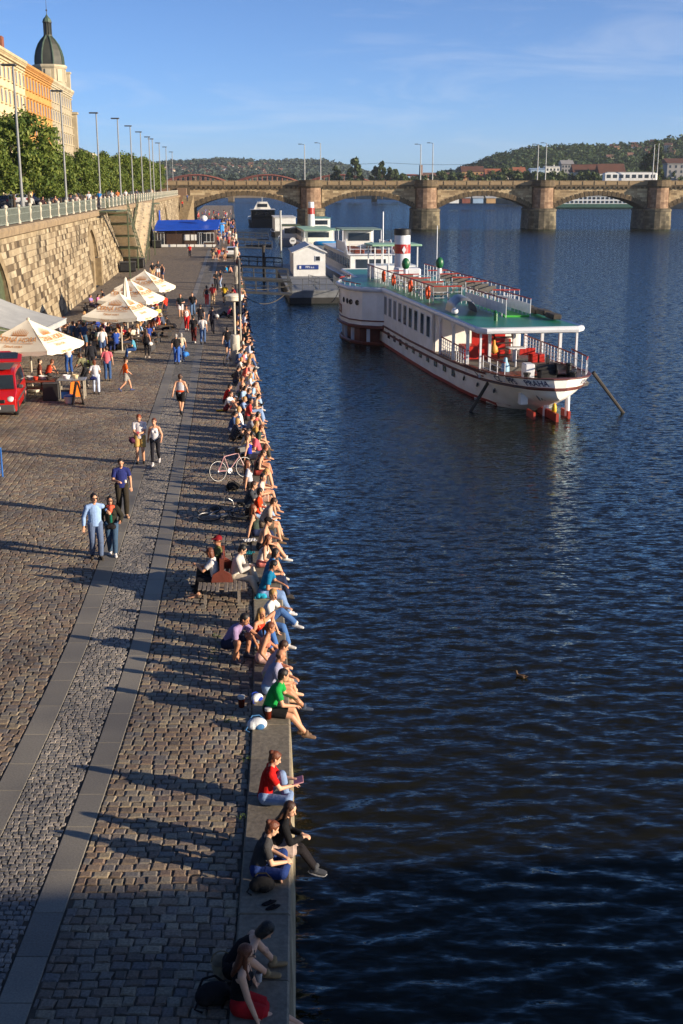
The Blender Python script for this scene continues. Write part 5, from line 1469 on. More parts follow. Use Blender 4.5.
def torso(mb, J, g=0.0, fem=False, waist=1.0, lo=True):
 l = J['l']; pel, ch, nk, u = J['pel'], J['ch'], J['nk'], J['u']
 w = .125 if fem else .142
 if lo: capsule(mb, pel + (ch - pel) * .05, (w * 1.12 + g, .100 + g), pel + (ch - pel) * .5, (w * .98 * waist + g, .090 + g), 16, side=J['pl'])
 capsule(mb, pel + (ch - pel) * .45, (w * .98 * waist + g, .09 + g), ch + u * .05, (w * 1.14 + g, .105 + g), 16, side=l)
 capsule(mb, ch + u * .04, (w * 1.14 + g, .105 + g), nk - u * .07, (w * .95 + g, .085 + g), 16, side=l)
 sh = .055 + g
 capsule(mb, J['shL'] - l * .02, sh, J['shR'] + l * .02, sh, 12)
 for s, k in ((1, 'L'), (-1, 'R')): capsule(mb, nk - u * .0 + l * (s * .05), .042 + g, J['sh' + k], .05 + g, 10)
 if fem:
  for s in (1, -1): capsule(mb, ch + u * .02 + J['f'] * .07 + l * (s * .065), .055 + g, ch + u * .03 + J['f'] * .085 + l * (s * .065), .045 + g, 10)
def arms(mb, J, g, frac, flat=True, base=True):
 for k in 'LR':
  sh, el, wr = J['sh' + k], J['el' + k], J['wr' + k]
  if frac <= 1: capsule(mb, sh, .052 + g, sh + (el - sh) * frac, .052 + (.040 - .052) * frac + g * 1.25, 12, flat1=flat)
  else:
   f2 = frac - 1; capsule(mb, sh, .052 + g, el, .041 + g, 12); capsule(mb, el, .041 + g, el + (wr - el) * f2, .041 + (.028 - .041) * f2 + g, 12, flat1=flat)
def legs(mb, J, g, frac, fem=False, loose=0.0, flat=True):
 for k in 'LR':
  hp, kn, an = J['hip' + k], J['kn' + k], J['an' + k]
  r0, r1, r2 = (.088, .056, .037) if fem else (.086, .057, .040)
  if frac <= 1: capsule(mb, hp, r0 + g, hp + (kn - hp) * frac, r0 + (r1 - r0) * frac + g + loose, 12, flat1=flat)
  else:
   f2 = frac - 1; capsule(mb, hp, r0 + g, kn, r1 + g + loose * .6, 12)
   ca = kn + (an - kn) * .3
   capsule(mb, kn, r1 + g + loose * .6, ca, r1 * .97 + g + loose * .7, 12); capsule(mb, ca, r1 * .97 + g + loose * .7, kn + (an - kn) * f2, r2 + g + loose, 12, flat1=flat)
def pelvis(mb, J, g, fem=False):
 l = J['pl']; r = .102 if fem else .098
 capsule(mb, J['hipL'] + V((0, 0, .03)), r + g, J['hipR'] + V((0, 0, .03)), r + g, 14)
def feet(mb, J, k, g, shoe=False):
 an, t = J['an' + k], J['to' + k]
 dn = (an - J['kn' + k]).normalized(); dn = (dn - t * dn.dot(t)); dn = dn.normalized() if dn.length > .1 else V((0, 0, -1))
 hl = an + dn * .045 - t * .045; b = an + dn * .05 + t * .10
 capsule(mb, hl, .034 + g, b, (.040 + g, .028 + g), 10, side=dn.cross(t)); capsule(mb, b, (.040 + g, .028 + g), b + t * .06, (.032 + g, .020 + g), 10, side=dn.cross(t))
 capsule(mb, an - dn * (.03 if shoe else 0), .036 + g, hl + t * .03, .036 + g, 10)
def body_mb(J, fem, fine):
 mb = MB(); b_head(mb, J)
 capsule(mb, J['nk'] - J['u'] * .04, .056, J['hd'] - J['hu'] * .03 - J['hf'] * .02, .050, 12)
 torso(mb, J, 0, fem); pelvis(mb, J, 0, fem); arms(mb, J, 0, 2, flat=False); legs(mb, J, 0, 2, fem, flat=False)
 for s, k in ((1, 'L'), (-1, 'R')): b_hand(mb, J, k, s, fine); feet(mb, J, k, 0)
 return mb
def hair_mb(J, kind):
 mb = MB(); hd, f, l, u = J['hd'], J['hf'], J['hl'], J['hu']; M = Matrix((f, l, u)).transposed()
 if kind == 'cap':
  mb.ell(hd + u * .048 - f * .008, (.108, .09, .088), 14, 8, M); capsule(mb, hd + f * .08 + u * .062, (.07, .012), hd + f * .16 + u * .05, (.055, .010), 10, side=l); return mb
 if kind == 'bald':
  mb.ell(hd - f * .03 - u * .0, (.078, .084, .06), 14, 8, M); return mb
 mb.ell(hd + u * .040 - f * .022, (.100, .089, .098), 14, 10, M)
 mb.ell(hd - f * .05 - u * .02, (.062, .080, .085), 14, 8, M)
 if kind == 'bun': mb.ell(hd - f * .10 + u * .085, (.045, .045, .042), 10, 7, M); mb.ell(hd + f * .03 + u * .09, (.05, .06, .03), 10, 7, M)
 if kind == 'pony':
  capsule(mb, hd - f * .10 + u * .04, .03, hd - f * .15 - u * .06, .032, 10); capsule(mb, hd - f * .15 - u * .06, .032, hd - f * .12 - u * .2, .016, 10)
 if kind == 'long':
  b = J['nk'] - J['f'] * .075
  capsule(mb, hd - f * .05, (.088, .06), b, (.095, .045), 14, side=l); capsule(mb, b, (.095, .045), J['ch'] - J['f'] * .12 + J['u'] * .06, (.06, .028), 14, side=l)
  for s in (1, -1): capsule(mb, hd + l * (s * .075) - f * .01 + u * .02, .026, J['nk'] + l * (s * .075) + J['f'] * .02, .03, 8); capsule(mb, J['nk'] + l * (s * .075) + J['f'] * .02, .03, J['ch'] + l * (s * .08) + J['f'] * .09 + J['u'] * .08, .018, 8)
 if kind == 'bob':
  capsule(mb, hd - f * .04, (.09, .07), hd - f * .045 - u * .09, (.08, .055), 14, side=l)
  for s in (1, -1): capsule(mb, hd + l * (s * .075) + u * .02, .028, hd + l * (s * .07) - u * .08, .026, 8)
 return mb
def top_mb(J, kind, fem):
 mb = MB(); g = .014
 if kind in ('tee', 'long', 'jacket', 'shirt'):
  if kind == 'jacket': g = .026
  torso(mb, J, g, fem, 1.06); capsule(mb, J['pel'] + (J['ch'] - J['pel']) * -.16, ((.13 if fem else .148) + g, .108 + g), J['ch'], ((.14 if fem else .15) + g, .105 + g), 16, side=J['pl'], flat0=True)
  arms(mb, J, g + .004, .68 if kind == 'tee' else (1.93 if kind != 'shirt' else 1.9))
  if kind == 'jacket': capsule(mb, J['nk'] - J['u'] * .02, .07, J['nk'] + J['u'] * .03, .066, 12)
 elif kind == 'tank':
  l, u = J['l'], J['u']; w = .125 if fem else .142
  capsule(mb, J['pel'] + (J['ch'] - J['pel']) * -.1, (w * 1.08 + g, .10 + g), J['ch'], (w * 1.08 + g, .104 + g), 16, side=J['pl'], flat0=True)
  capsule(mb, J['ch'], (w * 1.08 + g, .104 + g), J['nk'] - u * .1, (w * .9 + g, .085 + g), 16, side=l)
  if fem:
   for s in (1, -1): capsule(mb, J['ch'] + u * .02 + J['f'] * .07 + l * (s * .065), .055 + g, J['ch'] + u * .03 + J['f'] * .085 + l * (s * .065), .045 + g, 10)
  for s in (1, -1): capsule(mb, J['nk'] - u * .11 + l * (s * .075) + J['f'] * .05, .034, J['nk'] - u * .005 + l * (s * .085), .034, 8); capsule(mb, J['nk'] - u * .11 + l * (s * .075) - J['f'] * .05, .034, J['nk'] - u * .005 + l * (s * .085), .034, 8)
 elif kind == 'bikini':
  l, u = J['l'], J['u']; capsule(mb, J['ch'] + u * -.01, (.125 * 1.1 + g, .104 + g), J['ch'] + u * .05, (.125 * 1.1 + g, .104 + g), 16, side=l, flat0=True, flat1=True)
  for s in (1, -1): capsule(mb, J['ch'] + u * .02 + J['f'] * .07 + l * (s * .065), .055 + g, J['ch'] + u * .03 + J['f'] * .085 + l * (s * .065), .045 + g, 10)
 return mb
def bot_mb(J, kind, fem):
 mb = MB(); g = .013
 pelvis(mb, J, g, fem); w = .125 if fem else .142
 capsule(mb, J['pel'], (w * 1.1 + g, .10 + g), J['pel'] + (J['ch'] - J['pel']) * .25, (w * 1.02 + g, .094 + g), 14, side=J['pl'], flat1=True)
 if kind == 'trousers': legs(mb, J, g + .004, 1.96, fem, .010)
 elif kind == 'leggings': legs(mb, J, .009, 1.93, fem, 0)
 elif kind == 'shorts': legs(mb, J, g + .008, .78, fem, .022)
 elif kind == 'hotpants': legs(mb, J, g, .38, fem, .008)
 elif kind == 'capri': legs(mb, J, g + .004, 1.55, fem, .012)
 elif kind == 'skirt':
  legs(mb, J, g + .01, .72, fem, .03)
  for t in (.25, .5, .72):
   a = J['hipL'] + (J['knL'] - J['hipL']) * t; b = J['hipR'] + (J['knR'] - J['hipR']) * t
   if (a - b).length < .45: capsule(mb, a, .085, b, .085, 10)
 return mb
# ---- poses: +X is where the person faces, origin on the ground under the body
PO = {}
PO['stand'] = dict(pel=(0, 0, .93), fL=(0, .10, .085), fR=(.03, -.11, .085), lean=3)
PO['stand2'] = dict(pel=(-.02, .02, .925), fL=(.06, .12, .085), fR=(-.05, -.10, .085), lean=4, hL=(.16, .28, .98), hR=(.22, -.10, 1.08), hyaw=25, side=3)
PO['phone'] = dict(pel=(0, 0, .93), fL=(0, .10, .085), fR=(.05, -.10, .085), lean=4, hL=(.30, .04, 1.10), hR=(.30, -.05, 1.08), nod=28)
PO['walk1'] = dict(pel=(0, 0, .90), fL=(.30, .08, .085), fR=(-.34, -.09, .15), tR=(.8, 0, -.6), lean=5, hL=(-.22, .27, .88), hR=(.27, -.25, .92))
PO['walk2'] = dict(pel=(0, 0, .90), fL=(-.32, .09, .15), fR=(.30, -.08, .085), tL=(.8, 0, -.6), lean=5, hL=(.26, .25, .93), hR=(-.20, -.27, .88), hyaw=-10)
PO['walk3'] = dict(pel=(0, 0, .92), fL=(.16, .09, .085), fR=(-.16, -.09, .10), lean=4, hL=(.02, .27, .86), hR=(.26, -.12, 1.10), nod=12)
PO['walk4'] = dict(pel=(0, 0, .92), fL=(-.15, .09, .10), fR=(.15, -.09, .085), lean=4, hL=(.22, .14, 1.12), hR=(-.02, -.27, .86), hyaw=12)
PO['run'] = dict(pel=(0, 0, .93), fL=(.26, .06, .10), fR=(-.42, -.08, .32), tR=(.5, 0, -.9), lean=10, hL=(.02, .28, 1.0), hR=(.22, -.22, 1.08))
PO['dangle1'] = dict(pel=(-.20, 0, .13), fL=(.32, .11, -.36), fR=(.34, -.10, -.34), toe=(1, .05, -.25), lean=22, hL=(.14, .12, .24), hR=(.12, -.12, .24), nod=15, kpole=(1, 0, .5))
PO['dangle2'] = dict(pel=(-.22, 0, .13), fL=(.34, .02, -.33), fR=(.38, -.08, -.28), toe=(1, .1, -.1), lean=-8, hL=(-.40, .28, .04), hR=(-.40, -.28, .04), hyaw=20, kpole=(1, 0, .5))
PO['dangle3'] = dict(pel=(-.20, 0, .13), fL=(.30, .13, -.38), fR=(.44, -.06, -.22), toe=(1, .05, -.3), lean=14, hL=(.02, .20, .22), hR=(.16, -.02, .30), hyaw=-35, nod=8, kpole=(1, 0, .5))
PO['dangle4'] = dict(pel=(-.20, 0, .13), fL=(.36, .10, -.32), fR=(.30, -.12, -.38), toe=(1, .05, -.2), lean=32, hL=(.20, .05, .26), hR=(.20, -.06, .26), nod=25, kpole=(1, 0, .5))
PO['dangle5'] = dict(pel=(-.21, 0, .13), fL=(.30, .10, -.36), fR=(.36, -.12, -.33), toe=(1, .05, -.2), lean=6, hL=(.16, .14, .36), hR=(-.28, -.30, .05), hyaw=50, kpole=(1, 0, .5))
PO['cross'] = dict(pel=(-.08, 0, .12), fL=(.26, -.14, .07), fR=(.34, .12, .07), tL=(.3, -1, -.1), tR=(.3, 1, -.1), kpole=(.35, 1, .2), lean=20, hL=(.30, .08, .26), hR=(.30, -.08, .26), nod=25)
PO['kneesup'] = dict(pel=(-.12, 0, .12), fL=(.42, .10, .085), fR=(.38, -.10, .085), lean=22, kpole=(.4, .1, 1), hL=(.34, .10, .40), hR=(.34, -.08, .38), nod=10)
PO['lounge'] = dict(pel=(-.1, 0, .12), fL=(.70, .10, .07), fR=(.50, -.10, .085), lean=-20, kpole=(.2, .1, 1), hL=(-.42, .30, .05), hR=(-.42, -.25, .05), hyaw=15, toe=(.6, .1, .8))
PO['squat'] = dict(pel=(-.22, 0, .34), fL=(.06, .20, .085), fR=(.10, -.16, .085), lean=40, kpole=(.8, .25, .6), hL=(.40, .18, .16), hR=(.46, -.05, .34), nod=15)
PO['bench'] = dict(pel=(-.05, 0, .56), fL=(.42, .12, .085), fR=(.48, -.10, .085), lean=12, kpole=(1, .05, .5), hL=(.30, .10, .70), hR=(.32, -.08, .70), nod=22)
PO['bench2'] = dict(pel=(-.05, 0, .56), fL=(.40, .14, .085), fR=(.44, -.14, .085), lean=-4, kpole=(1, .05, .5), hL=(.24, .24, .66), hR=(.26, -.12, .92), hyaw=20)
PO['bend'] = dict(pel=(-.08, 0, .90), fL=(.05, .12, .085), fR=(.0, -.12, .085), lean=38, hL=(.48, .14, .92), hR=(.5, -.10, .90), nod=15)
PO['bike'] = dict(pel=(-.06, 0, .98), fL=(.16, .12, .22), fR=(.04, -.12, .52), lean=35, hL=(.52, .22, 1.0), hR=(.52, -.22, 1.0), kpole=(1, .1, .3))
# ---- materials
def cloth(c):
 key = ('cloth', c)
 if key not in _mc:
  a = C(*c); _mc.pop(key, None)
  m = surf('cloth_%d_%d_%d' % c, a, tuple(x * .78 for x in a[:3]) + (1,), scale=9, rough=.88, bump=.35, bscale=22, spec=.2); _mc[key] = m
 return _mc[key]
SKIN = [(206, 154, 122), (188, 132, 100), (216, 168, 138), (140, 92, 66)]
def skinm(i):
 key = ('skin', i)
 if key not in _mc: a = C(*SKIN[i]); _mc[key] = surf('skin_%d' % i, a, tuple(x * .88 for x in a[:3]) + (1,), scale=8, rough=.55, spec=.35)
 return _mc[key]
HAIR = dict(brown=(70, 44, 28), dark=(34, 26, 22), blond=(190, 146, 84), fair=(206, 174, 116), red=(140, 66, 32), grey=(170, 166, 160), auburn=(112, 58, 30), black=(20, 17, 16), maroon=(110, 28, 34), navy=(28, 34, 60))
def hairm(h):
 key = ('hair', h)
 if key not in _mc: a = C(*HAIR[h]); _mc[key] = surf('hair_' + h, a, tuple(x * .6 for x in a[:3]) + (1,), scale=30, rough=.5, bump=.5, bscale=60)
 return _mc[key]
M_eye = surf('eye_dark', C(30, 24, 22), rough=.3); M_lip = surf('lip', C(170, 90, 80), rough=.5); M_glas = surf('dark_sunglasses', C(14, 14, 16), rough=.15)
_pm = {}
RES = dict(n=.0095, m=.017, f=.034)
def pmesh(pose, fem, part, res):
 pid = pose if isinstance(pose, str) else pose['id']
 key = (pid, fem, part, res)
 if key in _pm: return _pm[key]
 jk = ('J', pid, fem)
 if jk not in _pm:
  p = dict(PO[pose]) if isinstance(pose, str) else dict(pose); p['fem'] = fem; J = solve(p)
  for k in 'LR': J['grip' + k] = p.get('grip', .6)
  _pm[jk] = J
 J = _pm[jk]; vx = RES[res]
 if part == 'body': mb = body_mb(J, fem, res == 'n')
 elif part.startswith('hair_'): mb = hair_mb(J, part[5:])
 elif part.startswith('top_'): mb = top_mb(J, part[4:], fem)
 elif part.startswith('bot_'): mb = bot_mb(J, part[4:], fem)
 elif part.startswith('shoe'): mb = MB(); feet(mb, J, part[-1], .009, True)
 me = remesh(mb, min(vx, .02) if part.startswith('shoe') or part.startswith('hair') else vx, 2 if res != 'f' else 1)
 if part == 'body':
  for i in range(3): me.materials.append(None)
  if res == 'n':
   hd, f, l, u = J['hd'], J['hf'], J['hl'], J['hu']; eyes = [hd + f * .082 + l * (s * .033) + u * .012 for s in (1, -1)]; lip = hd + f * .085 - u * .066
   for p in me.polygons:
    c = p.center
    if min((c - e).length for e in eyes) < .0145: p.material_index = 1
    elif abs((c - lip).dot(u)) < .008 and (c - lip).length < .026: p.material_index = 2
 else: me.materials.append(None)
 _pm[key] = me
 return me
def plink(name, me, mats, parent):
 o = link(name, me, parent)
 for i, m in enumerate(mats):
  o.material_slots[i].link = 'OBJECT'; o.material_slots[i].material = m
 return o
used_labels = {}
def person(loc, rot, pose, top, bot, hair, label, shoes=(60, 56, 54), skin=0, h=1.75, res='m', fem=False, group=None, glasses=False, barefoot=False):
 r = empty('person', loc, R(rot), label, 'person', group)
 assert group or label not in used_labels, label
 used_labels[label] = 1
 r.scale = (h / 1.75,) * 3
 sk = skinm(skin)
 plink('body', pmesh(pose, fem, 'body', res), [sk, M_eye, M_lip], r)
 hk, hc = hair
 plink('cap' if hk == 'cap' else 'hair', pmesh(pose, fem, 'hair_' + hk, res), [hairm(hc) if isinstance(hc, str) else cloth(hc)], r)
 if hk == 'cap': plink('hair', pmesh(pose, fem, 'hair_bald', res), [hairm('brown')], r)
 if top: plink({'tee': 'shirt', 'long': 'shirt', 'shirt': 'shirt', 'tank': 'tank_top', 'jacket': 'jacket', 'bikini': 'bikini_top'}[top[0]], pmesh(pose, fem, 'top_' + top[0], res), [cloth(top[1])], r)
 if bot: plink({'trousers': 'trousers', 'leggings': 'leggings', 'shorts': 'shorts', 'hotpants': 'shorts', 'capri': 'trousers', 'skirt': 'skirt'}[bot[0]], pmesh(pose, fem, 'bot_' + bot[0], res), [cloth(bot[1])], r)
 if shoes and not barefoot:
  for k in 'LR': plink('shoe', pmesh(pose, fem, 'shoe' + k, res), [cloth(shoes)], r)
 pid = pose if isinstance(pose, str) else pose['id']; J = _pm[('J', pid, fem)]
 if glasses:
  m = MB(); f, l, u = J['hf'], J['hl'], J['hu']; M = Matrix((f, l, u)).transposed(); c = J['hd'] + u * .012
  for s in (1, -1): m.ell(c + f * .090 + l * (s * .034), (.008, .028, .020), 10, 6, M); m.tube([c + f * .09 + l * (s * .06), c + l * (s * .086)], .004, 4)
  m.tube([c + f * .096 + l * .012, c + f * .096 - l * .012], .004, 4); m.build('sunglasses', M_glas, r)
 r['_pid'] = pid if False else 0; del r['_pid']
 return r, J
def px(x, y): return G(x, y, 0)
# colour words are turned into cloth colours
WHT, OFF, GRY, LGR, DGR, BLK = (222, 218, 212), (206, 200, 184), (132, 130, 132), (168, 168, 172), (70, 72, 74), (26, 25, 28)
NVY, BLU, LBL, JEA, LJE, DJE = (30, 36, 84), (44, 84, 168), (130, 168, 218), (66, 88, 128), (128, 152, 190), (38, 48, 78)
RED, CRM, PNK, COR, ORG, YEL = (188, 34, 28), (140, 30, 34), (214, 110, 132), (218, 112, 96), (226, 92, 28), (212, 172, 40)
GRN, OLV, TEA, TUR, PUR, LAV = (30, 138, 62), (92, 94, 56), (18, 98, 130), (40, 150, 176), (96, 52, 110), (148, 128, 162)
KHA, BEI, BRN, MAR, TAN = (186, 150, 92), (190, 170, 140), (98, 66, 46), (98, 32, 36), (176, 132, 90)
# ---------------------------------------------------------------- nearest people on the coping
def edge(pyrow, dx=0.0): y = px(286, pyrow).y; return V((E(y) - dx, y, .04))
N = 'n'
pA = dict(id='tank_girl', pel=(-.24, 0, .12), fL=(.52, .10, -.30), fR=(.56, -.06, -.25), lean=8, hL=(-.1, .42, .06), hR=(.0, -.26, .06), nod=6, hyaw=4, kpole=(.8, .1, .9), toe=(1, 0, -.4))
person(edge(1012, .34), -3, pA, ('tank', BLK), ('skirt', (168, 26, 34)), ('long', 'auburn'), 'woman in black tank top and red skirt with sunglasses, nearest on the quay edge', skin=2, h=1.70, res=N, fem=True, glasses=True, barefoot=True)
pB = dict(id='hugging_knees', pel=(-.16, 0, .12), fL=(.40, .08, .085), fR=(.30, -.16, .085), lean=46, hL=(.24, .16, .26), hR=(.0, -.36, .10), nod=48, kpoleL=(.5, .15, 1), kpoleR=(.5, -.5, .8))
person(edge(975, .56), 6, pB, ('tank', BLK), ('hotpants', (28, 28, 32)), ('bob', 'black'), 'person with black hair bending over bare knees in the shade on the quay edge', skin=2, h=1.70, res=N, fem=True, shoes=(150, 128, 96))
pC = dict(id='cross_grey', pel=(-.10, 0, .12), fL=(.26, -.12, .07), fR=(.34, .12, .07), tL=(.3, -1, -.1), tR=(.3, 1, -.1), kpole=(.35, 1, .25), lean=20, hL=(.30, .06, .24), hR=(.32, -.05, .22), nod=24, hyaw=8)
person(edge(876, .36), 2, pC, ('tee', (60, 60, 62)), ('trousers', (40, 62, 120)), ('bun', 'auburn'), 'woman in charcoal top and blue jeans sitting cross legged with hair tied up', skin=2, h=1.68, res=N, fem=True, barefoot=True)
pD = dict(id='tights', pel=(-.20, 0, .13), fL=(.46, .05, -.30), fR=(.44, -.03, -.28), toe=(1, -.1, -.25), lean=26, hL=(.26, .06, .27), hR=(.26, -.02, .27), nod=16, hyaw=-30, kpole=(1, 0, .5))
rD, J = person(edge(855, .05), 3, pD, ('long', (24, 24, 27)), ('skirt', (180, 160, 150)), ('long', 'brown'), 'woman in black top, pale skirt and black tights dangling canvas shoes over the quay edge', skin=2, h=1.70, res=N, fem=True, shoes=(78, 80, 84))
mbt = MB(); legs(mbt, J, .006, 1.95, True); me = remesh(mbt, .012); me.materials.append(None); plink('tights', me, [cloth((30, 27, 30))], rD)
for k in 'LR':
 m = MB(); an, t = J['an' + k], J['to' + k]; dn = (an - J['kn' + k]).normalized(); dn = (dn - t * dn.dot(t)).normalized()
 m.loft([m.ring(an + dn * z + t * .05, dn, .145, 14, t, .048) for z in (.068, .088)]); m.build('shoe_sole', cloth(WHT), rD)
pE = dict(id='reading', pel=(-.10, 0, .12), fL=(.26, -.12, .07), fR=(.32, .10, .07), tL=(.3, -1, -.1), tR=(.3, 1, -.1), kpoleR=(.35, -1, .25), kpoleL=(.5, .25, 1), lean=14, hL=(.36, .10, .34), hR=(.36, -.06, .30), nod=22)
rE, J = person(edge(803, .30), 4, pE, ('tee', (186, 22, 20)), ('trousers', LJE), ('bun', 'auburn'), 'woman in bright red top and pale jeans reading a book on the quay edge', skin=2, h=1.70, res=N, fem=True, barefoot=True)
m = MB(); m.box((0, 0, 0), (.16, .22, .02), rot=Matrix.Rotation(R(-15), 3, 'Y')); b_ = m.build('book', cloth((206, 150, 160)), loc=rE.location + V((.44, .05, .34)), rz=R(4)); tag(b_, 'open pink book held by the woman in the red top', 'book')
pF = dict(id='green_tee', pel=(-.22, 0, .13), fL=(.36, .10, -.36), fR=(.46, -.10, -.32), toe=(1, 0, -.15), lean=26, hL=(.24, .12, .26), hR=(.26, -.12, .22), nod=14, kpole=(1, .1, .5), hyaw=12)
person(edge(716, .14), -4, pF, ('tee', (22, 150, 66)), ('shorts', (26, 26, 28)), ('short', 'dark'), 'man in bright green t-shirt and black shorts dangling bare legs over the quay edge', skin=0, h=1.82, res=N, shoes=(120, 96, 78))
pG = dict(id='bald_grey', pel=(-.24, 0, .13), fL=(.40, .10, -.33), fR=(.46, -.06, -.28), toe=(1, 0, -.1), lean=26, hL=(.26, .12, .25), hR=(.22, -.12, .24), nod=12, kpole=(1, .1, .5))
person(edge(694, .16), 2, pG, ('tee', (150, 150, 176)), ('shorts', (150, 176, 206)), ('bald', 'brown'), 'bald man in lilac grey t-shirt and pale shorts behind the man in green', skin=1, h=1.78, res=N, shoes=(66, 76, 96))
person(edge(681, .20), 2, 'dangle4', ('tee', (214, 172, 172)), ('shorts', BEI), ('short', 'brown'), 'person in pale pink top leaning forward between the bald man and the tanned woman', skin=0, h=1.72, res=N, shoes=(220, 180, 150))
pI = dict(id='bikini', pel=(-.26, 0, .13), fL=(.34, .14, -.36), fR=(.36, -.08, -.34), toe=(1, 0, -.2), lean=20, hL=(.04, .32, .2), hR=(-.05, -.28, .12), nod=12, kpole=(1, .1, .6))
person(edge(664, .28), -6, pI, ('bikini', (188, 120, 100)), ('hotpants', (206, 168, 160)), ('pony', 'auburn'), 'tanned woman with bare back and auburn ponytail sitting behind the pink top', skin=1, h=1.72, res=N, fem=True, shoes=(120, 130, 150))
pJ = dict(id='white_tee', pel=(-.25, 0, .13), fL=(.42, .10, .10), fR=(.30, -.12, -.30), toe=(1, 0, -.15), lean=20, hL=(.20, .22, .40), hR=(.12, -.34, .08), nod=4, hyaw=-35, kpoleL=(.4, .1, 1), kpoleR=(1, -.1, .4))
person(edge(630, .18), -12, pJ, ('tee', WHT), ('trousers', (74, 112, 168)), ('short', 'blond'), 'man in white t-shirt and blue jeans looking back along the quay edge', skin=0, h=1.80, res=N, shoes=(206, 202, 200))
pK = dict(id='knees_red', pel=(-.12, 0, .12), fL=(.36, .08, .085), fR=(.42, -.12, .085), lean=12, kpole=(.3, .12, 1), hL=(.06, .26, .50), hR=(.16, -.30, .12), nod=2, hyaw=-10, epoleL=(.2, 1, .4))
person(px(262, 648) + V((0, 0, .04)), -40, pK, ('tank', (214, 56, 34)), ('trousers', (72, 112, 172)), ('long', 'blond'), 'woman with long blond hair, red top and jeans sitting with knees up', skin=1, h=1.68, res=N, fem=True, barefoot=True)
pL = dict(id='squat_lav', pel=(-.22, 0, .36), fL=(.10, .20, .085), fR=(.02, -.20, .085), lean=42, kpole=(.8, .3, .6), hL=(.52, .16, .42), hR=(.10, -.16, .16), nod=18)
person(px(238, 660), -25, pL, ('tee', (154, 132, 172)), ('shorts', (40, 46, 70)), ('short', 'dark'), 'man in lavender t-shirt and navy shorts crouching by the woman with red top', skin=1, h=1.82, res=N, shoes=(90, 90, 96))
pM = dict(id='teal', pel=(-.24, 0, .13), fL=(.30, .14, -.38), fR=(.38, -.08, -.34), toe=(1, 0, -.1), lean=24, hL=(.24, .14, .24), hR=(.10, -.14, .24), nod=20, kpole=(1, .1, .5))
person(edge(598, .20), -2, pM, ('tee', (16, 110, 150)), ('trousers', (118, 144, 186)), ('short', 'black'), 'man in teal t-shirt and washed jeans sitting bent forward on the quay edge', skin=1, h=1.82, res=N, shoes=(214, 212, 214))
person(edge(583, .14), 4, 'dangle1', ('tee', (60, 112, 160)), ('trousers', DJE), ('bob', 'dark'), 'dark haired person in blue half hidden beyond the man in teal', skin=1, h=1.7, res=N, fem=True)
pO = dict(id='white_girl', pel=(-.26, 0, .13), fL=(.34, .08, -.28), fR=(.36, -.06, -.24), toe=(1, 0, -.3), lean=20, hL=(.20, .12, .26), hR=(.10, -.20, .20), nod=12, hyaw=10, kpole=(1, .05, .6))
person(edge(568, .22), -4, pO, ('tank', (222, 214, 206)), ('hotpants', (206, 120, 110)), ('long', 'auburn'), 'girl with auburn hair in a white top, bare legs over the quay edge', skin=0, h=1.68, res=N, fem=True, shoes=(210, 206, 200))
pP = dict(id='shirtless', pel=(-.24, 0, .13), fL=(.40, .08, -.24), fR=(.44, -.08, -.20), toe=(1, 0, -.15), lean=20, hL=(.22, .10, .28), hR=(.10, -.22, .22), nod=8, kpole=(1, .05, .6))
person(edge(551, .20), 0, pP, None, ('shorts', (34, 34, 40)), ('cap', (40, 34, 34)), 'shirtless man with dark cap sitting on the quay edge', skin=0, h=1.80, res=N, glasses=True, shoes=(214, 210, 206))
person(edge(537, .34), -4, 'dangle2', ('tank', (58, 70, 62)), ('trousers', DJE), ('long', 'auburn'), 'woman with very long reddish hair and dark green top leaning back on her hands', skin=0, h=1.72, res=N, fem=True, barefoot=True)
pR = dict(id='orange_back', pel=(-.34, 0, .13), fL=(.26, .06, -.24), fR=(.30, -.10, -.36), toe=(1, 0, -.25), lean=12, hL=(.02, .16, .26), hR=(.04, -.20, .24), nod=6, kpole=(1, 0, .5))
person(edge(520, .16), -2, pR, ('tee', (226, 66, 26)), ('trousers', (150, 178, 206)), ('short', 'dark'), 'man in vivid orange shirt and pale jeans seen from behind on the quay edge', skin=0, h=1.80, res=N, barefoot=True)
# bench couple and reader
pbx = px(222, 606)
pQ = dict(id='bench_lean', pel=(-.12, 0, .50), fL=(.42, .08, .085), fR=(.40, -.12, .085), lean=12, kpole=(1, .05, .5), hL=(.34, .08, .86), hR=(.34, -.04, .82), nod=16, hyaw=-14)
person(pbx + V((-.30, .62, 0)), 176, pQ, ('tee', (214, 210, 208)), ('leggings', (32, 31, 36)), ('bob', 'auburn'), 'woman in white t-shirt and black trousers on the near end of the wooden bench', skin=0, h=1.70, res=N, fem=True, shoes=(196, 150, 126))
person(pbx + V((-.26, 1.22, 0)), 184, 'bench2', ('tee', OLV), ('trousers', (60, 58, 54)), ('cap', (128, 24, 34)), 'man with maroon cap and olive shirt on the bench beside the woman in white', skin=1, h=1.78, res=N)
pS = dict(id='bench_read', pel=(-.10, 0, .50), fL=(.44, .04, .30), fR=(.50, -.14, .085), lean=16, kpole=(1, .05, .6), hL=(.28, .06, .74), hR=(.30, -.08, .74), nod=32)
person(pbx + V((.34, .82, 0)), -8, pS, ('long', (196, 190, 184)), ('trousers', (196, 184, 166)), ('short', 'black'), 'person in dark vest and beige trousers reading on the water side of the bench', skin=2, h=1.76, res=N, shoes=(52, 50, 52))
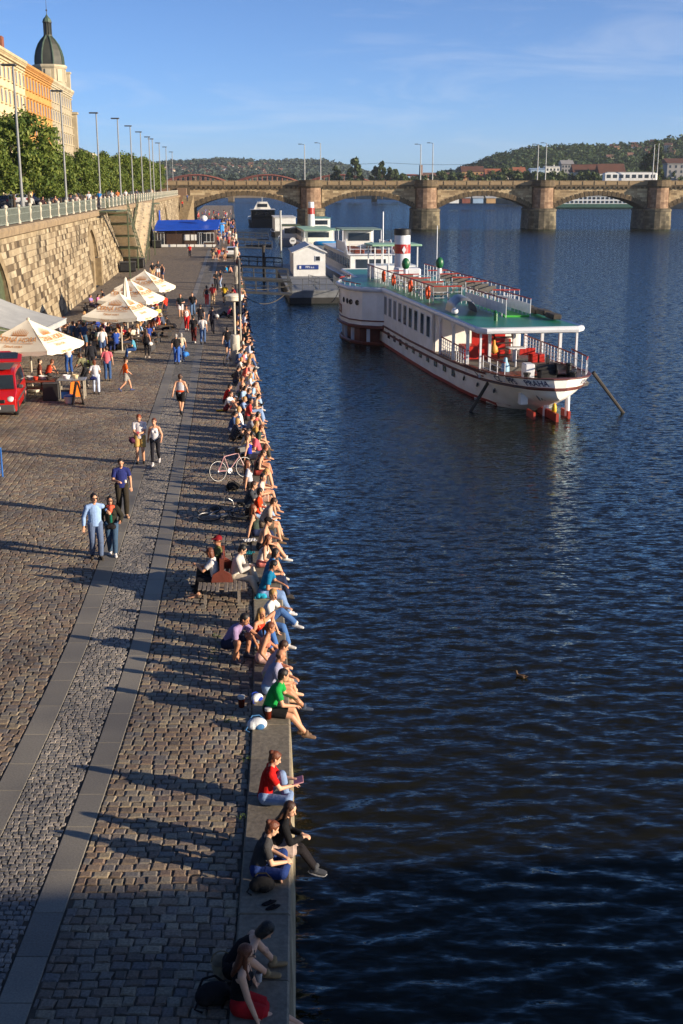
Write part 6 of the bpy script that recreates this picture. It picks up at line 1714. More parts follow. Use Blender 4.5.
# ---------------------------------------------------------------- sitters farther along the edge
tops = None
S_ = [  # pixel row, offset back from edge, pose, top, bottom, hair, skin, fem, label
 (503, .16, 'dangle3', ('tee', (224, 200, 184)), ('shorts', (214, 170, 150)), ('short', 'dark'), 0, 0, 'pale skinned person in cream top just beyond the man in orange'),
 (511, .62, 'kneesup', ('tee', (60, 64, 70)), ('trousers', (90, 92, 96)), ('short', 'brown'), 0, 0, 'man in gunmetal t-shirt hugging his knees behind the man in orange'),
 (528, .10, 'dangle4', ('tee', (190, 170, 150)), ('shorts', (120, 104, 88)), ('short', 'brown'), 0, 0, 'man in linen coloured top bent forward before the very long haired woman'),
 (495, .10, 'dangle1', ('bikini', (60, 80, 120)), ('hotpants', (70, 84, 120)), ('pony', 'blond'), 0, 1, 'blond woman in blue bikini on the edge near the lying bicycles'),
 (454, .58, 'dangle3', ('tee', (200, 190, 176)), ('skirt', (120, 60, 60)), ('bun', 'brown'), 0, 1, 'woman in parchment top and wine red skirt beside the royal blue vest'),
 (488, .40, 'dangle2', ('tee', (196, 196, 204)), ('hotpants', (60, 58, 62)), ('long', 'auburn'), 0, 1, 'woman with auburn hair and pale grey top leaning on one arm'),
 (476, .14, 'dangle1', ('tank', (58, 50, 48)), ('shorts', (150, 60, 54)), ('short', 'brown'), 0, 0, 'man in dark brown vest and red shorts, arms folded on his knees'),
 (468, .12, 'dangle4', ('bikini', (200, 110, 90)), ('hotpants', (204, 128, 104)), ('bob', 'auburn'), 1, 1, 'sunbathing woman in coral bikini with bobbed hair'),
 (460, .34, 'dangle2', ('tank', (40, 52, 160)), ('skirt', (46, 46, 60)), ('short', 'brown'), 0, 1, 'person in royal blue vest beside the sunbathing woman'),
 (449, .10, 'dangle1', ('tee', (66, 82, 66)), ('trousers', (70, 66, 60)), ('short', 'auburn'), 0, 0, 'man in moss green t-shirt leaning forward on the edge'),
 (444, .16, 'dangle3', ('tee', (190, 150, 80)), ('shorts', BEI), ('long', 'blond'), 0, 1, 'woman with golden hair and mustard top on the edge'),
 (438, .46, 'kneesup', ('tee', (142, 142, 152)), ('shorts', (66, 66, 74)), ('short', 'brown'), 0, 0, 'man in mid grey t-shirt with broad back, knees drawn up'),
 (433, .14, 'dangle1', ('tee', (210, 92, 90)), ('hotpants', (226, 198, 180)), ('bob', 'dark'), 0, 1, 'dark haired woman in red checked top on the edge'),
 (430, .58, 'dangle2', ('tee', (226, 222, 220)), ('trousers', JEA), ('short', 'blond'), 0, 0, 'fair man in white t-shirt sitting back beside the man in mid grey'),
 (421, .30, 'dangle3', ('tee', (200, 60, 58)), ('shorts', (80, 70, 70)), ('short', 'dark'), 1, 0, 'man in brick red t-shirt turned towards his neighbour'),
 (414, .12, 'dangle4', ('tee', (206, 178, 150)), ('trousers', LJE), ('short', 'dark'), 0, 0, 'man in sand coloured shirt and pale jeans bent over the water'),
 (409, .48, 'kneesup', ('long', (40, 56, 96)), ('trousers', (46, 54, 84)), ('short', 'brown'), 0, 0, 'man in long sleeved navy top hunched with knees up'),
 (402, .10, 'dangle1', ('tee', (152, 184, 214)), ('trousers', (150, 176, 206)), ('pony', 'auburn'), 0, 1, 'woman with ponytail dressed all in pale blue'),
 (396, .36, 'dangle2', ('tank', (198, 160, 120)), ('shorts', (170, 130, 100)), ('short', 'brown'), 1, 0, 'tanned man in camel vest leaning back'),
 (392, .16, 'dangle3', ('tee', (220, 218, 222)), ('shorts', (224, 214, 206)), ('long', 'fair'), 0, 1, 'fair haired woman in white with white shorts'),
 (386, .12, 'dangle4', ('tee', (140, 172, 206)), ('shorts', (156, 186, 214)), ('short', 'dark'), 0, 0, 'dark haired man in sky blue top with pale shorts'),
 (381, .34, 'dangle1', ('tee', (226, 104, 88)), ('trousers', (70, 60, 64)), ('short', 'brown'), 0, 0, 'man in coral t-shirt sitting a little back from the edge'),
 (376, .14, 'dangle3', ('tee', (196, 132, 132)), ('shorts', (208, 176, 160)), ('bob', 'blond'), 0, 1, 'woman in dusty rose top with blond bob'),
 (371, .12, 'dangle1', ('tee', (204, 166, 110)), ('trousers', (210, 204, 196)), ('long', 'blond'), 0, 1, 'woman in honey coloured top with long blond hair'),
 (367, .52, 'cross', ('tee', (222, 118, 124)), ('trousers', (54, 50, 56)), ('short', 'dark'), 0, 0, 'person in salmon pink top sitting cross legged by the big white post'),
 (362, .14, 'dangle2', ('tee', (224, 222, 224)), ('trousers', (74, 96, 140)), ('short', 'auburn'), 0, 0, 'auburn man in white t-shirt opposite the tall white post'),
 (357, .10, 'dangle4', ('long', (190, 196, 214)), ('shorts', (206, 160, 130)), ('short', 'brown'), 0, 0, 'person in ice blue long sleeves beside the tall white post'),
 (352, .34, 'dangle3', ('tee', (218, 208, 190)), ('trousers', (40, 40, 46)), ('long', 'brown'), 0, 1, 'woman in ivory top with a dark bag behind the tall white post'),
 (347, .12, 'dangle1', ('tee', (34, 34, 42)), ('trousers', (44, 46, 54)), ('short', 'dark'), 1, 0, 'man dressed all in black just past the tall white post'),
 (342, .16, 'dangle4', ('tee', (30, 62, 56)), ('shorts', (190, 140, 110)), ('bob', 'dark'), 0, 1, 'woman in bottle green top just past the tall white post'),
 (337, .12, 'dangle3', ('tee', (208, 152, 116)), ('trousers', (52, 58, 80)), ('short', 'red'), 0, 0, 'red haired man in peach t-shirt on the edge'),
 (332, .22, 'dangle2', ('tee', (206, 126, 92)), ('trousers', (38, 42, 66)), ('pony', 'red'), 0, 1, 'red haired woman with ponytail in terracotta top'),
 (327, .12, 'dangle1', ('long', (196, 206, 226)), ('trousers', (34, 42, 76)), ('short', 'brown'), 0, 0, 'man in pale blue shirt and navy trousers by the lamp pole'),
 (322, .12, 'dangle4', ('tee', (216, 214, 220)), ('trousers', (30, 36, 66)), ('short', 'dark'), 0, 0, 'dark haired man in white with navy trousers by the lamp pole'),
 (317, .18, 'dangle3', ('jacket', (36, 42, 66)), ('trousers', (38, 40, 52)), ('long', 'dark'), 0, 1, 'woman in navy jacket just beyond the lamp pole'),
 (312, .12, 'dangle1', ('tee', (60, 84, 130)), ('trousers', (40, 46, 70)), ('short', 'brown'), 0, 0, 'man in denim blue t-shirt beyond the lamp pole'),
 (307, .30, 'dangle2', ('jacket', (40, 38, 42)), ('trousers', (44, 44, 54)), ('short', 'black'), 1, 0, 'man in black jacket leaning back by the cream lamp box'),
 (302, .12, 'dangle4', ('tee', (222, 222, 228)), ('shorts', (66, 76, 100)), ('short', 'blond'), 0, 0, 'blond man in white top and slate shorts near the slack rope'),
 (298, .20, 'dangle3', ('tee', (176, 60, 56)), ('trousers', (48, 48, 56)), ('bob', 'brown'), 0, 1, 'woman in dull red top near the slack rope'),
 (292, .12, 'dangle1', ('tee', (90, 110, 80)), ('shorts', (170, 150, 120)), ('short', 'brown'), 0, 0, 'man in sage green top by the nearest gangway'),
 (285, .14, 'dangle3', ('tee', (226, 222, 214)), ('trousers', (34, 38, 50)), ('long', 'dark'), 0, 1, 'woman in white with black trousers by the second white post'),
 (280, .30, 'dangle2', ('tee', (210, 150, 130)), ('shorts', (206, 170, 150)), ('short', 'brown'), 0, 0, 'man in apricot top behind the second white post'),
 (275, .14, 'dangle1', ('tee', (196, 176, 150)), ('trousers', (70, 74, 84)), ('bob', 'fair'), 0, 1, 'woman in oatmeal top near the second gangway'),
 (270, .12, 'dangle4', ('tee', (60, 60, 70)), ('trousers', (50, 50, 60)), ('short', 'dark'), 0, 0, 'man in slate grey top near the third gangway'),
 (265, .2, 'dangle3', ('tee', (120, 60, 60)), ('trousers', (46, 46, 60)), ('short', 'brown'), 0, 0, 'man in maroon top near the third gangway'),
 (261, .14, 'dangle1', ('tee', (200, 196, 190)), ('shorts', (90, 96, 110)), ('short', 'brown'), 0, 0, 'person in stone coloured top beside the white car'),
 (257, .14, 'dangle2', ('tee', (46, 60, 90)), ('trousers', (40, 44, 60)), ('long', 'brown'), 0, 1, 'woman in dark blue top level with the white car'),
 (253, .14, 'dangle4', ('tee', (180, 120, 100)), ('shorts', (120, 100, 90)), ('short', 'dark'), 0, 0, 'person in clay coloured top at the edge beyond the white car'),
]
for i, (row, off, pose, top, bot, hair, sk, fem, lb) in enumerate(S_):
 if 318 < row < 450 and i % 2: person(edge(row + 3, off + .62), 10 + (i * 53 % 60) - 30, ['cross', 'kneesup'][i // 2 % 2], ('tee', bot[1]), ('trousers', [(52, 56, 74), (96, 106, 130), (70, 62, 58)][i % 3]), (['short', 'pony', 'bob'][i % 3], ['brown', 'dark', 'auburn', 'blond'][i % 4]), 'second row sitter behind the ' + ' '.join(lb.split(' on the edge')[0].split()[:11]), fem=i % 3 > 0, h=1.7)
 rs = 'n' if row > 470 else ('m' if row > 300 else 'f')
 p = edge(row, off + .04)
 person(p, 4 + (i * 37 % 17 - 8), pose, top, bot, hair, lb, skin=sk, h=(1.68 if fem else 1.78) + (i % 3 - 1) * .03, res=rs, fem=bool(fem), barefoot=(i % 3 == 0), shoes=[(60, 58, 60), (200, 196, 190), (110, 90, 70), (50, 60, 90)][i % 4])
# sitting on the paving behind the row
person(px(245, 458), 15, 'cross', ('tee', (214, 212, 210)), ('skirt', (40, 44, 40)), ('long', 'fair'), 'blond girl in white t-shirt sitting beside the leaning pink bicycle', fem=True, h=1.66, res=N)
person(px(257, 455), 190, 'cross', ('tee', (206, 92, 106)), ('trousers', (60, 66, 90)), ('short', 'dark'), 'young man in pink t-shirt facing the blond girl', h=1.76, res=N)
person(px(229, 411), -20, 'kneesup', ('tee', (226, 222, 220)), ('shorts', (122, 44, 50)), ('short', 'brown'), 'man in white t-shirt and maroon shorts sitting on the cobbles', h=1.76, res=N, skin=0, shoes=WHT)
person(px(227, 403), 0, 'cross', ('tee', (196, 34, 34)), ('shorts', (50, 50, 56)), ('short', 'dark'), 'man in red t-shirt sitting on the cobbles behind the white t-shirt', h=1.76, res=N)
person(px(247, 405), -30, 'lounge', ('tee', (70, 96, 76)), ('shorts', (24, 96, 72)), ('short', 'brown'), 'person in green shorts lounging between the cobbles and the edge row', h=1.76)
person(px(227, 317), 190, 'lounge', ('tee', (232, 82, 128)), ('trousers', (30, 30, 34)), ('bob', 'brown'), 'woman in hot pink top sitting with black legs stretched on the paving', fem=True, h=1.68)
person(px(233, 318), 200, 'cross', ('jacket', (44, 42, 46)), ('trousers', (40, 40, 48)), ('short', 'dark'), 'man in charcoal jacket sitting behind the woman in hot pink')
person(px(234, 296), 200, 'kneesup', ('tee', (150, 40, 50)), ('trousers', (38, 38, 44)), ('short', 'dark'), 'man in crimson top sitting near the cream lamp box')
person(px(227, 273), 180, 'cross', ('tee', (30, 150, 206)), ('trousers', (50, 60, 90)), ('short', 'dark'), 'person in turquoise t-shirt sitting on the paving by the second white post')
person(px(231, 273), 150, 'cross', ('tee', (190, 130, 110)), ('shorts', (60, 60, 66)), ('bob', 'brown'), 'person in rust pink top sitting beside the turquoise t-shirt', fem=True)
# ---------------------------------------------------------------- walkers
pW1 = dict(id='arm_round', pel=(0, 0, .92), fL=(.10, .09, .085), fR=(-.10, -.10, .085), lean=2, hL=(-.02, .34, 1.22), hR=(.0, -.29, .86), hyaw=12)
person(px(97, 558), -70, pW1, ('shirt', (150, 180, 224)), ('trousers', (92, 108, 138)), ('short', 'dark'), 'man in light blue shirt, jeans and sunglasses with his arm round a woman', glasses=True, res=N, h=1.82, shoes=(70, 64, 58))
pW2 = dict(id='hugged', pel=(0, 0, .92), fL=(.14, .07, .085), fR=(-.12, -.07, .085), lean=2, hL=(.20, .24, 1.02), hR=(.02, -.24, .90), nod=4)
rW, J = person(px(113, 555), -80, pW2, ('jacket', (44, 42, 34)), ('trousers', (62, 86, 112)), ('bob', 'black'), 'woman in dark jacket with coral scarf and green top beside the man in light blue', glasses=True, fem=True, res=N, h=1.68, shoes=(220, 216, 214), skin=1)
m = MB(); capsule(m, J['nk'] + J['f'] * .03 - J['l'] * .07, .055, J['nk'] + J['f'] * .05 + J['l'] * .07, .055, 10); capsule(m, J['nk'] + J['f'] * .09, .06, J['nk'] + J['f'] * .11 - J['u'] * .12, .05, 10)
me = remesh(m, .014); me.materials.append(None); plink('scarf', me, [cloth((226, 92, 66))], rW)
m = MB(); capsule(m, J['ch'] + J['f'] * .05 + J['u'] * .03, (.07, .09), J['pel'] + J['f'] * .05 + V((0, 0, .08)), (.075, .095), 12, side=J['l']); me = remesh(m, .014); me.materials.append(None); plink('green_top', me, [cloth((20, 104, 84))], rW)
person(px(123, 516), -72, 'walk3', ('tee', (40, 48, 108)), ('trousers', (52, 46, 36)), ('short', 'dark'), 'man in navy t-shirt and dark trousers walking with a drink in his hand', res=N, h=1.82, shoes=(190, 150, 120))
person(px(141, 463), -85, 'phone', ('tee', (226, 220, 220)), ('shorts', (196, 160, 92)), ('short', 'red'), 'red haired young man in white t-shirt and khaki shorts looking at a phone', res=N, h=1.82)
person(px(156, 464), -88, 'walk2', ('tank', (226, 222, 222)), ('leggings', (34, 33, 40)), ('bun', 'auburn'), 'woman in white tank top and black leggings walking beside the khaki shorts', fem=True, res=N, h=1.72, shoes=(200, 196, 196))
rJ, J = person(px(181, 414), 84, 'walk1', ('tank', (176, 178, 186)), ('shorts', (28, 28, 30)), ('short', 'brown'), 'man walking away in grey and orange sports vest and black shorts', res=N, h=1.80, shoes=(60, 60, 60))
m = MB(); capsule(m, J['pel'] + (J['ch'] - J['pel']) * .12, (.172, .13), J['pel'] + (J['ch'] - J['pel']) * .42, (.166, .126), 16, side=J['pl'], flat0=True, flat1=True); me = remesh(m, .014); me.materials.append(None); plink('orange_band', me, [cloth((232, 76, 24))], rJ)
person(px(126, 391), 20, 'walk1', ('tee', (232, 98, 30)), ('shorts', (150, 146, 138)), ('short', 'brown'), 'boy in orange t-shirt and grey shorts walking past the beer tables', res='m', h=1.62, shoes=(70, 80, 120))
W_ = [ # px, py, rot, pose, top, bot, hair, fem, label, h
 (177, 364, 100, 'walk3', ('tee', (34, 33, 36)), ('trousers', (62, 104, 190)), ('short', 'grey'), 0, 'white haired person in black top and bright blue trousers', 1.70),
 (182, 362, 95, 'walk4', ('tee', (206, 196, 172)), ('trousers', (84, 110, 160)), ('bob', 'grey'), 1, 'grey haired person in cream top with a blue bag', 1.66),
 (228, 357, 92, 'walk1', ('tee', (34, 33, 38)), ('shorts', (70, 96, 140)), ('short', 'dark'), 0, 'man in black t-shirt and denim shorts wheeling a bicycle', 1.80),
 (203, 344, 92, 'walk2', ('tee', (226, 222, 220)), ('trousers', (80, 106, 150)), ('short', 'dark'), 0, 'man in white t-shirt and jeans walking away with a helmet', 1.82),
 (194, 343, 90, 'walk3', ('tee', (36, 34, 38)), ('trousers', (92, 36, 34)), ('short', 'black'), 0, 'man in black top and maroon trousers walking away', 1.76),
 (201, 330, 92, 'walk4', ('tee', (40, 38, 44)), ('trousers', (50, 50, 60)), ('short', 'brown'), 0, 'man in dark clothes in front of the white t-shirt and jeans', 1.78),
 (213, 333, 88, 'walk1', ('tee', (32, 34, 50)), ('trousers', (44, 44, 54)), ('short', 'dark'), 0, 'man in midnight blue top carrying a white bag on his back', 1.82),
 (187, 330, -85, 'walk3', ('tank', (226, 220, 220)), ('trousers', (204, 40, 40)), ('bun', 'auburn'), 1, 'woman in white top and bright red trousers walking this way', 1.70),
 (181, 318, -85, 'walk4', ('tee', (36, 46, 50)), ('shorts', (214, 206, 206)), ('short', 'auburn'), 0, 'man in dark printed t-shirt and white shorts walking this way', 1.82),
 (193, 316, -88, 'walk2', ('tee', (34, 34, 38)), ('trousers', (86, 112, 146)), ('short', 'brown'), 0, 'man in black printed t-shirt and jeans walking this way', 1.82),
 (207, 306, 92, 'walk3', ('tank', (42, 42, 52)), ('trousers', (206, 62, 66)), ('bob', 'black'), 1, 'woman in dark vest and coral red trousers walking away', 1.70),
 (213, 305, 90, 'walk4', ('tee', (206, 72, 66)), ('trousers', (206, 178, 140)), ('short', 'auburn'), 0, 'person in red shirt and beige trousers walking away', 1.76),
 (216, 290, -60, 'stand2', ('tee', (30, 31, 36)), ('trousers', (36, 38, 48)), ('short', 'dark'), 0, 'man all in black standing on the path beyond the red shirt', 1.82),
 (221, 288, 200, 'stand', ('tee', (30, 40, 62)), ('trousers', (150, 170, 200)), ('short', 'brown'), 0, 'person in ink blue top and pale trousers pointing to the water', 1.74),
 (153, 279, -80, 'stand', ('tee', (36, 36, 42)), ('shorts', (200, 170, 120)), ('short', 'dark'), 0, 'man in black with tan shorts, left of the trio below the stair', 1.76),
 (158, 278, -60, 'stand2', ('tee', (46, 46, 50)), ('shorts', (206, 206, 206)), ('short', 'auburn'), 0, 'man in anthracite with white shorts, middle of the trio below the stair', 1.80),
 (163, 280, 240, 'stand', ('tank', (44, 50, 70)), ('shorts', (52, 70, 110)), ('long', 'brown'), 1, 'woman in indigo with denim shorts, right of the trio below the stair', 1.70),
 (190, 257, -90, 'stand', ('tee', (196, 36, 36)), ('trousers', (34, 34, 46)), ('short', 'dark'), 0, 'person in red top and black trousers standing before the blue roofed kiosk', 1.72),
 (213, 260, 90, 'walk3', ('tee', (60, 56, 56)), ('shorts', (206, 186, 150)), ('short', 'brown'), 0, 'man in grey brown top and cream shorts left of the white car', 1.78),
 (216, 259, 80, 'walk4', ('tee', (206, 160, 130)), ('shorts', (60, 66, 84)), ('short', 'brown'), 0, 'person in tan top left of the white car', 1.74),
 (219, 261, 95, 'stand', ('tee', (216, 40, 50)), ('shorts', (206, 150, 130)), ('short', 'dark'), 0, 'person in scarlet top left of the white car', 1.70),
 (222.5, 259, -90, 'stand2', ('tank', (210, 150, 120)), ('shorts', (160, 180, 210)), ('pony', 'brown'), 1, 'woman in nude top and pale blue shorts near the white car', 1.70),
 (225, 261, -90, 'stand', ('tee', (120, 90, 84)), ('shorts', (206, 160, 120)), ('short', 'brown'), 0, 'man in cocoa brown top near the white car', 1.76),
 (234, 250, 90, 'stand', ('tee', (216, 214, 210)), ('trousers', (60, 64, 80)), ('short', 'brown'), 0, 'person in white standing right behind the white car', 1.74),
]
for i, (x, y, rot, pose, top, bot, hair, fem, lb, h) in enumerate(W_):
 person(px(x, y), rot, pose, top, bot, hair, lb, skin=i % 3 if i % 4 else 0, h=h, res='m' if y > 270 else 'f', fem=bool(fem), shoes=[(60, 58, 60), (200, 196, 190), (90, 80, 70)][i % 3])
# ---------------------------------------------------------------- beer garden
B_ = [
 (97, 394, 100, 'stand2', ('tee', (206, 206, 212)), ('trousers', (196, 206, 226)), ('bob', 'auburn'), 1, 'woman in white striped top and pale trousers with a navy handbag at the stall', 1.66),
 (86, 387, 150, 'bend', ('tee', (130, 128, 96)), ('trousers', (42, 42, 46)), ('short', 'brown'), 0, 'man with backpack and black trousers leaning over the stall counter', 1.84),
 (108, 381, 95, 'stand', ('tee', (220, 108, 120)), ('trousers', (58, 86, 130)), ('short', 'brown'), 0, 'man in pink shirt and blue jeans queueing at the stall', 1.80),
 (92, 373, 110, 'stand', ('jacket', (36, 36, 42)), ('trousers', (40, 40, 46)), ('short', 'dark'), 0, 'man in black jacket between backpack man and pink shirt', 1.72),
 (70, 374, 120, 'stand2', ('tee', (206, 200, 196)), ('trousers', (44, 78, 140)), ('short', 'brown'), 0, 'man in blue jeans standing under the nearest umbrella', 1.80),
 (103, 358, 100, 'stand', ('tee', (226, 224, 222)), ('shorts', (70, 90, 130)), ('short', 'brown'), 0, 'man in white t-shirt with dark strap at the middle of the beer garden', 1.80),
 (78, 353, 70, 'stand', ('tee', (54, 62, 88)), ('trousers', (44, 48, 62)), ('short', 'dark'), 0, 'man in dark blue t-shirt left of the shorts wearer among the tables', 1.80),
 (85, 352, 80, 'stand2', ('tee', (62, 92, 140)), ('shorts', (74, 104, 130)), ('short', 'brown'), 0, 'man in blue top and teal shorts standing among the tables', 1.80),
 (74, 350, 60, 'stand', ('tee', (56, 88, 140)), ('trousers', (44, 46, 60)), ('short', 'auburn'), 0, 'auburn person in medium blue top behind the nearest umbrella', 1.76),
 (134, 358, 190, 'bench', ('tee', (90, 160, 186)), ('trousers', (52, 84, 140)), ('bob', 'brown'), 1, 'woman in turquoise cardigan sitting at the end of the beer table', 1.70),
 (147, 358, 80, 'stand', ('tank', (34, 33, 38)), ('leggings', (34, 33, 38)), ('long', 'brown'), 1, 'woman in black dress with a white shoulder bag', 1.70),
 (116, 352, 130, 'bench2', ('tee', (44, 76, 160)), ('trousers', (40, 52, 100)), ('short', 'dark'), 0, 'man in royal blue t-shirt sitting under the middle umbrella', 1.82),
 (108, 344, 60, 'bench', ('tee', (50, 52, 62)), ('trousers', (44, 44, 52)), ('short', 'brown'), 0, 'man in dark grey t-shirt sitting by the umbrella pole', 1.78),
 (88, 330, 40, 'bench2', ('tee', (40, 62, 140)), ('trousers', (50, 50, 70)), ('short', 'dark'), 0, 'man in deep blue shirt sitting with his back to the wall side', 1.82),
 (98, 335, 200, 'bench', ('tee', (190, 188, 180)), ('trousers', (80, 80, 90)), ('short', 'brown'), 0, 'man in pale khaki shirt sitting under the middle umbrella', 1.76),
 (106, 337, 170, 'bench2', ('tee', (214, 210, 208)), ('trousers', (70, 80, 100)), ('long', 'brown'), 1, 'woman in white sitting under the middle umbrella', 1.68),
 (112, 339, 190, 'bench', ('tee', (200, 160, 130)), ('shorts', (80, 70, 66)), ('bob', 'dark'), 1, 'woman in fawn top sitting under the middle umbrella', 1.66),
 (120, 341, 30, 'bench2', ('tee', (150, 90, 80)), ('trousers', (60, 60, 70)), ('short', 'dark'), 0, 'man in russet shirt sitting under the middle umbrella', 1.74),
 (127, 343, 170, 'bench', ('tee', (40, 40, 46)), ('trousers', (46, 46, 56)), ('short', 'brown'), 0, 'man in black shirt sitting right of the umbrella pole', 1.76),
 (137, 345, 200, 'bench2', ('tee', (222, 218, 214)), ('skirt', (214, 204, 190)), ('long', 'blond'), 1, 'blond woman in white dress sitting behind the turquoise cardigan', 1.68),
 (143, 338, 180, 'bench', ('tee', (70, 70, 84)), ('trousers', (50, 52, 62)), ('short', 'brown'), 0, 'man in graphite shirt at the far beer table', 1.76),
 (152, 340, 190, 'bench', ('tee', (206, 210, 222)), ('trousers', (56, 62, 84)), ('bob', 'brown'), 1, 'woman in white and blue striped top at the far beer table', 1.66),
 (158, 334, 200, 'bench2', ('tee', (206, 70, 66)), ('trousers', (58, 58, 70)), ('short', 'dark'), 0, 'man in tomato red top sitting at the far beer table', 1.76),
 (163, 333, 170, 'bench', ('tee', (76, 86, 106)), ('trousers', (40, 40, 50)), ('short', 'grey'), 0, 'grey haired man in steel blue shirt with dark jacket over his chair', 1.78),
 (169, 336, 180, 'bench', ('jacket', (34, 34, 40)), ('trousers', (36, 38, 48)), ('short', 'dark'), 0, 'man in black jacket on the outermost chair of the beer garden', 1.76),
 (166, 318, 150, 'stand', ('tee', (222, 60, 40)), ('trousers', (52, 56, 74)), ('short', 'dark'), 0, 'man in orange red t-shirt standing at the far umbrella', 1.78),
 (157, 316, 200, 'bench', ('tee', (190, 66, 62)), ('trousers', (56, 56, 66)), ('short', 'brown'), 0, 'man in faded red shirt sitting under the far umbrella', 1.76),
 (152, 322, 170, 'bench2', ('tee', (120, 140, 180)), ('trousers', (60, 66, 84)), ('short', 'brown'), 0, 'man in cornflower blue shirt under the far umbrella', 1.76),
 (66, 338, 20, 'bench2', None, ('shorts', (60, 60, 70)), ('short', 'auburn'), 0, 'bare chested man sitting left near the grey awning', 1.78),
 (60, 345, 10, 'bench', ('tee', (150, 154, 170)), ('trousers', (50, 52, 62)), ('short', 'brown'), 0, 'man in silver grey t-shirt sitting by the grey awning', 1.76),
 (70, 344, 190, 'bench', ('jacket', (40, 44, 60)), ('trousers', (46, 46, 56)), ('short', 'dark'), 0, 'man in blue black jacket sitting by the grey awning', 1.78),
 (92, 312, -20, 'bench2', ('tee', (150, 130, 190)), ('trousers', (60, 56, 76)), ('short', 'dark'), 0, 'person in lilac shirt sitting against the embankment wall', 1.76),
 (98, 310, -10, 'bench', ('tee', (206, 120, 160)), ('trousers', (60, 60, 70)), ('long', 'dark'), 1, 'woman in rose pink top sitting against the embankment wall', 1.66),
 (104, 306, 200, 'bench', ('tee', (40, 42, 56)), ('trousers', (44, 44, 52)), ('short', 'dark'), 0, 'man in dark slate top sitting in the shade by the wall', 1.76),
 (50, 392, 60, 'bend', ('tank', (200, 66, 40)), ('trousers', (60, 56, 56)), ('short', 'auburn'), 0, 'cook in orange apron behind the stall counter', 1.70),
 (41, 394, 20, 'stand', ('tee', (110, 60, 50)), ('trousers', (50, 48, 50)), ('short', 'dark'), 0, 'cook in brown shirt behind the stall counter', 1.70),
]
_w = [('ivory', (214, 204, 184)), ('cobalt', (46, 70, 150)), ('chestnut', (120, 70, 50)), ('mint', (150, 190, 170)), ('plum', (90, 50, 80)), ('lemon', (214, 196, 110)), ('ash grey', (140, 140, 140)), ('ruby', (160, 36, 50)), ('powder blue', (150, 176, 204)), ('jet black', (30, 30, 34))]
_p = [((94, 341), 'at the left tables'), ((100, 350), 'at the left tables'), ((119, 350), 'beside the umbrella pole'), ((129, 350), 'beside the umbrella pole'), ((82, 340), 'near the grey awning'), ((76, 344), 'near the grey awning'), ((140, 343), 'at the right tables'), ((149, 345), 'at the right tables'), ((155, 327), 'under the far umbrellas'), ((147, 325), 'under the far umbrellas')]
for i in range(20):
 (x, y), wh = _p[i % 10]; nm, c = _w[(i * 3 + i // 10) % 10]
 B_.append((x + 4 * (i // 10), y - 3 * (i // 10), (i * 67) % 360, ['bench', 'bench2', 'stand'][i % 3 if i > 9 else i % 2], ('tee', c), ('trousers', [(60, 64, 84), (40, 42, 52), (80, 96, 130)][i % 3]), (['short', 'bob', 'long'][i % 3], ['brown', 'dark', 'blond', 'auburn'][i % 4]), i % 3 > 0, 'beer garden guest in %s top %s, %s' % (nm, wh, 'row nearer the wall' if i > 9 else 'row nearer the road'), 1.7))
for i, (x, y, rot, pose, top, bot, hair, fem, lb, h) in enumerate(B_):
 person(px(x, y), rot, pose, top, bot, hair, lb, skin=i % 3, h=h, res='m', fem=bool(fem), shoes=[(60, 58, 60), (160, 150, 140), (90, 80, 70)][i % 3])
# street level people behind the railing
T_ = [(43, -60, ('tee', (60, 40, 44)), ('short', 'dark'), 'person with red and black top sitting at the promenade railing'), (55, -80, ('tank', (70, 60, 60)), ('long', 'brown'), 'woman with brown hair sitting at the promenade railing'),
  (71, -60, ('tee', (50, 50, 60)), ('short', 'dark'), 'dark dressed person sitting at the promenade railing'), (77, -90, ('tee', (214, 190, 180)), ('bob', 'auburn'), 'person in pale pink sitting at the promenade railing'),
  (89, -70, ('tee', (196, 200, 206)), ('short', 'grey'), 'grey haired person in pale top at the railing'), (100, -90, ('tee', (50, 130, 200)), ('short', 'dark'), 'person in sky blue top leaning at the railing'),
  (112, -90, ('tee', (210, 206, 200)), ('short', 'brown'), 'person in white at the railing by the stair head'), (118, -80, ('tee', (206, 120, 70)), ('short', 'brown'), 'person in orange brown at the railing by the stair head'),
  (126, -80, ('tee', (220, 218, 214)), ('short', 'dark'), 'person in white walking along the promenade beyond the stair head'), (137, -80, ('tee', (80, 80, 96)), ('short', 'brown'), 'person in grey blue walking along the promenade'),
  (152, -80, ('tee', (200, 180, 160)), ('bob', 'brown'), 'person in beige far along the promenade')]
for i, (x, rot, top, hair, lb) in enumerate(T_):
 yw = None; y = 60.0
 while y < 330:
  p = V((RX(y) - 1.0, y, SZ)); q = (p.x / (p.y * CP + (CAMZ - SZ) * SP)) * FPX + 341.5
  if q >= x: break
  y += .5
 person(V((RX(y) - 1.0, y, SZ + .13)), rot, 'stand' if i > 3 else 'stand2', top, ('trousers', (60, 62, 76)), hair, lb, res='f', h=1.74 if i > 3 else 1.5)
# two workers / climbers at the bridge end of the wall
for i, (cx, cy, c, lb) in enumerate(((181, 196, (206, 50, 40), 'person in red high on the steps beside the bridge abutment'), (184, 190, (60, 90, 140), 'person in blue high on the steps beside the bridge abutment'))):
 p = V((WX(306, 4) + 1.2 + i * .8, 306 + i * 4, 4.2 + 1.5 * i)); person(p, -90, 'stand', ('tee', c), ('trousers', (60, 60, 70)), ('short', 'dark'), lb, res='f')
st_ = empty('stone_steps', (WX(312, 0), 312, 0), 0, 'narrow stone steps against the wall beside the bridge abutment', 'stairs')
m = MB()
for k in range(20): m.box((1.3, -10 + k * .9, (k + .5) * .18), (2.6, .9, .36 * (k + .5)))
m.build('steps', M_arch, st_)
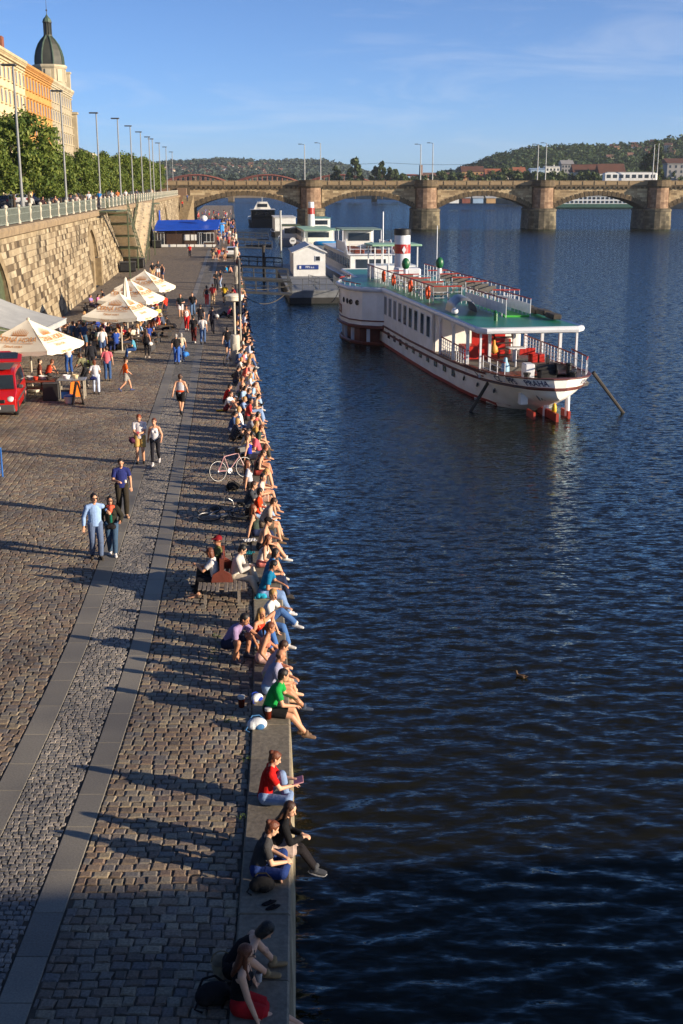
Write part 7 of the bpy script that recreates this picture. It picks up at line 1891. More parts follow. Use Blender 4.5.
# ---------------------------------------------------------------- the far crowd: tiny people, one mesh each
def tiny(pose, fem, top, bot, hair):
 mb = MB(); me = None
 p = dict(PO[pose]); p['fem'] = fem; J = solve(p)
 for k in 'LR': J['grip' + k] = .5
 bmx = bmesh.new()
 for i, b in enumerate((body_mb(J, fem, False), top_mb(J, top, fem), bot_mb(J, bot, fem), hair_mb(J, hair))):
  m_ = remesh(b, .036, 1);
  n0 = len(bmx.faces); bmx.from_mesh(m_)
  bmx.faces.ensure_lookup_table()
  for f in bmx.faces[n0:]: f.material_index = i
 me = bpy.data.meshes.new('person'); bmx.to_mesh(me); bmx.free()
 me.polygons.foreach_set('use_smooth', [True] * len(me.polygons))
 for i in range(4): me.materials.append(None)
 return me
TI = [tiny('stand', False, 'tee', 'trousers', 'short'), tiny('walk1', False, 'tee', 'shorts', 'short'), tiny('walk4', True, 'tank', 'skirt', 'long'), tiny('stand2', True, 'tee', 'capri', 'bob')]
names = [('white', WHT), ('black', (36, 35, 40)), ('red', (190, 44, 40)), ('blue', (60, 90, 160)), ('grey', (130, 130, 136)), ('beige', (200, 170, 130)), ('navy', (40, 46, 80)), ('pink', (210, 130, 130))]
rc = random.Random(21)
def crowd(n, rows, offs, where, grp):
 for k in range(n):
  row = rc.uniform(*rows); y = px(236, row).y; off = rc.uniform(*offs)
  i = rc.randrange(len(names)); nm, c = names[i]
  o = link('person', TI[rc.randrange(4)], None, Q(off, y, .0), rc.uniform(0, 6.28))
  o.scale = (rc.uniform(.95, 1.04),) * 3
  for j, m_ in enumerate((skinm(rc.randrange(3)), cloth(c), cloth(names[rc.randrange(8)][1]), hairm(rc.choice(['brown', 'dark', 'blond', 'auburn'])))):
   o.material_slots[j].link = 'OBJECT'; o.material_slots[j].material = m_
  tag(o, 'tiny standing person in %s top in %s' % (nm, where), 'person', '%s, %s tops' % (grp, nm))
crowd(62, (213, 232), (1.0, 11.5), 'the dense crowd by the bridge arch', 'crowd by the bridge')
crowd(34, (232, 246), (1.2, 5.2), 'the crowd beyond the white car', 'crowd beyond the car')
crowd(16, (222, 252), (.2, .9), 'the row at the far quay edge', 'row at the far edge')
# ================================================================== PROPS ON THE QUAY
M_canvas = surf('cream_canvas', C(240, 232, 212), C(226, 214, 190), scale=1.5, rough=.85, bump=.15, bscale=8)
M_brandc = surf('orange_brown_print', C(214, 146, 74), rough=.8)
M_pole2 = surf('pale_pole', C(200, 190, 170), scale=3, rough=.5)
M_concb = surf('white_concrete', C(204, 196, 180), C(160, 152, 138), scale=1.6, rough=.8, bump=.4)
def umbrella(loc, rz, a, zap, zed, label, text=True, val=.22):
 r = empty('market_umbrella', loc, R(rz), label, 'umbrella', 'large square beer garden umbrellas')
 h = a / 2; cs = [V((h, h, zed)), V((-h, h, zed)), V((-h, -h, zed)), V((h, -h, zed))]; ap = V((0, 0, zap))
 mb = MB()
 for i in range(4):       # sagging panels
  A, B = cs[i], cs[(i + 1) % 4]; N = 8; grid = []
  for u in range(N + 1):
   row = []
   for v in range(N + 1):
    e = A + (B - A) * (v / N); p = ap + (e - ap) * (u / N)
    sag = .12 * math.sin(math.pi * v / N) * (u / N) + .05 * math.sin(math.pi * u / N)
    row.append(p - V((0, 0, sag)))
   grid.append(row)
  vs = [p for row in grid for p in row]
  mb.add(vs, [(u * (N + 1) + v, u * (N + 1) + v + 1, (u + 1) * (N + 1) + v + 1, (u + 1) * (N + 1) + v) for u in range(N) for v in range(N)])
  for v in range(N):   # valance
   p, q = grid[N][v], grid[N][v + 1]; d = lambda t: V((0, 0, val * (.8 + .2 * abs(math.sin(t * math.pi / 2)))))
   mb.quad(p, q, q - d(v + 1), p - d(v))
 mb.build('canopy', M_canvas, r, smooth='auto')
 mb = MB(); mb.tube([(0, 0, 0), (0, 0, zap + .06)], .045, 10); mb.lathe((0, 0, zap), [(.09, -.02), (.07, .05), (.02, .09)], 10); mb.build('pole', M_pole2, r)
 mb = MB()
 for c in cs: mb.tube([ap - V((0, 0, .06)), c - V((0, 0, .05))], .022, 5); mb.tube([V((0, 0, zed - .1)), (ap + c) / 2 - V((0, 0, .06))], .018, 5)
 mb.build('ribs', M_pole2, r)
 mb = MB(); mb.box((0, 0, .06), (.8, .8, .12), ch=.03); mb.build('base', M_concb, r)
 if text:
  for i in range(4):
   A, B = cs[i], cs[(i + 1) % 4]; mid = (A + B) / 2
   xd = (B - A).normalized(); upv = (ap - mid); L = upv.length; upv.normalize()
   nrm = xd.cross(upv).normalized()
   if nrm.z < 0: nrm = -nrm;
   def place(me, c0, sc_=1.0, nm='canopy_lettering'):
    for v in me.vertices:
     X, Y = v.co.x, v.co.y; u = 1 - (c0 + Y * 1.45) / L; vv = .5 + X / (a * u) if u > .05 else .5
     sag = .12 * math.sin(math.pi * max(0, min(1, vv))) * u + .05 * math.sin(math.pi * u)
     p = mid + xd * X + upv * (c0 + Y * 1.45) - V((0, 0, sag)) + nrm * .022
     v.co = p
    link(nm, me, r)
   place(text_mesh('ČERNÁ HORA', .32, M_brandc), .84)
   place(text_mesh('ČERNÁ HORA', .15, M_brandc), .36)
   m = MB()
   for k in range(-4, 5):       # fan of rays above the name
    t = R(14 * k); w_ = .05
    b0 = V((k * .085, 0, 0)); tip = V((k * .10, .34 - .018 * abs(k) ** 1.5, 0))
    m.quad(b0 + V((-w_ / 2, .05, 0)), b0 + V((w_ / 2, .05, 0)), tip + V((.008, 0, 0)), tip - V((.008, 0, 0)))
   m.box((0, .02, 0), (.8, .035, .001)); m.box((0, -.38, 0), (1.9, .02, .001))
   me = m.mesh('emblem'); me.materials.append(M_brandc); place(me, 1.12, nm='canopy_emblem')
   tm = text_mesh('ČERNÁ HORA', .17, M_brandc)
   for v in tm.vertices:
    X, Y = v.co.x, v.co.y; vv = .5 + X / a
    v.co = mid + xd * X + V((0, 0, Y - val * .5 - .12 * math.sin(math.pi * vv))) + V((nrm.x, nrm.y, 0)).normalized() * .015
   link('valance_lettering', tm, r)
 return r
UA = G(33, 391); UB = G(122.5, 353); UC = G(133, 333); UD = G(146.5, 318)
umbrella(UA, -14, 3.8, 3.45, 2.25, 'nearest cream umbrella with orange brewery lettering beside the red van')
umbrella(UB, -12, 3.4, 3.5, 2.3, 'cream umbrella with orange lettering in front of the folded one')
umbrella(UC, -12, 3.4, 3.5, 2.3, 'cream umbrella directly behind the folded one')
umbrella(UD, -12, 3.5, 3.5, 2.3, 'farthest of the cream beer garden umbrellas, towards the stair')
# folded umbrella
p = G(128.5, 343); r = empty('folded_umbrella', p, 0, 'folded cream umbrella standing upright between the open ones', 'umbrella')
m = MB(); prof = [(.05, 1.3), (.26, 1.35), (.30, 1.7), (.24, 2.6), (.15, 3.5), (.05, 4.05)]
rings = []
for rr, z in prof: rings.append([V((rr * (1 + .22 * (k % 2)) * math.cos(2 * math.pi * k / 16), rr * (1 + .22 * (k % 2)) * math.sin(2 * math.pi * k / 16), z)) for k in range(16)])
m.loft(rings); m.build('folded_canvas', M_canvas, r); m = MB(); m.tube([(0, 0, 0), (0, 0, 4.1)], .045, 8); m.build('pole', M_pole2, r); m = MB(); m.box((0, 0, .06), (.8, .8, .12), ch=.03); m.build('base', M_concb, r)
# awning in front of the first arch
M_awn = surf('grey_white_awning', C(176, 178, 176), C(156, 158, 158), scale=1, rough=.8)
aw = empty('awning', (WX(62.5, 2.9), 62.5, 0), 0, 'grey white fabric awning stretched out from the first wall arch', 'awning')
m = MB(); N = 8
def awp(u, v): return V((.1 + 3.6 * u, -3.6 + 7.2 * v, 3.6 - 1.1 * u - .12 * math.sin(math.pi * u)))
vs = [awp(u / N, v / N) for u in range(N + 1) for v in range(N + 1)]
m.add(vs, [(u * (N + 1) + v, u * (N + 1) + v + 1, (u + 1) * (N + 1) + v + 1, (u + 1) * (N + 1) + v) for u in range(N) for v in range(N)])
m.add([V(p_) - V((0, 0, .03)) for p_ in vs], [(u * (N + 1) + v, u * (N + 1) + v + 1, (u + 1) * (N + 1) + v + 1, (u + 1) * (N + 1) + v) for u in range(N) for v in range(N)])
for v in range(N): a, b_ = awp(1, v / N), awp(1, (v + 1) / N); m.quad(a, b_, b_ - V((0, 0, .28)), a - V((0, 0, .28)))
m.build('fabric', M_awn, aw)
m = MB()
for v in (0, .5, 1): m.tube([awp(0, v) - V((0, 0, .6)), awp(1, v) - V((0, 0, .05))], .03, 6)
m.tube([awp(1, 0), awp(1, 1)], .04, 6); m.build('frame', M_mast, aw)
# ---- red van
M_vred = surf('car_red_paint', C(190, 22, 20), C(172, 18, 18), scale=1, rough=.28, coat=.6)
M_tyre = surf('tyre_rubber', C(28, 28, 28), rough=.9); M_rim = surf('wheel_rim', C(150, 150, 152), rough=.4, metal=.6)
M_lampg = surf('headlamp_glass', C(214, 216, 216), rough=.1, spec=.8); M_plast = surf('grey_bumper_plastic', C(70, 70, 72), scale=3, rough=.7)
M_cglass = surf('car_glass', C(46, 54, 58), C(34, 40, 44), scale=.5, rough=.06, spec=.9)
def car(name, loc, rz, L, Wd, H, prof, mat, label, glass, cat='car', hatch=False, group=None):
 """prof: side outline (x, z) front = +X; glass: list of side window polygons"""
 r = empty(name, loc, R(rz), label, cat, group); w2 = Wd / 2
 m = MB(); rings = []
 for yy, k in ((-w2, 0), (-w2 * .985, 0), (w2 * .985, 0), (w2, 0)): pass
 def tum(z): return 1 - .17 * max(0, (z - H * .5) / (H * .5)) ** 1.3
 secs = []
 for f in (-1, -.97, -.5, 0, .5, .97, 1):
  k = .965 if abs(f) == 1 else 1
  secs.append([V((x * (.99 if abs(f) == 1 else 1), f * w2 * tum(z), .28 + (z - .28) * (k if z > .5 else 1))) for x, z in prof])
 m.loft(secs); m.build('body', mat, r, smooth='auto')
 for sd in (1, -1):
  for g in glass:
   mm = MB(); mm.prism([V((x, sd * (w2 * tum(z) - .01), z)) for x, z in g], (0, sd * .022, 0)); mm.build('side_window', M_cglass, r)
 return r, tum
vp = G(17, 418)
van, tum = car('red_van', vp + V((-1.23, 2.03, 0)), -81, 4.4, 1.8, 1.82,
 [(-2.18, .35), (-2.18, .95), (-2.12, 1.65), (-1.95, 1.80), (-.3, 1.84), (.45, 1.76), (.75, 1.62), (1.42, 1.08), (2.0, .94), (2.2, .80), (2.24, .45), (2.15, .28), (-2.1, .28)], M_vred,
 'red van parked at the left edge with its rear hatch raised by the food stall', [[(.62, 1.12), (1.2, 1.12), (.72, 1.54), (.5, 1.64)], [(-.55, 1.12), (.52, 1.12), (.40, 1.66), (-.55, 1.70)], [(-1.85, 1.14), (-.68, 1.12), (-.68, 1.70), (-1.8, 1.66)]], 'van')
m = MB()
def vs_(x, z, f): return V((x, f * .9 * tum(z), z))
m.prism([vs_(1.40, 1.115, .9), vs_(1.40, 1.115, -.9), vs_(.80, 1.615, -.88), vs_(.80, 1.615, .88)], (.035, 0, .04)); m.build('windscreen', M_cglass, van)
m = MB(); m.box((2.16, 0, .42), (.22, 1.72, .36), ch=.06); m.build('bumper', M_plast, van)
m = MB(); m.box((2.20, 0, .72), (.1, .9, .16), ch=.03); m.build('grille', M_blk, van)
m = MB(); m.box((2.275, 0, .46), (.02, .52, .12)); m.build('number_plate', M_white, van)
for sd in (1, -1):
 m = MB(); m.ell((2.06, sd * .68, .80), (.2, .19, .11), 12, 8, Matrix.Rotation(R(18), 3, 'Y')); m.build('headlight', M_lampg, van, smooth=True)
 m = MB(); m.box((.92, sd * 1.0, 1.16), (.14, .22, .16), ch=.04); m.build('side_mirror', M_plast, van)
 m = MB(); m.box((-.5, sd * .905, .62), (3.4, .03, .09), ch=.01); m.build('side_trim', M_plast, van)
 m = MB(); m.box((.25, sd * .912, .98), (.2, .02, .04)); m.build('door_handle', M_plast, van)
 for x in (1.42, -1.38):
  m = MB(); m.lathe((0, 0, 0), [(.2, -.1), (.3, -.1), (.325, -.06), (.325, .06), (.3, .1), (.2, .1)], 22); q = m.build('tyre', M_tyre, van, smooth='auto'); q.location = (x, sd * .80, .325); q.rotation_euler = (R(90), 0, 0)
  m = MB(); m.lathe((0, 0, 0), [(.02, -.09), (.2, -.09), (.21, .09), (.12, .07), (.02, .075)], 18); q2 = m.build('rim', M_rim, van, smooth='auto'); q2.location = (x, sd * .80, .325); q2.rotation_euler = (R(90 if sd < 0 else -90), 0, 0)
m = MB(); m.prism([V((-2.1, .78, 1.80)), V((-2.1, -.78, 1.80)), V((-3.15, -.74, 2.12)), V((-3.15, .74, 2.12))], (0, 0, .06)); ht = m.build('rear_hatch', M_vred, van)
m = MB(); m.prism([V((-2.3, .6, 1.925)), V((-2.3, -.6, 1.925)), V((-2.95, -.58, 2.125)), V((-2.95, .58, 2.125))], (0, 0, .02)); m.build('hatch_window', M_cglass, ht)
m = MB(); m.box((-.4, 0, 1.862), (1.9, 1.1, .02)); m.build('roof_panel', M_plast, van)
# ---- white hatchback far along the quay
M_cwhite = surf('car_white_paint', C(226, 226, 222), scale=1, rough=.3, coat=.5)
CP_ = [(-2.05, .35), (-2.08, .85), (-1.95, 1.05), (-1.55, 1.42), (-.4, 1.5), (.4, 1.42), (1.05, .98), (1.9, .82), (2.08, .6), (2.06, .3), (-2.0, .28)]
CG_ = [[(-1.5, 1.0), (-.3, 1.0), (-.35, 1.40), (-1.3, 1.34)], [(-.2, 1.0), (.85, 1.0), (.36, 1.34), (-.25, 1.40)]]
def finish(c, rear=True):
 m = MB(); m.prism([V((-1.93, .66, 1.07)), V((-1.93, -.66, 1.07)), V((-1.56, -.6, 1.40)), V((-1.56, .6, 1.40))], (-.03, 0, .02)); m.build('rear_window', M_cglass, c)
 m = MB(); m.prism([V((1.03, .66, 1.0)), V((1.03, -.66, 1.0)), V((.42, -.6, 1.41)), V((.42, .6, 1.41))], (.03, 0, .03)); m.build('windscreen', M_cglass, c)
 for sd in (1, -1):
  m = MB(); m.box((-2.03, sd * .68, .86), (.12, .2, .26), ch=.03); m.build('tail_light', M_red, c)
  m = MB(); m.ell((1.98, sd * .62, .7), (.12, .18, .09)); m.build('headlight', M_lampg, c, smooth=True)
  for x in (1.3, -1.25):
   m = MB(); m.lathe((0, 0, 0), [(.03, -.1), (.31, -.1), (.31, .1), (.03, .1)], 16); q = m.build('wheel', M_tyre, c); q.location = (x, sd * .78, .31); q.rotation_euler = (R(90), 0, 0)
 m = MB(); m.box((-2.09, 0, .42), (.1, 1.5, .24), ch=.04); m.build('bumper', M_plast, c)
wc, _ = car('parked_car', G(232.5, 257.5), 95, 4.1, 1.7, 1.5, CP_, M_cwhite, 'white hatchback parked on the quay beside the river edge', CG_); finish(wc)
# parked cars up on the street
cc = [('white', M_cwhite), ('silver', surf('car_silver_paint', C(170, 172, 176), scale=1, rough=.3, metal=.3)), ('dark blue', surf('car_blue_paint', C(30, 40, 70), rough=.3, coat=.5)), ('dark grey', surf('car_grey_paint', C(70, 72, 76), rough=.3, coat=.5))]
for k in range(8):
 nm, mt = cc[k % 4]; y = 96 + 13 * k
 c_, _ = car('parked_car', (WX(y, SZ) - 11.2, y, SZ), 95, 4.1, 1.7, 1.5, CP_, mt, '%s car parked behind the street trees, %s' % (nm, 'among the nearer cars' if k < 4 else 'among the farther cars'), CG_); finish(c_)
# ---- kiosk with blue roof
kp = G(158, 247); kq = G(213, 247.5); KW = (kq - kp).length
ki = empty('kiosk', ((kp.x + kq.x) / 2, kp.y, 0), R(2), 'long dark wooden refreshment kiosk with a bright blue sloping roof', 'kiosk')
M_kw = surf('dark_kiosk_wood', C(70, 48, 36), C(50, 36, 28), scale=1, rough=.8)
M_kb = surf('bright_blue_roof', C(24, 84, 206), C(20, 70, 180), scale=.6, rough=.45)
m = MB(); m.box((0, 3.0, 1.45), (KW, 6, 2.5)); m.build('wall', M_kw, ki)
m = MB(); m.prism([V((-KW / 2 - .5, -.9, 2.55)), V((KW / 2 + .7, -.9, 2.75)), V((KW / 2 + .7, 6.2, 4.0)), V((-KW / 2 - .5, 6.2, 3.9))], (0, 0, .14)); m.build('roof', M_kb, ki)
m = MB(); m.box((0, -.1, .22), (KW + .4, .3, .4)); m.build('plinth', M_white, ki)
m = MB(); m.box((KW * .02, -.04, 1.5), (.9, .08, .9)); m.box((KW * .14, -.04, 1.5), (.9, .08, .9)); m.build('round_window_board', M_white, ki)
for k, (x, w_, z, h_) in enumerate(((-KW * .46, 1.6, 1.3, 2.1), (KW * .26, .9, 1.3, 2.0), (KW * .40, 1.8, 1.5, 1.5))):
 m = MB(); m.box((x, -.05, z), (w_, .1, h_)); f = m.build('window' if k else 'door', M_white, ki)
 m = MB()
 for j in range(3): m.box((x + (j - 1) * w_ / 3, -.105, z), (w_ / 3 - .1, .03, h_ - .2))
 m.build('pane', M_glass, f)
m = MB()
for k in range(4): m.box((-KW / 2 + .3 + k * (KW - .6) / 3, -.75, 1.3), (.1, .1, 2.6))
m.build('porch_post', M_kw, ki)
m = MB(); m.ell((KW * .3, 3, 4.4), (.6, .6, .5), 14, 8); o = m.build('satellite_dome', M_white, ki, smooth=True)
m = MB(); m.tube([(0, 0, 0), (0, 0, 5.6)], .14, 8); tag(m.build('blue_post', M_kb, loc=G(160.5, 245)), 'tall bright blue post at the left end of the kiosk', 'post')
m = MB(); p = G(222, 238); m.box((0, 0, 1.3), (.9, .5, 2.4), ch=.2); m.box((0, 0, 2.7), (1.6, 1.0, .2), ch=.08); tag(m.build('blue_banner', surf('sky_blue_cloth', C(50, 140, 220), scale=2, rough=.7), loc=p, rz=.3), 'sky blue cloth stand right of the kiosk', 'banner')
# dark bins under the stair
for k, (x, y, lb) in enumerate(((137, 268, 'large dark rubbish container at the foot of the green stairs'), (157, 248, 'dark bin at the kiosk corner'), (128, 272, 'second dark container left of the green stair foot'))):
 r = empty('waste_container', G(x, y), .1 * k, lb, 'container'); s = 1.3 if k != 1 else 1.0
 m = MB(); m.prism([V((-.7 * s, -.45 * s, .15)), V((.7 * s, -.45 * s, .15)), V((.62 * s, -.4 * s, .05)), V((-.62 * s, -.4 * s, .05))], (0, .9 * s, 0)); m.box((0, 0, .6), (1.4 * s, .9 * s, .95), ch=.06); m.build('bin_body', M_blk, r)
 m = MB(); m.box((0, 0, 1.14), (1.5 * s, 1.0 * s, .12), ch=.05); m.build('lid', M_plast, r)
# ---- white columns on the quay
def column(x, y, h, rad, lb):
 r = empty('service_column', G(x, y), 0, lb, 'bollard', 'white power columns on the quay')
 m = MB(); m.lathe((0, 0, 0), [(rad * .98, 0), (rad, .05), (rad, h - .12), (rad * .93, h - .04), (rad * .8, h)], 20); m.build('shaft', M_concb, r, smooth='auto')
 m = MB(); m.lathe((0, 0, 0), [(rad * 1.5, .0), (rad * 1.5, .05), (rad, .06)], 20); m.build('base_plate', M_concb, r)
 m = MB(); m.box((0, -rad, h * .55), (rad * .9, .04, h * .3), ch=.01); m.build('hatch', M_concb, r)
column(235.5, 364, 1.62, .27, 'nearest stout white column on the quay beside the parked bicycle')
column(237, 284, 1.75, .30, 'second white column standing beyond the cream lamp box')
column(236, 260, 1.7, .28, 'third white column beside the white car')
column(235.6, 244, 1.7, .28, 'farthest white column beyond the white car')
r = empty('quay_lamp', G(235.2, 346), 0, 'pale pole with a wide cream lamp box on top, behind the white column', 'lamp post')
m = MB(); m.tube([(0, 0, 0), (0, 0, 2.75)], .07, 10); m.build('pole', M_pole2, r)
m = MB(); m.lathe((0, 0, 0), [(.12, 2.7), (.50, 2.8), (.52, 3.0), (.58, 3.02), (.58, 3.12), (.3, 3.2)], 20); m.build('lamp_head', M_canvas, r, smooth='auto')
r = empty('flag_pole', G(241, 351), 0, 'thin pale pole with dark upper sleeve beside the cream lamp', 'pole')
m = MB(); m.tube([(0, 0, 0), (0, 0, 2.2)], .05, 8); m.build('lower_pole', M_pole2, r); m = MB(); m.tube([(0, 0, 2.2), (0, 0, 5.4)], .085, 8); m.build('upper_sleeve', M_plast, r)
# ---- bench: two rows of slats back to back, panel down the middle
M_bslat = surf('weathered_bench_slat', C(132, 122, 112), C(96, 88, 82), scale=5, rough=.85, bump=.4)
M_bred = surf('red_brown_bench_panel', C(120, 56, 40), C(92, 44, 32), scale=3, rough=.6, bump=.2)
bn = empty('park_bench', pbx + V((0, .05, 0)), R(4), 'double sided wooden bench with red brown middle panel carrying three sitters', 'bench')
m = MB()
for sd in (-1, 1):
 for k in range(5):
  x = sd * (.10 + .105 * k); n = 5
  m.box((x, .85, .43 - .004 * k), (.085, 2.2 - .09 * k, .035), ch=.008)
m.build('seat', M_bslat, bn)
m = MB(); m.box((0, .92, .70), (.06, 1.0, .56), ch=.015); m.build('backrest', M_bred, bn)
for yy in (.36, 1.40):
 m = MB(); m.prism([V((-.26, yy, .45)), V((.26, yy, .45)), V((.22, yy, .64)), V((.05, yy, .74)), V((.05, yy, 1.04)), V((-.05, yy, 1.04)), V((-.05, yy, .74)), V((-.22, yy, .64))], (0, .05, 0)); m.build('end_panel', M_bred, bn)
for yy, xx in ((.1, -.4), (.1, .4), (1.6, -.4), (1.6, .4)):
 m = MB(); m.box((xx, yy, .2), (.07, .07, .4)); m.build('leg', M_bslat, bn)
# ---- bicycles (frame along +X, wheels in the XZ plane)
def bicycle(loc, rz, tilt, frame, label, group=None, basket=False):
 r = empty('bicycle', loc, R(rz), label, 'bicycle', group); r.rotation_euler = (R(tilt), 0, R(rz)) if not isinstance(tilt, tuple) else tilt
 for x in (-.52, .53):
  m = MB(); m.tube([(x + .335 * math.cos(a * math.pi / 16), 0, .34 + .335 * math.sin(a * math.pi / 16)) for a in range(32)], .019, 6, closed=True)
  for a in range(0, 10): m.tube([(x, .0, .34), (x + .33 * math.cos(a * math.pi / 5), 0, .34 + .33 * math.sin(a * math.pi / 5))], .003, 3)
  m.tube([(x, -.05, .34), (x, .05, .34)], .03, 8); wq = m.build('wheel', M_rim, r)
  m = MB(); m.tube([(x + .345 * math.cos(a * math.pi / 16), 0, .34 + .345 * math.sin(a * math.pi / 16)) for a in range(32)], .021, 6, closed=True); m.build('tyre', M_tyre, wq)
 m = MB(); bb = (-.08, 0, .30); st = (-.22, 0, .80); hd = (.34, 0, .86); hb_ = (.38, 0, .72)
 for a, b_ in ((bb, st), (bb, hb_), (st, (.35, 0, .84)), (bb, (-.52, .04, .34)), (bb, (-.52, -.04, .34)), (st, (-.52, .04, .34)), (st, (-.52, -.04, .34)), (hd, hb_), (hb_, (.53, .04, .34)), (hb_, (.53, -.04, .34))): m.tube([a, b_], .017, 6)
 m.build('frame', frame, r)
 m = MB(); m.tube([hd, (.32, 0, 1.0)], .014, 6); m.tube([(.18, -.28, 1.02), (.30, -.2, 1.03), (.34, 0, 1.0), (.30, .2, 1.03), (.18, .28, 1.02)], .013, 6); m.build('handlebar', M_rim, r)
 m = MB(); m.tube([st, (-.25, 0, .92)], .014, 6); m.ell((-.25, 0, .95), (.14, .08, .035), 10, 6); m.build('saddle', M_blk, r)
 m = MB(); m.lathe((0, 0, 0), [(.02, -.01), (.09, -.01), (.09, .01), (.02, .01)], 14); q = m.build('chainring', M_rim, r); q.location = (-.08, -.05, .30); q.rotation_euler = (R(90), 0, 0)
 m = MB(); m.tube([(-.08, -.08, .30), (.03, -.08, .18)], .012, 5); m.tube([(-.08, .08, .30), (-.19, .08, .42)], .012, 5); m.build('pedal_crank', M_rim, r)
 if basket: m = MB(); m.box((.45, 0, .95), (.26, .3, .2), ch=.02); m.build('basket', M_blk, r)
 return r
bicycle(G(232, 479), 38, -8, surf('pink_frame_paint', C(160, 104, 110), rough=.4), 'pinkish city bicycle standing with its front wheel turned to the left', basket=True)
b_ = bicycle(G(228, 522), 15, 0, M_rim, 'silver bicycle lying flat on the cobbles'); b_.rotation_euler = (R(-84), 0, R(14)); b_.location.z = .07
b_ = bicycle(G(220, 520), 150, 0, M_blk, 'black bicycle lying on its side against the silver one'); b_.rotation_euler = (R(80), 0, R(160)); b_.location.z = .12
bicycle(G(230, 364.5), 70, 6, surf('blue_frame_paint', C(60, 80, 120), rough=.4), 'dark blue bicycle parked against the nearest white column')
bicycle(G(225, 305), 95, 0, M_blk, 'bicycle ridden by the cyclist in yellow')
person(G(225, 305), 95, 'bike', ('tee', (206, 168, 40)), ('shorts', (36, 36, 40)), ('short', 'dark'), 'cyclist in yellow jersey riding away along the quay')
# ---- stall, tables
M_tab = surf('table_wood', C(110, 92, 72), C(84, 70, 56), scale=3, rough=.7)
M_steelb = surf('steel_counter', C(190, 192, 194), C(160, 162, 164), scale=2, rough=.3, metal=.7)
stl = empty('food_stall', G(57, 398), R(6), 'food stall counter with steel trays under the nearest umbrella', 'stall')
m = MB(); m.box((-.75, 0, .84), (1.5, .8, .06)); m.box((-.75, 0, .5), (1.4, .7, .05)); m.build('table_top', M_wood, stl)
m = MB(); m.box((.75, 0, .88), (1.3, .75, .07), ch=.02); m.build('steel_top', M_steelb, stl)
m = MB()
for x in (-1.4, -.1, .2, 1.3):
 for yy in (-.33, .33): m.box((x, yy, .42), (.05, .05, .84))
m.build('leg', M_pole2, stl)
M_bluep = surf('blue_plastic', C(50, 110, 190), rough=.4)
for k, (x, yy, c, s) in enumerate(((-1.2, .1, (200, 196, 190), .16), (-.9, -.1, (180, 60, 40), .12), (-.6, .15, (206, 206, 200), .2), (-.3, -.1, (60, 50, 44), .15), (.5, .0, (226, 226, 226), .18), (.9, .1, (210, 190, 150), .14))):
 m = MB(); m.lathe((0, 0, 0), [(s * .7, 0), (s, .12), (s * 1.02, .16), (s * .85, .15), (s * .6, .04)], 12)
 p = stl.matrix_world
 o = m.build('serving_bowl', cloth(c), loc=stl.location + Matrix.Rotation(R(6), 3, 'Z') @ V((x, yy, .88 if x < 0 else .92)), smooth='auto')
 tag(o, ['white bowl at the left end of the stall', 'red bowl on the stall', 'wide white bowl on the stall', 'dark bowl in the middle of the stall', 'white bowl on the steel counter', 'tan bowl on the steel counter'][k], 'bowl')
for k, (x, y, c, lb, s) in enumerate(((62, 400, M_blk, 'black speaker like box under the stall counter', (.75, .6, .8)), (67.5, 399, M_bluep, 'blue crate under the steel counter', (.55, .4, .34)))):
 q = empty('crate', G(52 if k == 0 else 67, 400 if k == 0 else 398), R(6), lb, 'crate'); m = MB(); m.box((0, 0, s[2] / 2), s, ch=.04); m.build('box_body', c, q); m = MB(); m.box((0, 0, s[2] + .01), (s[0] * .96, s[1] * .96, .03)); m.build('lid', M_plast, q)
q = empty('plastic_tub', G(70, 403), 0, 'white and blue plastic tub standing before the steel counter', 'tub'); m = MB(); m.lathe((0, 0, 0), [(.2, 0), (.27, .3), (.29, .32), (.25, .3), (.18, .05)], 14); m.build('tub', M_white, q, smooth='auto'); m = MB(); m.lathe((0, 0, 0), [(.24, .26), (.26, .36), (.1, .4)], 14); m.build('contents', M_bluep, q)
# chalk board
q = empty('chalk_board', G(78, 404), R(20), 'black chalk board on an A frame with white chalk lines at the stall', 'sign')
for sd in (1, -1):
 m = MB(); m.box((.14 * sd, 0, .5), (.03, .6, 1.05), rot=Matrix.Rotation(R(-12 * sd), 3, 'Y')); f_ = m.build('board', M_blk, q)
m = MB()
for k in range(5): m.box((.165 - .02 * k + .0, 0.02 * (k % 2), .28 + .13 * k), (.012, .40 - .05 * (k % 3), .025), rot=Matrix.Rotation(R(-12), 3, 'Y'))
m.build('chalk_lines', cloth(WHT), q)
m = MB(); m.prism([V((-.3, 0, 0)), V((.3, 0, 0)), V((.2, 0, .75)), V((-.2, 0, .7))], (0, .05, 0)); tag(m.build('orange_cloth', cloth((226, 120, 40)), loc=G(76, 399) + V((0, 0, .1)), rz=.5), 'orange and yellow cloth hanging at the end of the counter', 'cloth')
tbl = None; GT = 'beer garden tables under the umbrellas'
def table(loc, rz, lb):
 global tbl
 if tbl is None:
  t = empty('beer_table', (0, 0, 0), 0, lb, 'table', GT)
  m = MB(); m.box((0, 0, .74), (2.0, .7, .05), ch=.015); m.build('table_top', M_tab, t)
  for x in (-.8, .8): m = MB(); m.box((x, 0, .36), (.06, .55, .72)); m.build('leg', M_plast, t)
  tbl = t; t.location = loc; t.rotation_euler.z = rz; return t
 return dup(tbl, loc, rz, lb)
bch = None
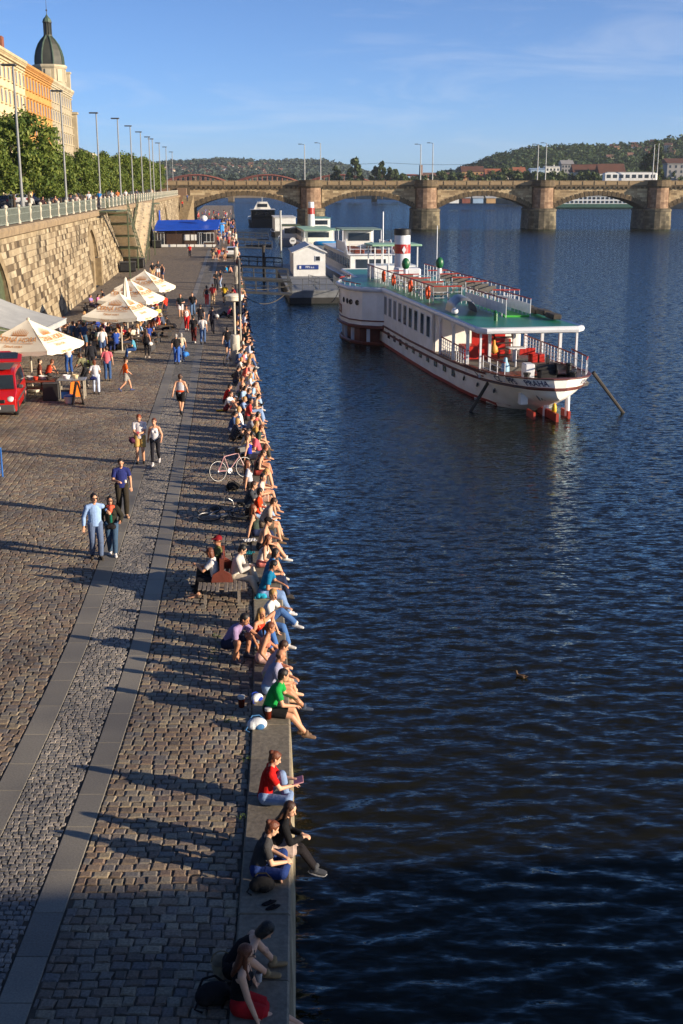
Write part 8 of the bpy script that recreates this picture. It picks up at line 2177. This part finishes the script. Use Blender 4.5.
def bbench(loc, rz, lb):
 global bch
 if bch is None:
  t = empty('beer_bench', (0, 0, 0), 0, lb, 'bench', 'beer garden benches')
  m = MB(); m.box((0, 0, .44), (2.0, .3, .05), ch=.012); m.build('seat', M_tab, t)
  for x in (-.8, .8): m = MB(); m.box((x, 0, .21), (.06, .26, .42)); m.build('leg', M_plast, t)
  bch = t; t.location = loc; t.rotation_euler.z = rz; return t
 return dup(bch, loc, rz, lb)
for k, (x, y) in enumerate(((112, 346), (124, 347), (93, 332), (104, 340), (146, 343), (158, 337), (68, 341), (96, 312), (154, 320), (140, 350))):
 w_ = ['under the middle umbrella near the pole', 'right of the middle umbrella pole', 'by the blue shirted man', 'under the left half of the middle umbrella', 'at the outer side of the garden', 'at the far outer corner', 'near the grey awning', 'against the embankment wall', 'under the farthest umbrella', 'beside the turquoise cardigan'][k]
 table(G(x, y), R(-5 + 7 * (k % 3)), 'brown beer table ' + w_)
 bbench(G(x, y) + V((0, .62, 0)), R(-5 + 7 * (k % 3)), 'brown bench behind the beer table ' + w_)
 bbench(G(x, y) + V((0, -.62, 0)), R(-5 + 7 * (k % 3)), 'brown bench in front of the beer table ' + w_)
gls = MB(); gls.lathe((0, 0, 0), [(.045, 0), (.05, .17), (.042, .17), (.04, .02)], 10); gme = None
M_beer = surf('amber_beer', C(196, 120, 30), rough=.2); M_foam = cloth(WHT)
def beer(loc, lb, grp=None, dark=False):
 r = empty('beer_glass', loc, 0, lb, 'glass', grp)
 m = MB(); m.lathe((0, 0, 0), [(.034, .0), (.038, .005), (.046, .12)], 12); m.build('beer', M_beer if not dark else surf('dark_beer', C(90, 30, 14), rough=.2), r, smooth='auto')
 m = MB(); m.lathe((0, 0, 0), [(.046, .12), (.048, .155), (.03, .16)], 12); m.build('foam', M_foam, r, smooth='auto'); return r
for k, (x, y) in enumerate(((112, 346), (124, 347), (104, 340), (146, 343), (158, 337))):
 for j in range(3): beer(G(x, y) + V((-.5 + .5 * j, .1 * (-1) ** j, .765)), 'beer glass with foam on a beer garden table', 'beer glasses on the garden tables')
beer(G(268, 723) + V((0, .1, .04)), 'amber drink in a cup right beside the man in green', dark=True).scale = (1.4,) * 3
beer(G(241.5, 707) + V((0, 0, 0)), 'dark beer cup standing on the cobbles left of the man in green', dark=True).scale = (1.5,) * 3
beer(G(259, 652) + V((0, 0, .04)), 'amber beer cup beside the blond woman').scale = (1.5,) * 3
# ---- bags
def bag(loc, rz, c1, c2, lb, s=1.0, name='backpack'):
 r = empty(name, loc, R(rz), lb, 'bag'); r.scale = (s,) * 3
 m = MB(); m.ell((0, 0, .15), (.26, .17, .16), 12, 8); m.ell((.1, .02, .13), (.17, .19, .13), 12, 8); m.ell((-.12, -.03, .14), (.15, .15, .13), 12, 8)
 me = remesh(m, .02); me.materials.append(cloth(c1)); link('bag_body', me, r)
 m = MB(); m.ell((.06, -.12, .12), (.14, .07, .09), 10, 7); me = remesh(m, .015); me.materials.append(cloth(c2)); link('pocket', me, r)
 m = MB(); m.tube([(-.2, .06, .2), (-.1, .16, .30), (.08, .17, .30), (.2, .1, .2)], .018, 6); m.tube([(-.2, -.08, .2), (-.3, -.15, .06), (-.2, -.2, .02)], .016, 6); m.build('strap', cloth(c2), r)
 return r
bag(G(257, 729), 10, (206, 210, 214), (70, 120, 170), 'white and blue backpack lying behind the man in green', .72)
bag(G(257, 702) + V((0, 0, .02)), 40, (226, 228, 230), (40, 70, 180), 'small white and blue bag near the dark beer cup', .5)
bag(G(262, 893) + V((0, 0, .04)), 0, (38, 37, 36), (30, 30, 30), 'black leather bag beside the cross legged woman', .68, 'handbag')
bag(G(213, 1002), 20, (34, 32, 34), (28, 28, 30), 'large black bag on the cobbles behind the woman with sunglasses', .85)
bag(G(236, 590) + V((.05, .2, .44)), 90, (36, 35, 38), (30, 30, 32), 'black backpack on the bench behind the reader', .9)
bag(G(262, 600) + V((0, 0, .04)), 0, (40, 170, 200), (36, 150, 180), 'turquoise shoulder bag by the man in teal', .55, 'handbag')
bag(G(252, 517) + V((0, 0, .04)), 30, (60, 40, 30), (50, 34, 26), 'brown bag left of the man in orange', .9)
bag(G(233, 490), 20, (34, 33, 33), (28, 28, 28), 'black bag on the cobbles below the pink bicycle', .9)
bag(G(241, 438), 0, (34, 38, 54), (28, 30, 40), 'dark navy bag behind the man in mid grey', 1.0)
bag(G(236, 378), 0, (40, 38, 36), (34, 32, 30), 'dark rucksack behind the salmon pink top', .9)
bag(G(258, 524) + V((0, 0, .04)), 0, (40, 70, 180), (200, 204, 210), 'blue and white shoe bag behind the man in orange', .5, 'pouch')
# yellow cloth + white paper on the cobbles
def sheet(loc, rz, w_, h_, c, nm, lb):
 m = MB(); N = 6
 vs = [V((-w_ / 2 + w_ * u / N, -h_ / 2 + h_ * v / N, .04 + .015 * math.sin(u * 2.1 + v * 1.3))) for u in range(N + 1) for v in range(N + 1)]
 f = [(u * (N + 1) + v, u * (N + 1) + v + 1, (u + 1) * (N + 1) + v + 1, (u + 1) * (N + 1) + v) for u in range(N) for v in range(N)]
 m.add(vs, f); m.add([p_ - V((0, 0, .008)) for p_ in vs], f); tag(m.build(nm, cloth(c), loc=loc, rz=R(rz)), lb, nm.split('_')[-1])
sheet(G(222, 411), 10, .5, .35, (214, 160, 30), 'yellow_cloth', 'yellow cloth under the man in white t-shirt and maroon shorts')
sheet(G(243, 397), 20, .7, .5, (206, 214, 226), 'white_blanket', 'pale blanket on the coping behind the sitters')
sheet(G(250, 543) + V((0, 0, .05)), 20, .35, .25, (226, 224, 220), 'paper_napkin', 'white paper left on the coping')
sheet(G(249, 556) + V((0, 0, .05)), 60, .3, .2, (30, 120, 130), 'teal_pouch', 'teal pouch beside the woman with very long hair')
# straw basket + cup by the foreground women, pair of sandals
r = empty('straw_basket', G(222, 975), R(5), 'pale woven basket behind the two women in the shade', 'basket'); r.scale = (.75,) * 3; m = MB(); m.lathe((0, 0, 0), [(.14, 0), (.18, .26), (.19, .28), (.17, .26), (.13, .03)], 16); m.build('basket', cloth((186, 168, 140)), r, smooth='auto'); m = MB(); m.tube([(.17 * math.cos(a), 0, .27 + .2 * math.sin(a)) for a in [k * math.pi / 8 for k in range(9)]], .012, 5); m.build('handle', cloth((150, 130, 100)), r)
r = empty('paper_cup', G(259, 984) + V((0, 0, .04)), 0, 'clear plastic cup between the two women in the shade', 'cup'); m = MB(); m.lathe((0, 0, 0), [(.034, 0), (.048, .13), (.044, .13), (.031, .01)], 14); m.build('cup', cloth((190, 190, 190)), r, smooth='auto'); m = MB(); m.lathe((0, 0, 0), [(.033, .01), (.040, .07), (.01, .07)], 12); m.build('drink', M_beer, r)
r = empty('black_shoes', G(273, 911) + V((0, 0, .04)), R(30), 'pair of dark sandals lying on the coping', 'shoes')
for k in (0, 1): m = MB(); m.ell((.0, .12 * k, .02), (.12, .045, .02), 10, 6); m.tube([(-.0, .12 * k - .04, .02), (.03, .12 * k, .06), (0, .12 * k + .04, .02)], .008, 5); m.build('sandal', cloth(BLK), r)
# person at the bottom edge of the picture (top of a blue grey sun hat)
person(G(170, 1100), 20, 'cross', ('tee', (90, 110, 130)), ('trousers', (60, 70, 90)), ('cap', (96, 112, 130)), 'person with blue grey cap at the very bottom of the picture')
# handheld things
def held(loc, nm, cat, lb, c, s): m = MB(); m.box((0, 0, 0), s, ch=min(s) * .3); tag(m.build(nm, cloth(c), loc=loc), lb, cat)
p = G(123, 516); held(p + V((.17, -.24, 1.13)), 'drink_cup', 'cup', 'pale cup held by the man in navy t-shirt', (226, 220, 206), (.07, .07, .1))
p = G(141, 463); held(p + V((.0, -.36, 1.15)), 'mobile_phone', 'phone', 'phone with pink cover held by the red haired young man', (206, 90, 100), (.09, .03, .15))
bag(G(137, 463) + V((-.12, 0, .72)), 90, (90, 44, 70), (80, 40, 60), 'purple shoulder bag carried by the red haired young man', .75, 'shoulder_bag')
bag(G(118, 556) + V((-.12, -.12, .78)), 0, (34, 30, 32), (30, 28, 28), 'small black handbag of the woman with the coral scarf', .5, 'handbag')
bag(G(186, 363) + V((0, 0, .36)), 60, (60, 130, 210), (50, 110, 180), 'bright blue carrier bag held by the grey haired person', .9, 'carrier_bag')
bag(G(218, 333) + V((-.05, 0, 1.02)), 90, (216, 214, 210), (180, 180, 180), 'white bag on the back of the man in midnight blue', .8)
bag(G(95, 394) + V((0, -.2, .70)), 10, (30, 36, 90), (26, 30, 70), 'navy handbag of the woman in striped top', .6, 'handbag')
bag(G(150, 358) + V((.06, 0, .72)), 70, (226, 222, 214), (200, 196, 190), 'white shoulder bag of the woman in black dress', .7, 'shoulder_bag')
bag(G(88, 387) + V((.22, -.05, 1.02)), 90, (60, 64, 50), (130, 150, 60), 'dark backpack with lime trim on the man at the stall', .95)
bag(G(171, 336) + V((.2, 0, .5)), 90, (34, 34, 40), (30, 30, 34), 'black coat bundle hanging from the outermost chair', 1.1, 'coat')
# blue barrier corner at the left edge
r = empty('blue_barrier', G(0, 478), R(80), 'corner of a blue metal barrier at the left edge', 'barrier'); m = MB(); m.tube([(-.8, 0, 0), (-.8, 0, 1.0), (.2, 0, 1.0), (.2, 0, 0)], .03, 6)
m.build('frame', M_bluep, r); m = MB(); [m.tube([(-.8 + .14 * k, 0, .15), (-.8 + .14 * k, 0, 1.0)], .012, 5) for k in range(1, 7)]; m.build('bars', M_bluep, r)
# weeds in the joints
M_weed = leafmat('weed_leaf', [(0, (.05, .09, .02, 1)), (1, (.14, .18, .04, 1))]); mb = MB(); rw_ = random.Random(4)
for (x, y) in ((226, 722), (217, 637), (214, 651), (246, 760), (243, 818), (222, 645), (213, 660)):
 c = G(x, y)
 for k in range(26): leafquad(mb, c + V((rw_.gauss(0, .06), rw_.gauss(0, .06), rw_.uniform(.01, .06))), rw_.uniform(.012, .03), rw_)
tag(mb.build('weeds', M_weed, fixn=False), kind='stuff')
# duck
dk_ = empty('duck', G(521, 678, WZ), R(150), 'small brown duck swimming alone in the dark river', 'duck')
m = MB(); capsule(m, (-.10, 0, .06), (.09, .075), (.12, 0, .07), (.085, .07), 12, side=(0, 1, 0)); capsule(m, (.15, 0, .10), .05, (.20, 0, .22), .035, 10); capsule(m, (.20, 0, .24), .045, (.23, 0, .24), .04, 10); capsule(m, (-.18, 0, .09), .045, (-.28, 0, .13), .012, 8); capsule(m, (.26, 0, .23), (.022, .012), (.32, 0, .225), (.018, .008), 8, side=(0, 1, 0))
me = remesh(m, .012); me.materials.append(surf('duck_brown', C(112, 84, 56), C(70, 52, 36), scale=12, rough=.8)); link('body', me, dk_)
m = MB(); m.ell((0, .085, .09), (.16, .02, .05)); m.ell((0, -.085, .09), (.16, .02, .05)); m.build('wing', surf('duck_wing', C(80, 62, 46), rough=.8), dk_, smooth=True); dk_.scale = (.62,) * 3
# ================================================================== STREET: lamps, trees, houses
M_mast2 = surf('street_lamp_steel', C(132, 134, 134), C(112, 114, 114), scale=2, rough=.5)
LG = 'tall street lamps along the promenade'
lampx = lambda y: WX(y, SZ) - 2.6
proto = None
lp_ = [(12.8, 65), (60, 91), (96, 113), (118, 118.5), (132, 126), (149, 132), (156.5, 137), (162.6, 139), (167, 143), (170, 147), (172, 152)]
for k, (lx, ly) in enumerate(lp_):
 ordn = ['nearest, cut by the left trees', 'second from the left', 'third from the left', 'fourth from the left', 'fifth from the left', 'sixth from the left', 'seventh from the left', 'eighth from the left', 'ninth from the left', 'tenth from the left', 'last before the bridge'][k]
 lb = 'slender grey street lamp with flat head on the promenade, ' + ordn
 d_ = ray(lx, ly); y = (SZ + 10.9 - CAMZ) / d_.z * d_.y
 loc = (min(d_.x / d_.y * y, WX(y, SZ) - .9), y, SZ + .13)
 if proto is None:
  r = empty('street_lamp', loc, 0, lb, 'street lamp', LG)
  m = MB(); m.tube([(0, 0, 0), (0, 0, 5), (0, 0, 10.7)], .12, 10, .075); m.build('mast', M_mast2, r, smooth='auto')
  m = MB(); m.box((-.3, 0, 10.78), (1.1, .36, .16), ch=.05); m.build('lamp_head', M_lampd, r)
  m = MB(); m.tube([(0, 0, 0), (0, 0, 1.2)], .2, 10); m.build('mast_foot', M_mast2, r); proto = r
 else: dup(proto, loc, 0, lb)
rng = random.Random(9)
# five crowns shared by the avenue
cr_me = []
for v in range(5):
 m = MB(); crown(m, (0, 0, 5.1), 2.9, 3.1, 60, 95, .20, rng, 'cone' if v < 3 else 'round')
 me = m.mesh('crown'); me.materials.append(M_leaf); cr_me.append(me)
tr_me = []
for v in range(2):
 m = MB(); m.tube([(0, 0, -.2), (.05, .02, 1.5), (-.04, .05, 3.2), (.03, 0, 6)], .17, 8, .05)
 for k in range(7): a = k * 2.4 + v; m.tube([(0, 0, 2.1 + .35 * k), (1.5 * math.cos(a), 1.5 * math.sin(a), 3.4 + .4 * k)], .06, 5, .02)
 me = m.mesh('trunk'); me.materials.append(M_bark); tr_me.append(me)
k = 0
for row, off in ((0, 4.6), (1, 12.0)):
 y = 84.0 + row * 3
 while y < 318:
  h = rng.uniform(.62, .98) * (.95 if y < 104 else 1.32 if y < 122 else .80 if y < 150 else .98)
  if row: h *= .82
  near = ['nearest to the left edge', 'before the cream house', 'before the orange house', 'before the domed house', 'halfway to the bridge', 'towards the bridge', 'close to the bridge'][min(6, int((y - 84) // 14) if y < 140 else 4 + int((y - 140) // 60))]
  rw = 'front row' if row == 0 else 'rear row'
  t = empty('street_tree', (WX(y, SZ) - off + rng.uniform(-.3, .3), y, SZ + (.13 if row == 0 else 0)), rng.uniform(0, 6.28), 'leafy green linden tree in the %s of the promenade, %s' % (rw, near), 'tree', 'promenade trees, %s, %s' % (rw, near))
  t.scale = (h * rng.uniform(.92, 1.08), h, h * 1.02)
  link('trunk', tr_me[k % 2], t); link('crown', cr_me[k % 5], t); k += 1
  y += rng.uniform(7.6, 10.4) if row == 0 else 16
# ---- houses along the street
def facade(name, y0, y1, H, wall, trim, label, nb, rows, roof=None, xoff=36.3, tz=.9, depth=16, rfh=3.4):
 def X(y): return -(xoff + .09 * y)
 a = V((X(y0), y0, SZ)); b_ = V((X(y1), y1, SZ)); d = b_ - a; L = d.length
 r = empty(name, a, math.atan2(d.y, d.x), label, 'building')     # local +X along the street, facade towards -Y (the river)
 m = MB(); m.box((L / 2, depth / 2, H / 2), (L - .04, depth, H)); m.build('wall', wall, r)
 m = MB(); m.box((L / 2, -.28, H - .25), (L, .9, .45)); m.box((L / 2, -.16, H - .85), (L, .5, .5))
 k = 0.4
 while k < L: m.box((k, -.42, H - .62), (.28, .5, .36)); k += .95
 m.build('cornice', trim, r)
 m = MB(); m.box((L / 2, -.12, rows[0] - 1.2), (L, .35, .35)); m.box((L / 2, -.1, rows[-1] + 1.9), (L, .28, .3))
 if len(rows) > 2: m.box((L / 2, -.14, rows[1] - 1.45), (L, .4, .3))
 m.build('string_course', trim, r)
 fm = MB(); fm.box((0, 0, 0), (1.25, .16, 2.2)); fm.box((0, -.14, 1.26), (1.6, .35, .2)); fm.box((0, -.1, -1.18), (1.55, .3, .16)); pm_ = MB(); pm_.box((0, -.05, -.02), (.95, .14, 1.9)); f_me = p_me = None
 for z in rows:
  for j in range(nb):
   x = L * (j + .5) / nb
   if f_me is None: f = fm.build('window', trim, r); f_me = f.data; p = pm_.build('pane', M_blind, f); p_me = p.data
   else: f = link('window', f_me, r); p = link('pane', p_me, f)
   f.location = (x, -.06, z)
 if roof:
  m = MB(); m.prism([V((0, -.3, H)), V((0, depth, H)), V((0, depth * .7, H + rfh)), V((0, depth * .35, H + rfh))], (L, 0, 0)); m.build('roof', roof, r)
  for x in ((L * .93,) if name == 'cream_house' else ()): m = MB(); m.box((x, depth * .2, H + rfh * .7), (2.2, 1.0, 2.8)); m.build('chimney', M_brick, r)
 return r, L
M_blind = surf('curtained_glass', C(124, 112, 94), C(92, 84, 72), scale=.6, rough=.2)
M_brick = surf('chimney_brick', C(140, 84, 60), C(112, 66, 48), scale=3, rough=.9)
M_cream = surf('cream_stucco', C(206, 190, 154), C(188, 170, 134), scale=.4, rough=.9)
M_creamt = surf('cream_trim', C(196, 178, 140), C(170, 152, 116), scale=.5, rough=.9)
M_ora = surf('orange_stucco', C(196, 148, 80), C(176, 130, 66), scale=.4, rough=.9)
M_orat = surf('ochre_trim', C(186, 136, 72), C(158, 112, 58), scale=.5, rough=.9)
M_stone = surf('buff_stone_front', C(172, 160, 134), C(146, 134, 110), scale=.4, rough=.9)
M_stonet = surf('buff_stone_trim', C(196, 184, 156), C(160, 148, 122), scale=.5, rough=.9)
M_slate = surf('slate_roof', C(84, 84, 88), C(66, 66, 70), scale=.5, rough=.8)
RW = [4.2, 8.4, 12.4, 16.4, 20.2]
facade('cream_house', 176, 224, 23.6, M_cream, M_creamt, 'long cream stuccoed town house at the left edge above the trees', 13, RW, M_slate)
facade('orange_house', 224.1, 256, 23.4, M_ora, M_orat, 'bright orange town house between the cream and the domed one', 9, RW, M_hroof[0])
cd, L = facade('domed_house', 256.1, 289, 23.4, M_stone, M_stonet, 'buff stone corner house crowned by a dark green copper dome', 9, RW, M_slate)
M_cop = surf('dark_copper', C(66, 68, 56), C(42, 44, 38), scale=.5, rough=.6, bump=.2); M_copg = surf('green_copper', C(78, 98, 80), C(58, 74, 62), scale=1, rough=.6)
tc_ = V((L - 4.6, 3.8, 23.4))
m = MB(); n = 8
def oct_(c, r_, z, n=8, off=.5): return [V((c.x + r_ * math.cos(2 * math.pi * (k + off) / n), c.y + r_ * math.sin(2 * math.pi * (k + off) / n), z)) for k in range(n)]
m.loft([oct_(tc_, 3.5, 22), oct_(tc_, 3.5, 27.8)]); m.build('tower_drum', M_stone, cd)
m = MB(); m.loft([oct_(tc_, 3.65, 27.7), oct_(tc_, 3.95, 28.1), oct_(tc_, 3.95, 28.4), oct_(tc_, 3.6, 28.5)])
for k in range(8):
 a = 2 * math.pi * k / 8; m.box((tc_.x + 3.25 * math.cos(a), tc_.y + 3.25 * math.sin(a), 26.2), (.4, 1.2, 2.6), rz=a)
m.build('tower_cornice', M_stonet, cd)
prof = [(r_ * .74, 28.4 + (z - 28.4) * .80) for r_, z in [(4.35, 28.4), (4.4, 29.4), (4.25, 30.8), (3.8, 32.4), (3.05, 34.0), (2.1, 35.2), (1.25, 36.0), (1.05, 36.3)]]
m = MB(); m.loft([oct_(tc_, r_, z) for r_, z in prof]); m.build('dome', M_cop, cd)
m = MB()
for k in range(8): m.tube([V((tc_.x + (r_ + .05) * math.cos(2 * math.pi * (k + .5) / 8), tc_.y + (r_ + .05) * math.sin(2 * math.pi * (k + .5) / 8), z)) for r_, z in prof], .16, 5)
m.build('dome_ribs', M_copg, cd)
m = MB(); m.loft([oct_(tc_, 1.0, 34.6), oct_(tc_, 1.0, 34.9), oct_(tc_, .55, 35.0), oct_(tc_, .55, 37.3), oct_(tc_, 1.05, 37.4), oct_(tc_, 1.05, 37.6)])
for k in range(8): a = 2 * math.pi * k / 8; m.tube([(tc_.x + .82 * math.cos(a), tc_.y + .82 * math.sin(a), 34.8), (tc_.x + .82 * math.cos(a), tc_.y + .82 * math.sin(a), 37.5)], .12, 5)
m.build('lantern', M_cop, cd)
m = MB(); m.loft([oct_(tc_, 1.05, 37.6), oct_(tc_, .85, 38.2), oct_(tc_, .35, 38.7), oct_(tc_, .1, 39.2)]); m.build('lantern_cap', M_copg, cd)
m = MB(); m.tube([V((tc_.x, tc_.y, 39.1)), V((tc_.x, tc_.y, 42.4))], .08, 6, .03); m.ell((tc_.x, tc_.y, 40.0), (.2, .2, .2)); m.build('spire', M_cop, cd)
m = MB(); m.box((L - .8, .6, 25.2), (1.4, 1.4, 3.6)); m.box((L - .8, .6, 27.2), (1.8, 1.8, .4)); m.build('corner_turret', M_stonet, cd)
m = MB(); m.box((L + .05, -.4, 11.0), (1.6, 1.2, 14.5)); m.box((L + .05, -.5, 18.5), (2.2, 1.6, .5)); m.build('corner_bay', M_stone, cd)
facade('low_corner_house', 291, 330, 10.5, M_stone, M_stonet, 'low stone house beyond the domed one, mostly behind trees', 9, [3.2, 7.2], M_slate, rfh=2.5)
# ---- the evening air: one even volume round everything
m_, nt_, b_ = newmat('evening_haze'); nt_.nodes.remove(b_); pv = nd(nt_, 'ShaderNodeVolumePrincipled'); pv.inputs['Color'].default_value = (.82, .9, 1, 1); pv.inputs['Density'].default_value = HAZE; pv.inputs['Anisotropy'].default_value = .2
nt_.links.new(pv.outputs[0], nt_.nodes['Material Output'].inputs['Volume'])
m = MB(); m.box((250, 2350, 78), (6700, 5500, 170)); tag(m.build('haze', m_), kind='stuff')
bpy.data.scenes.remove(TS)
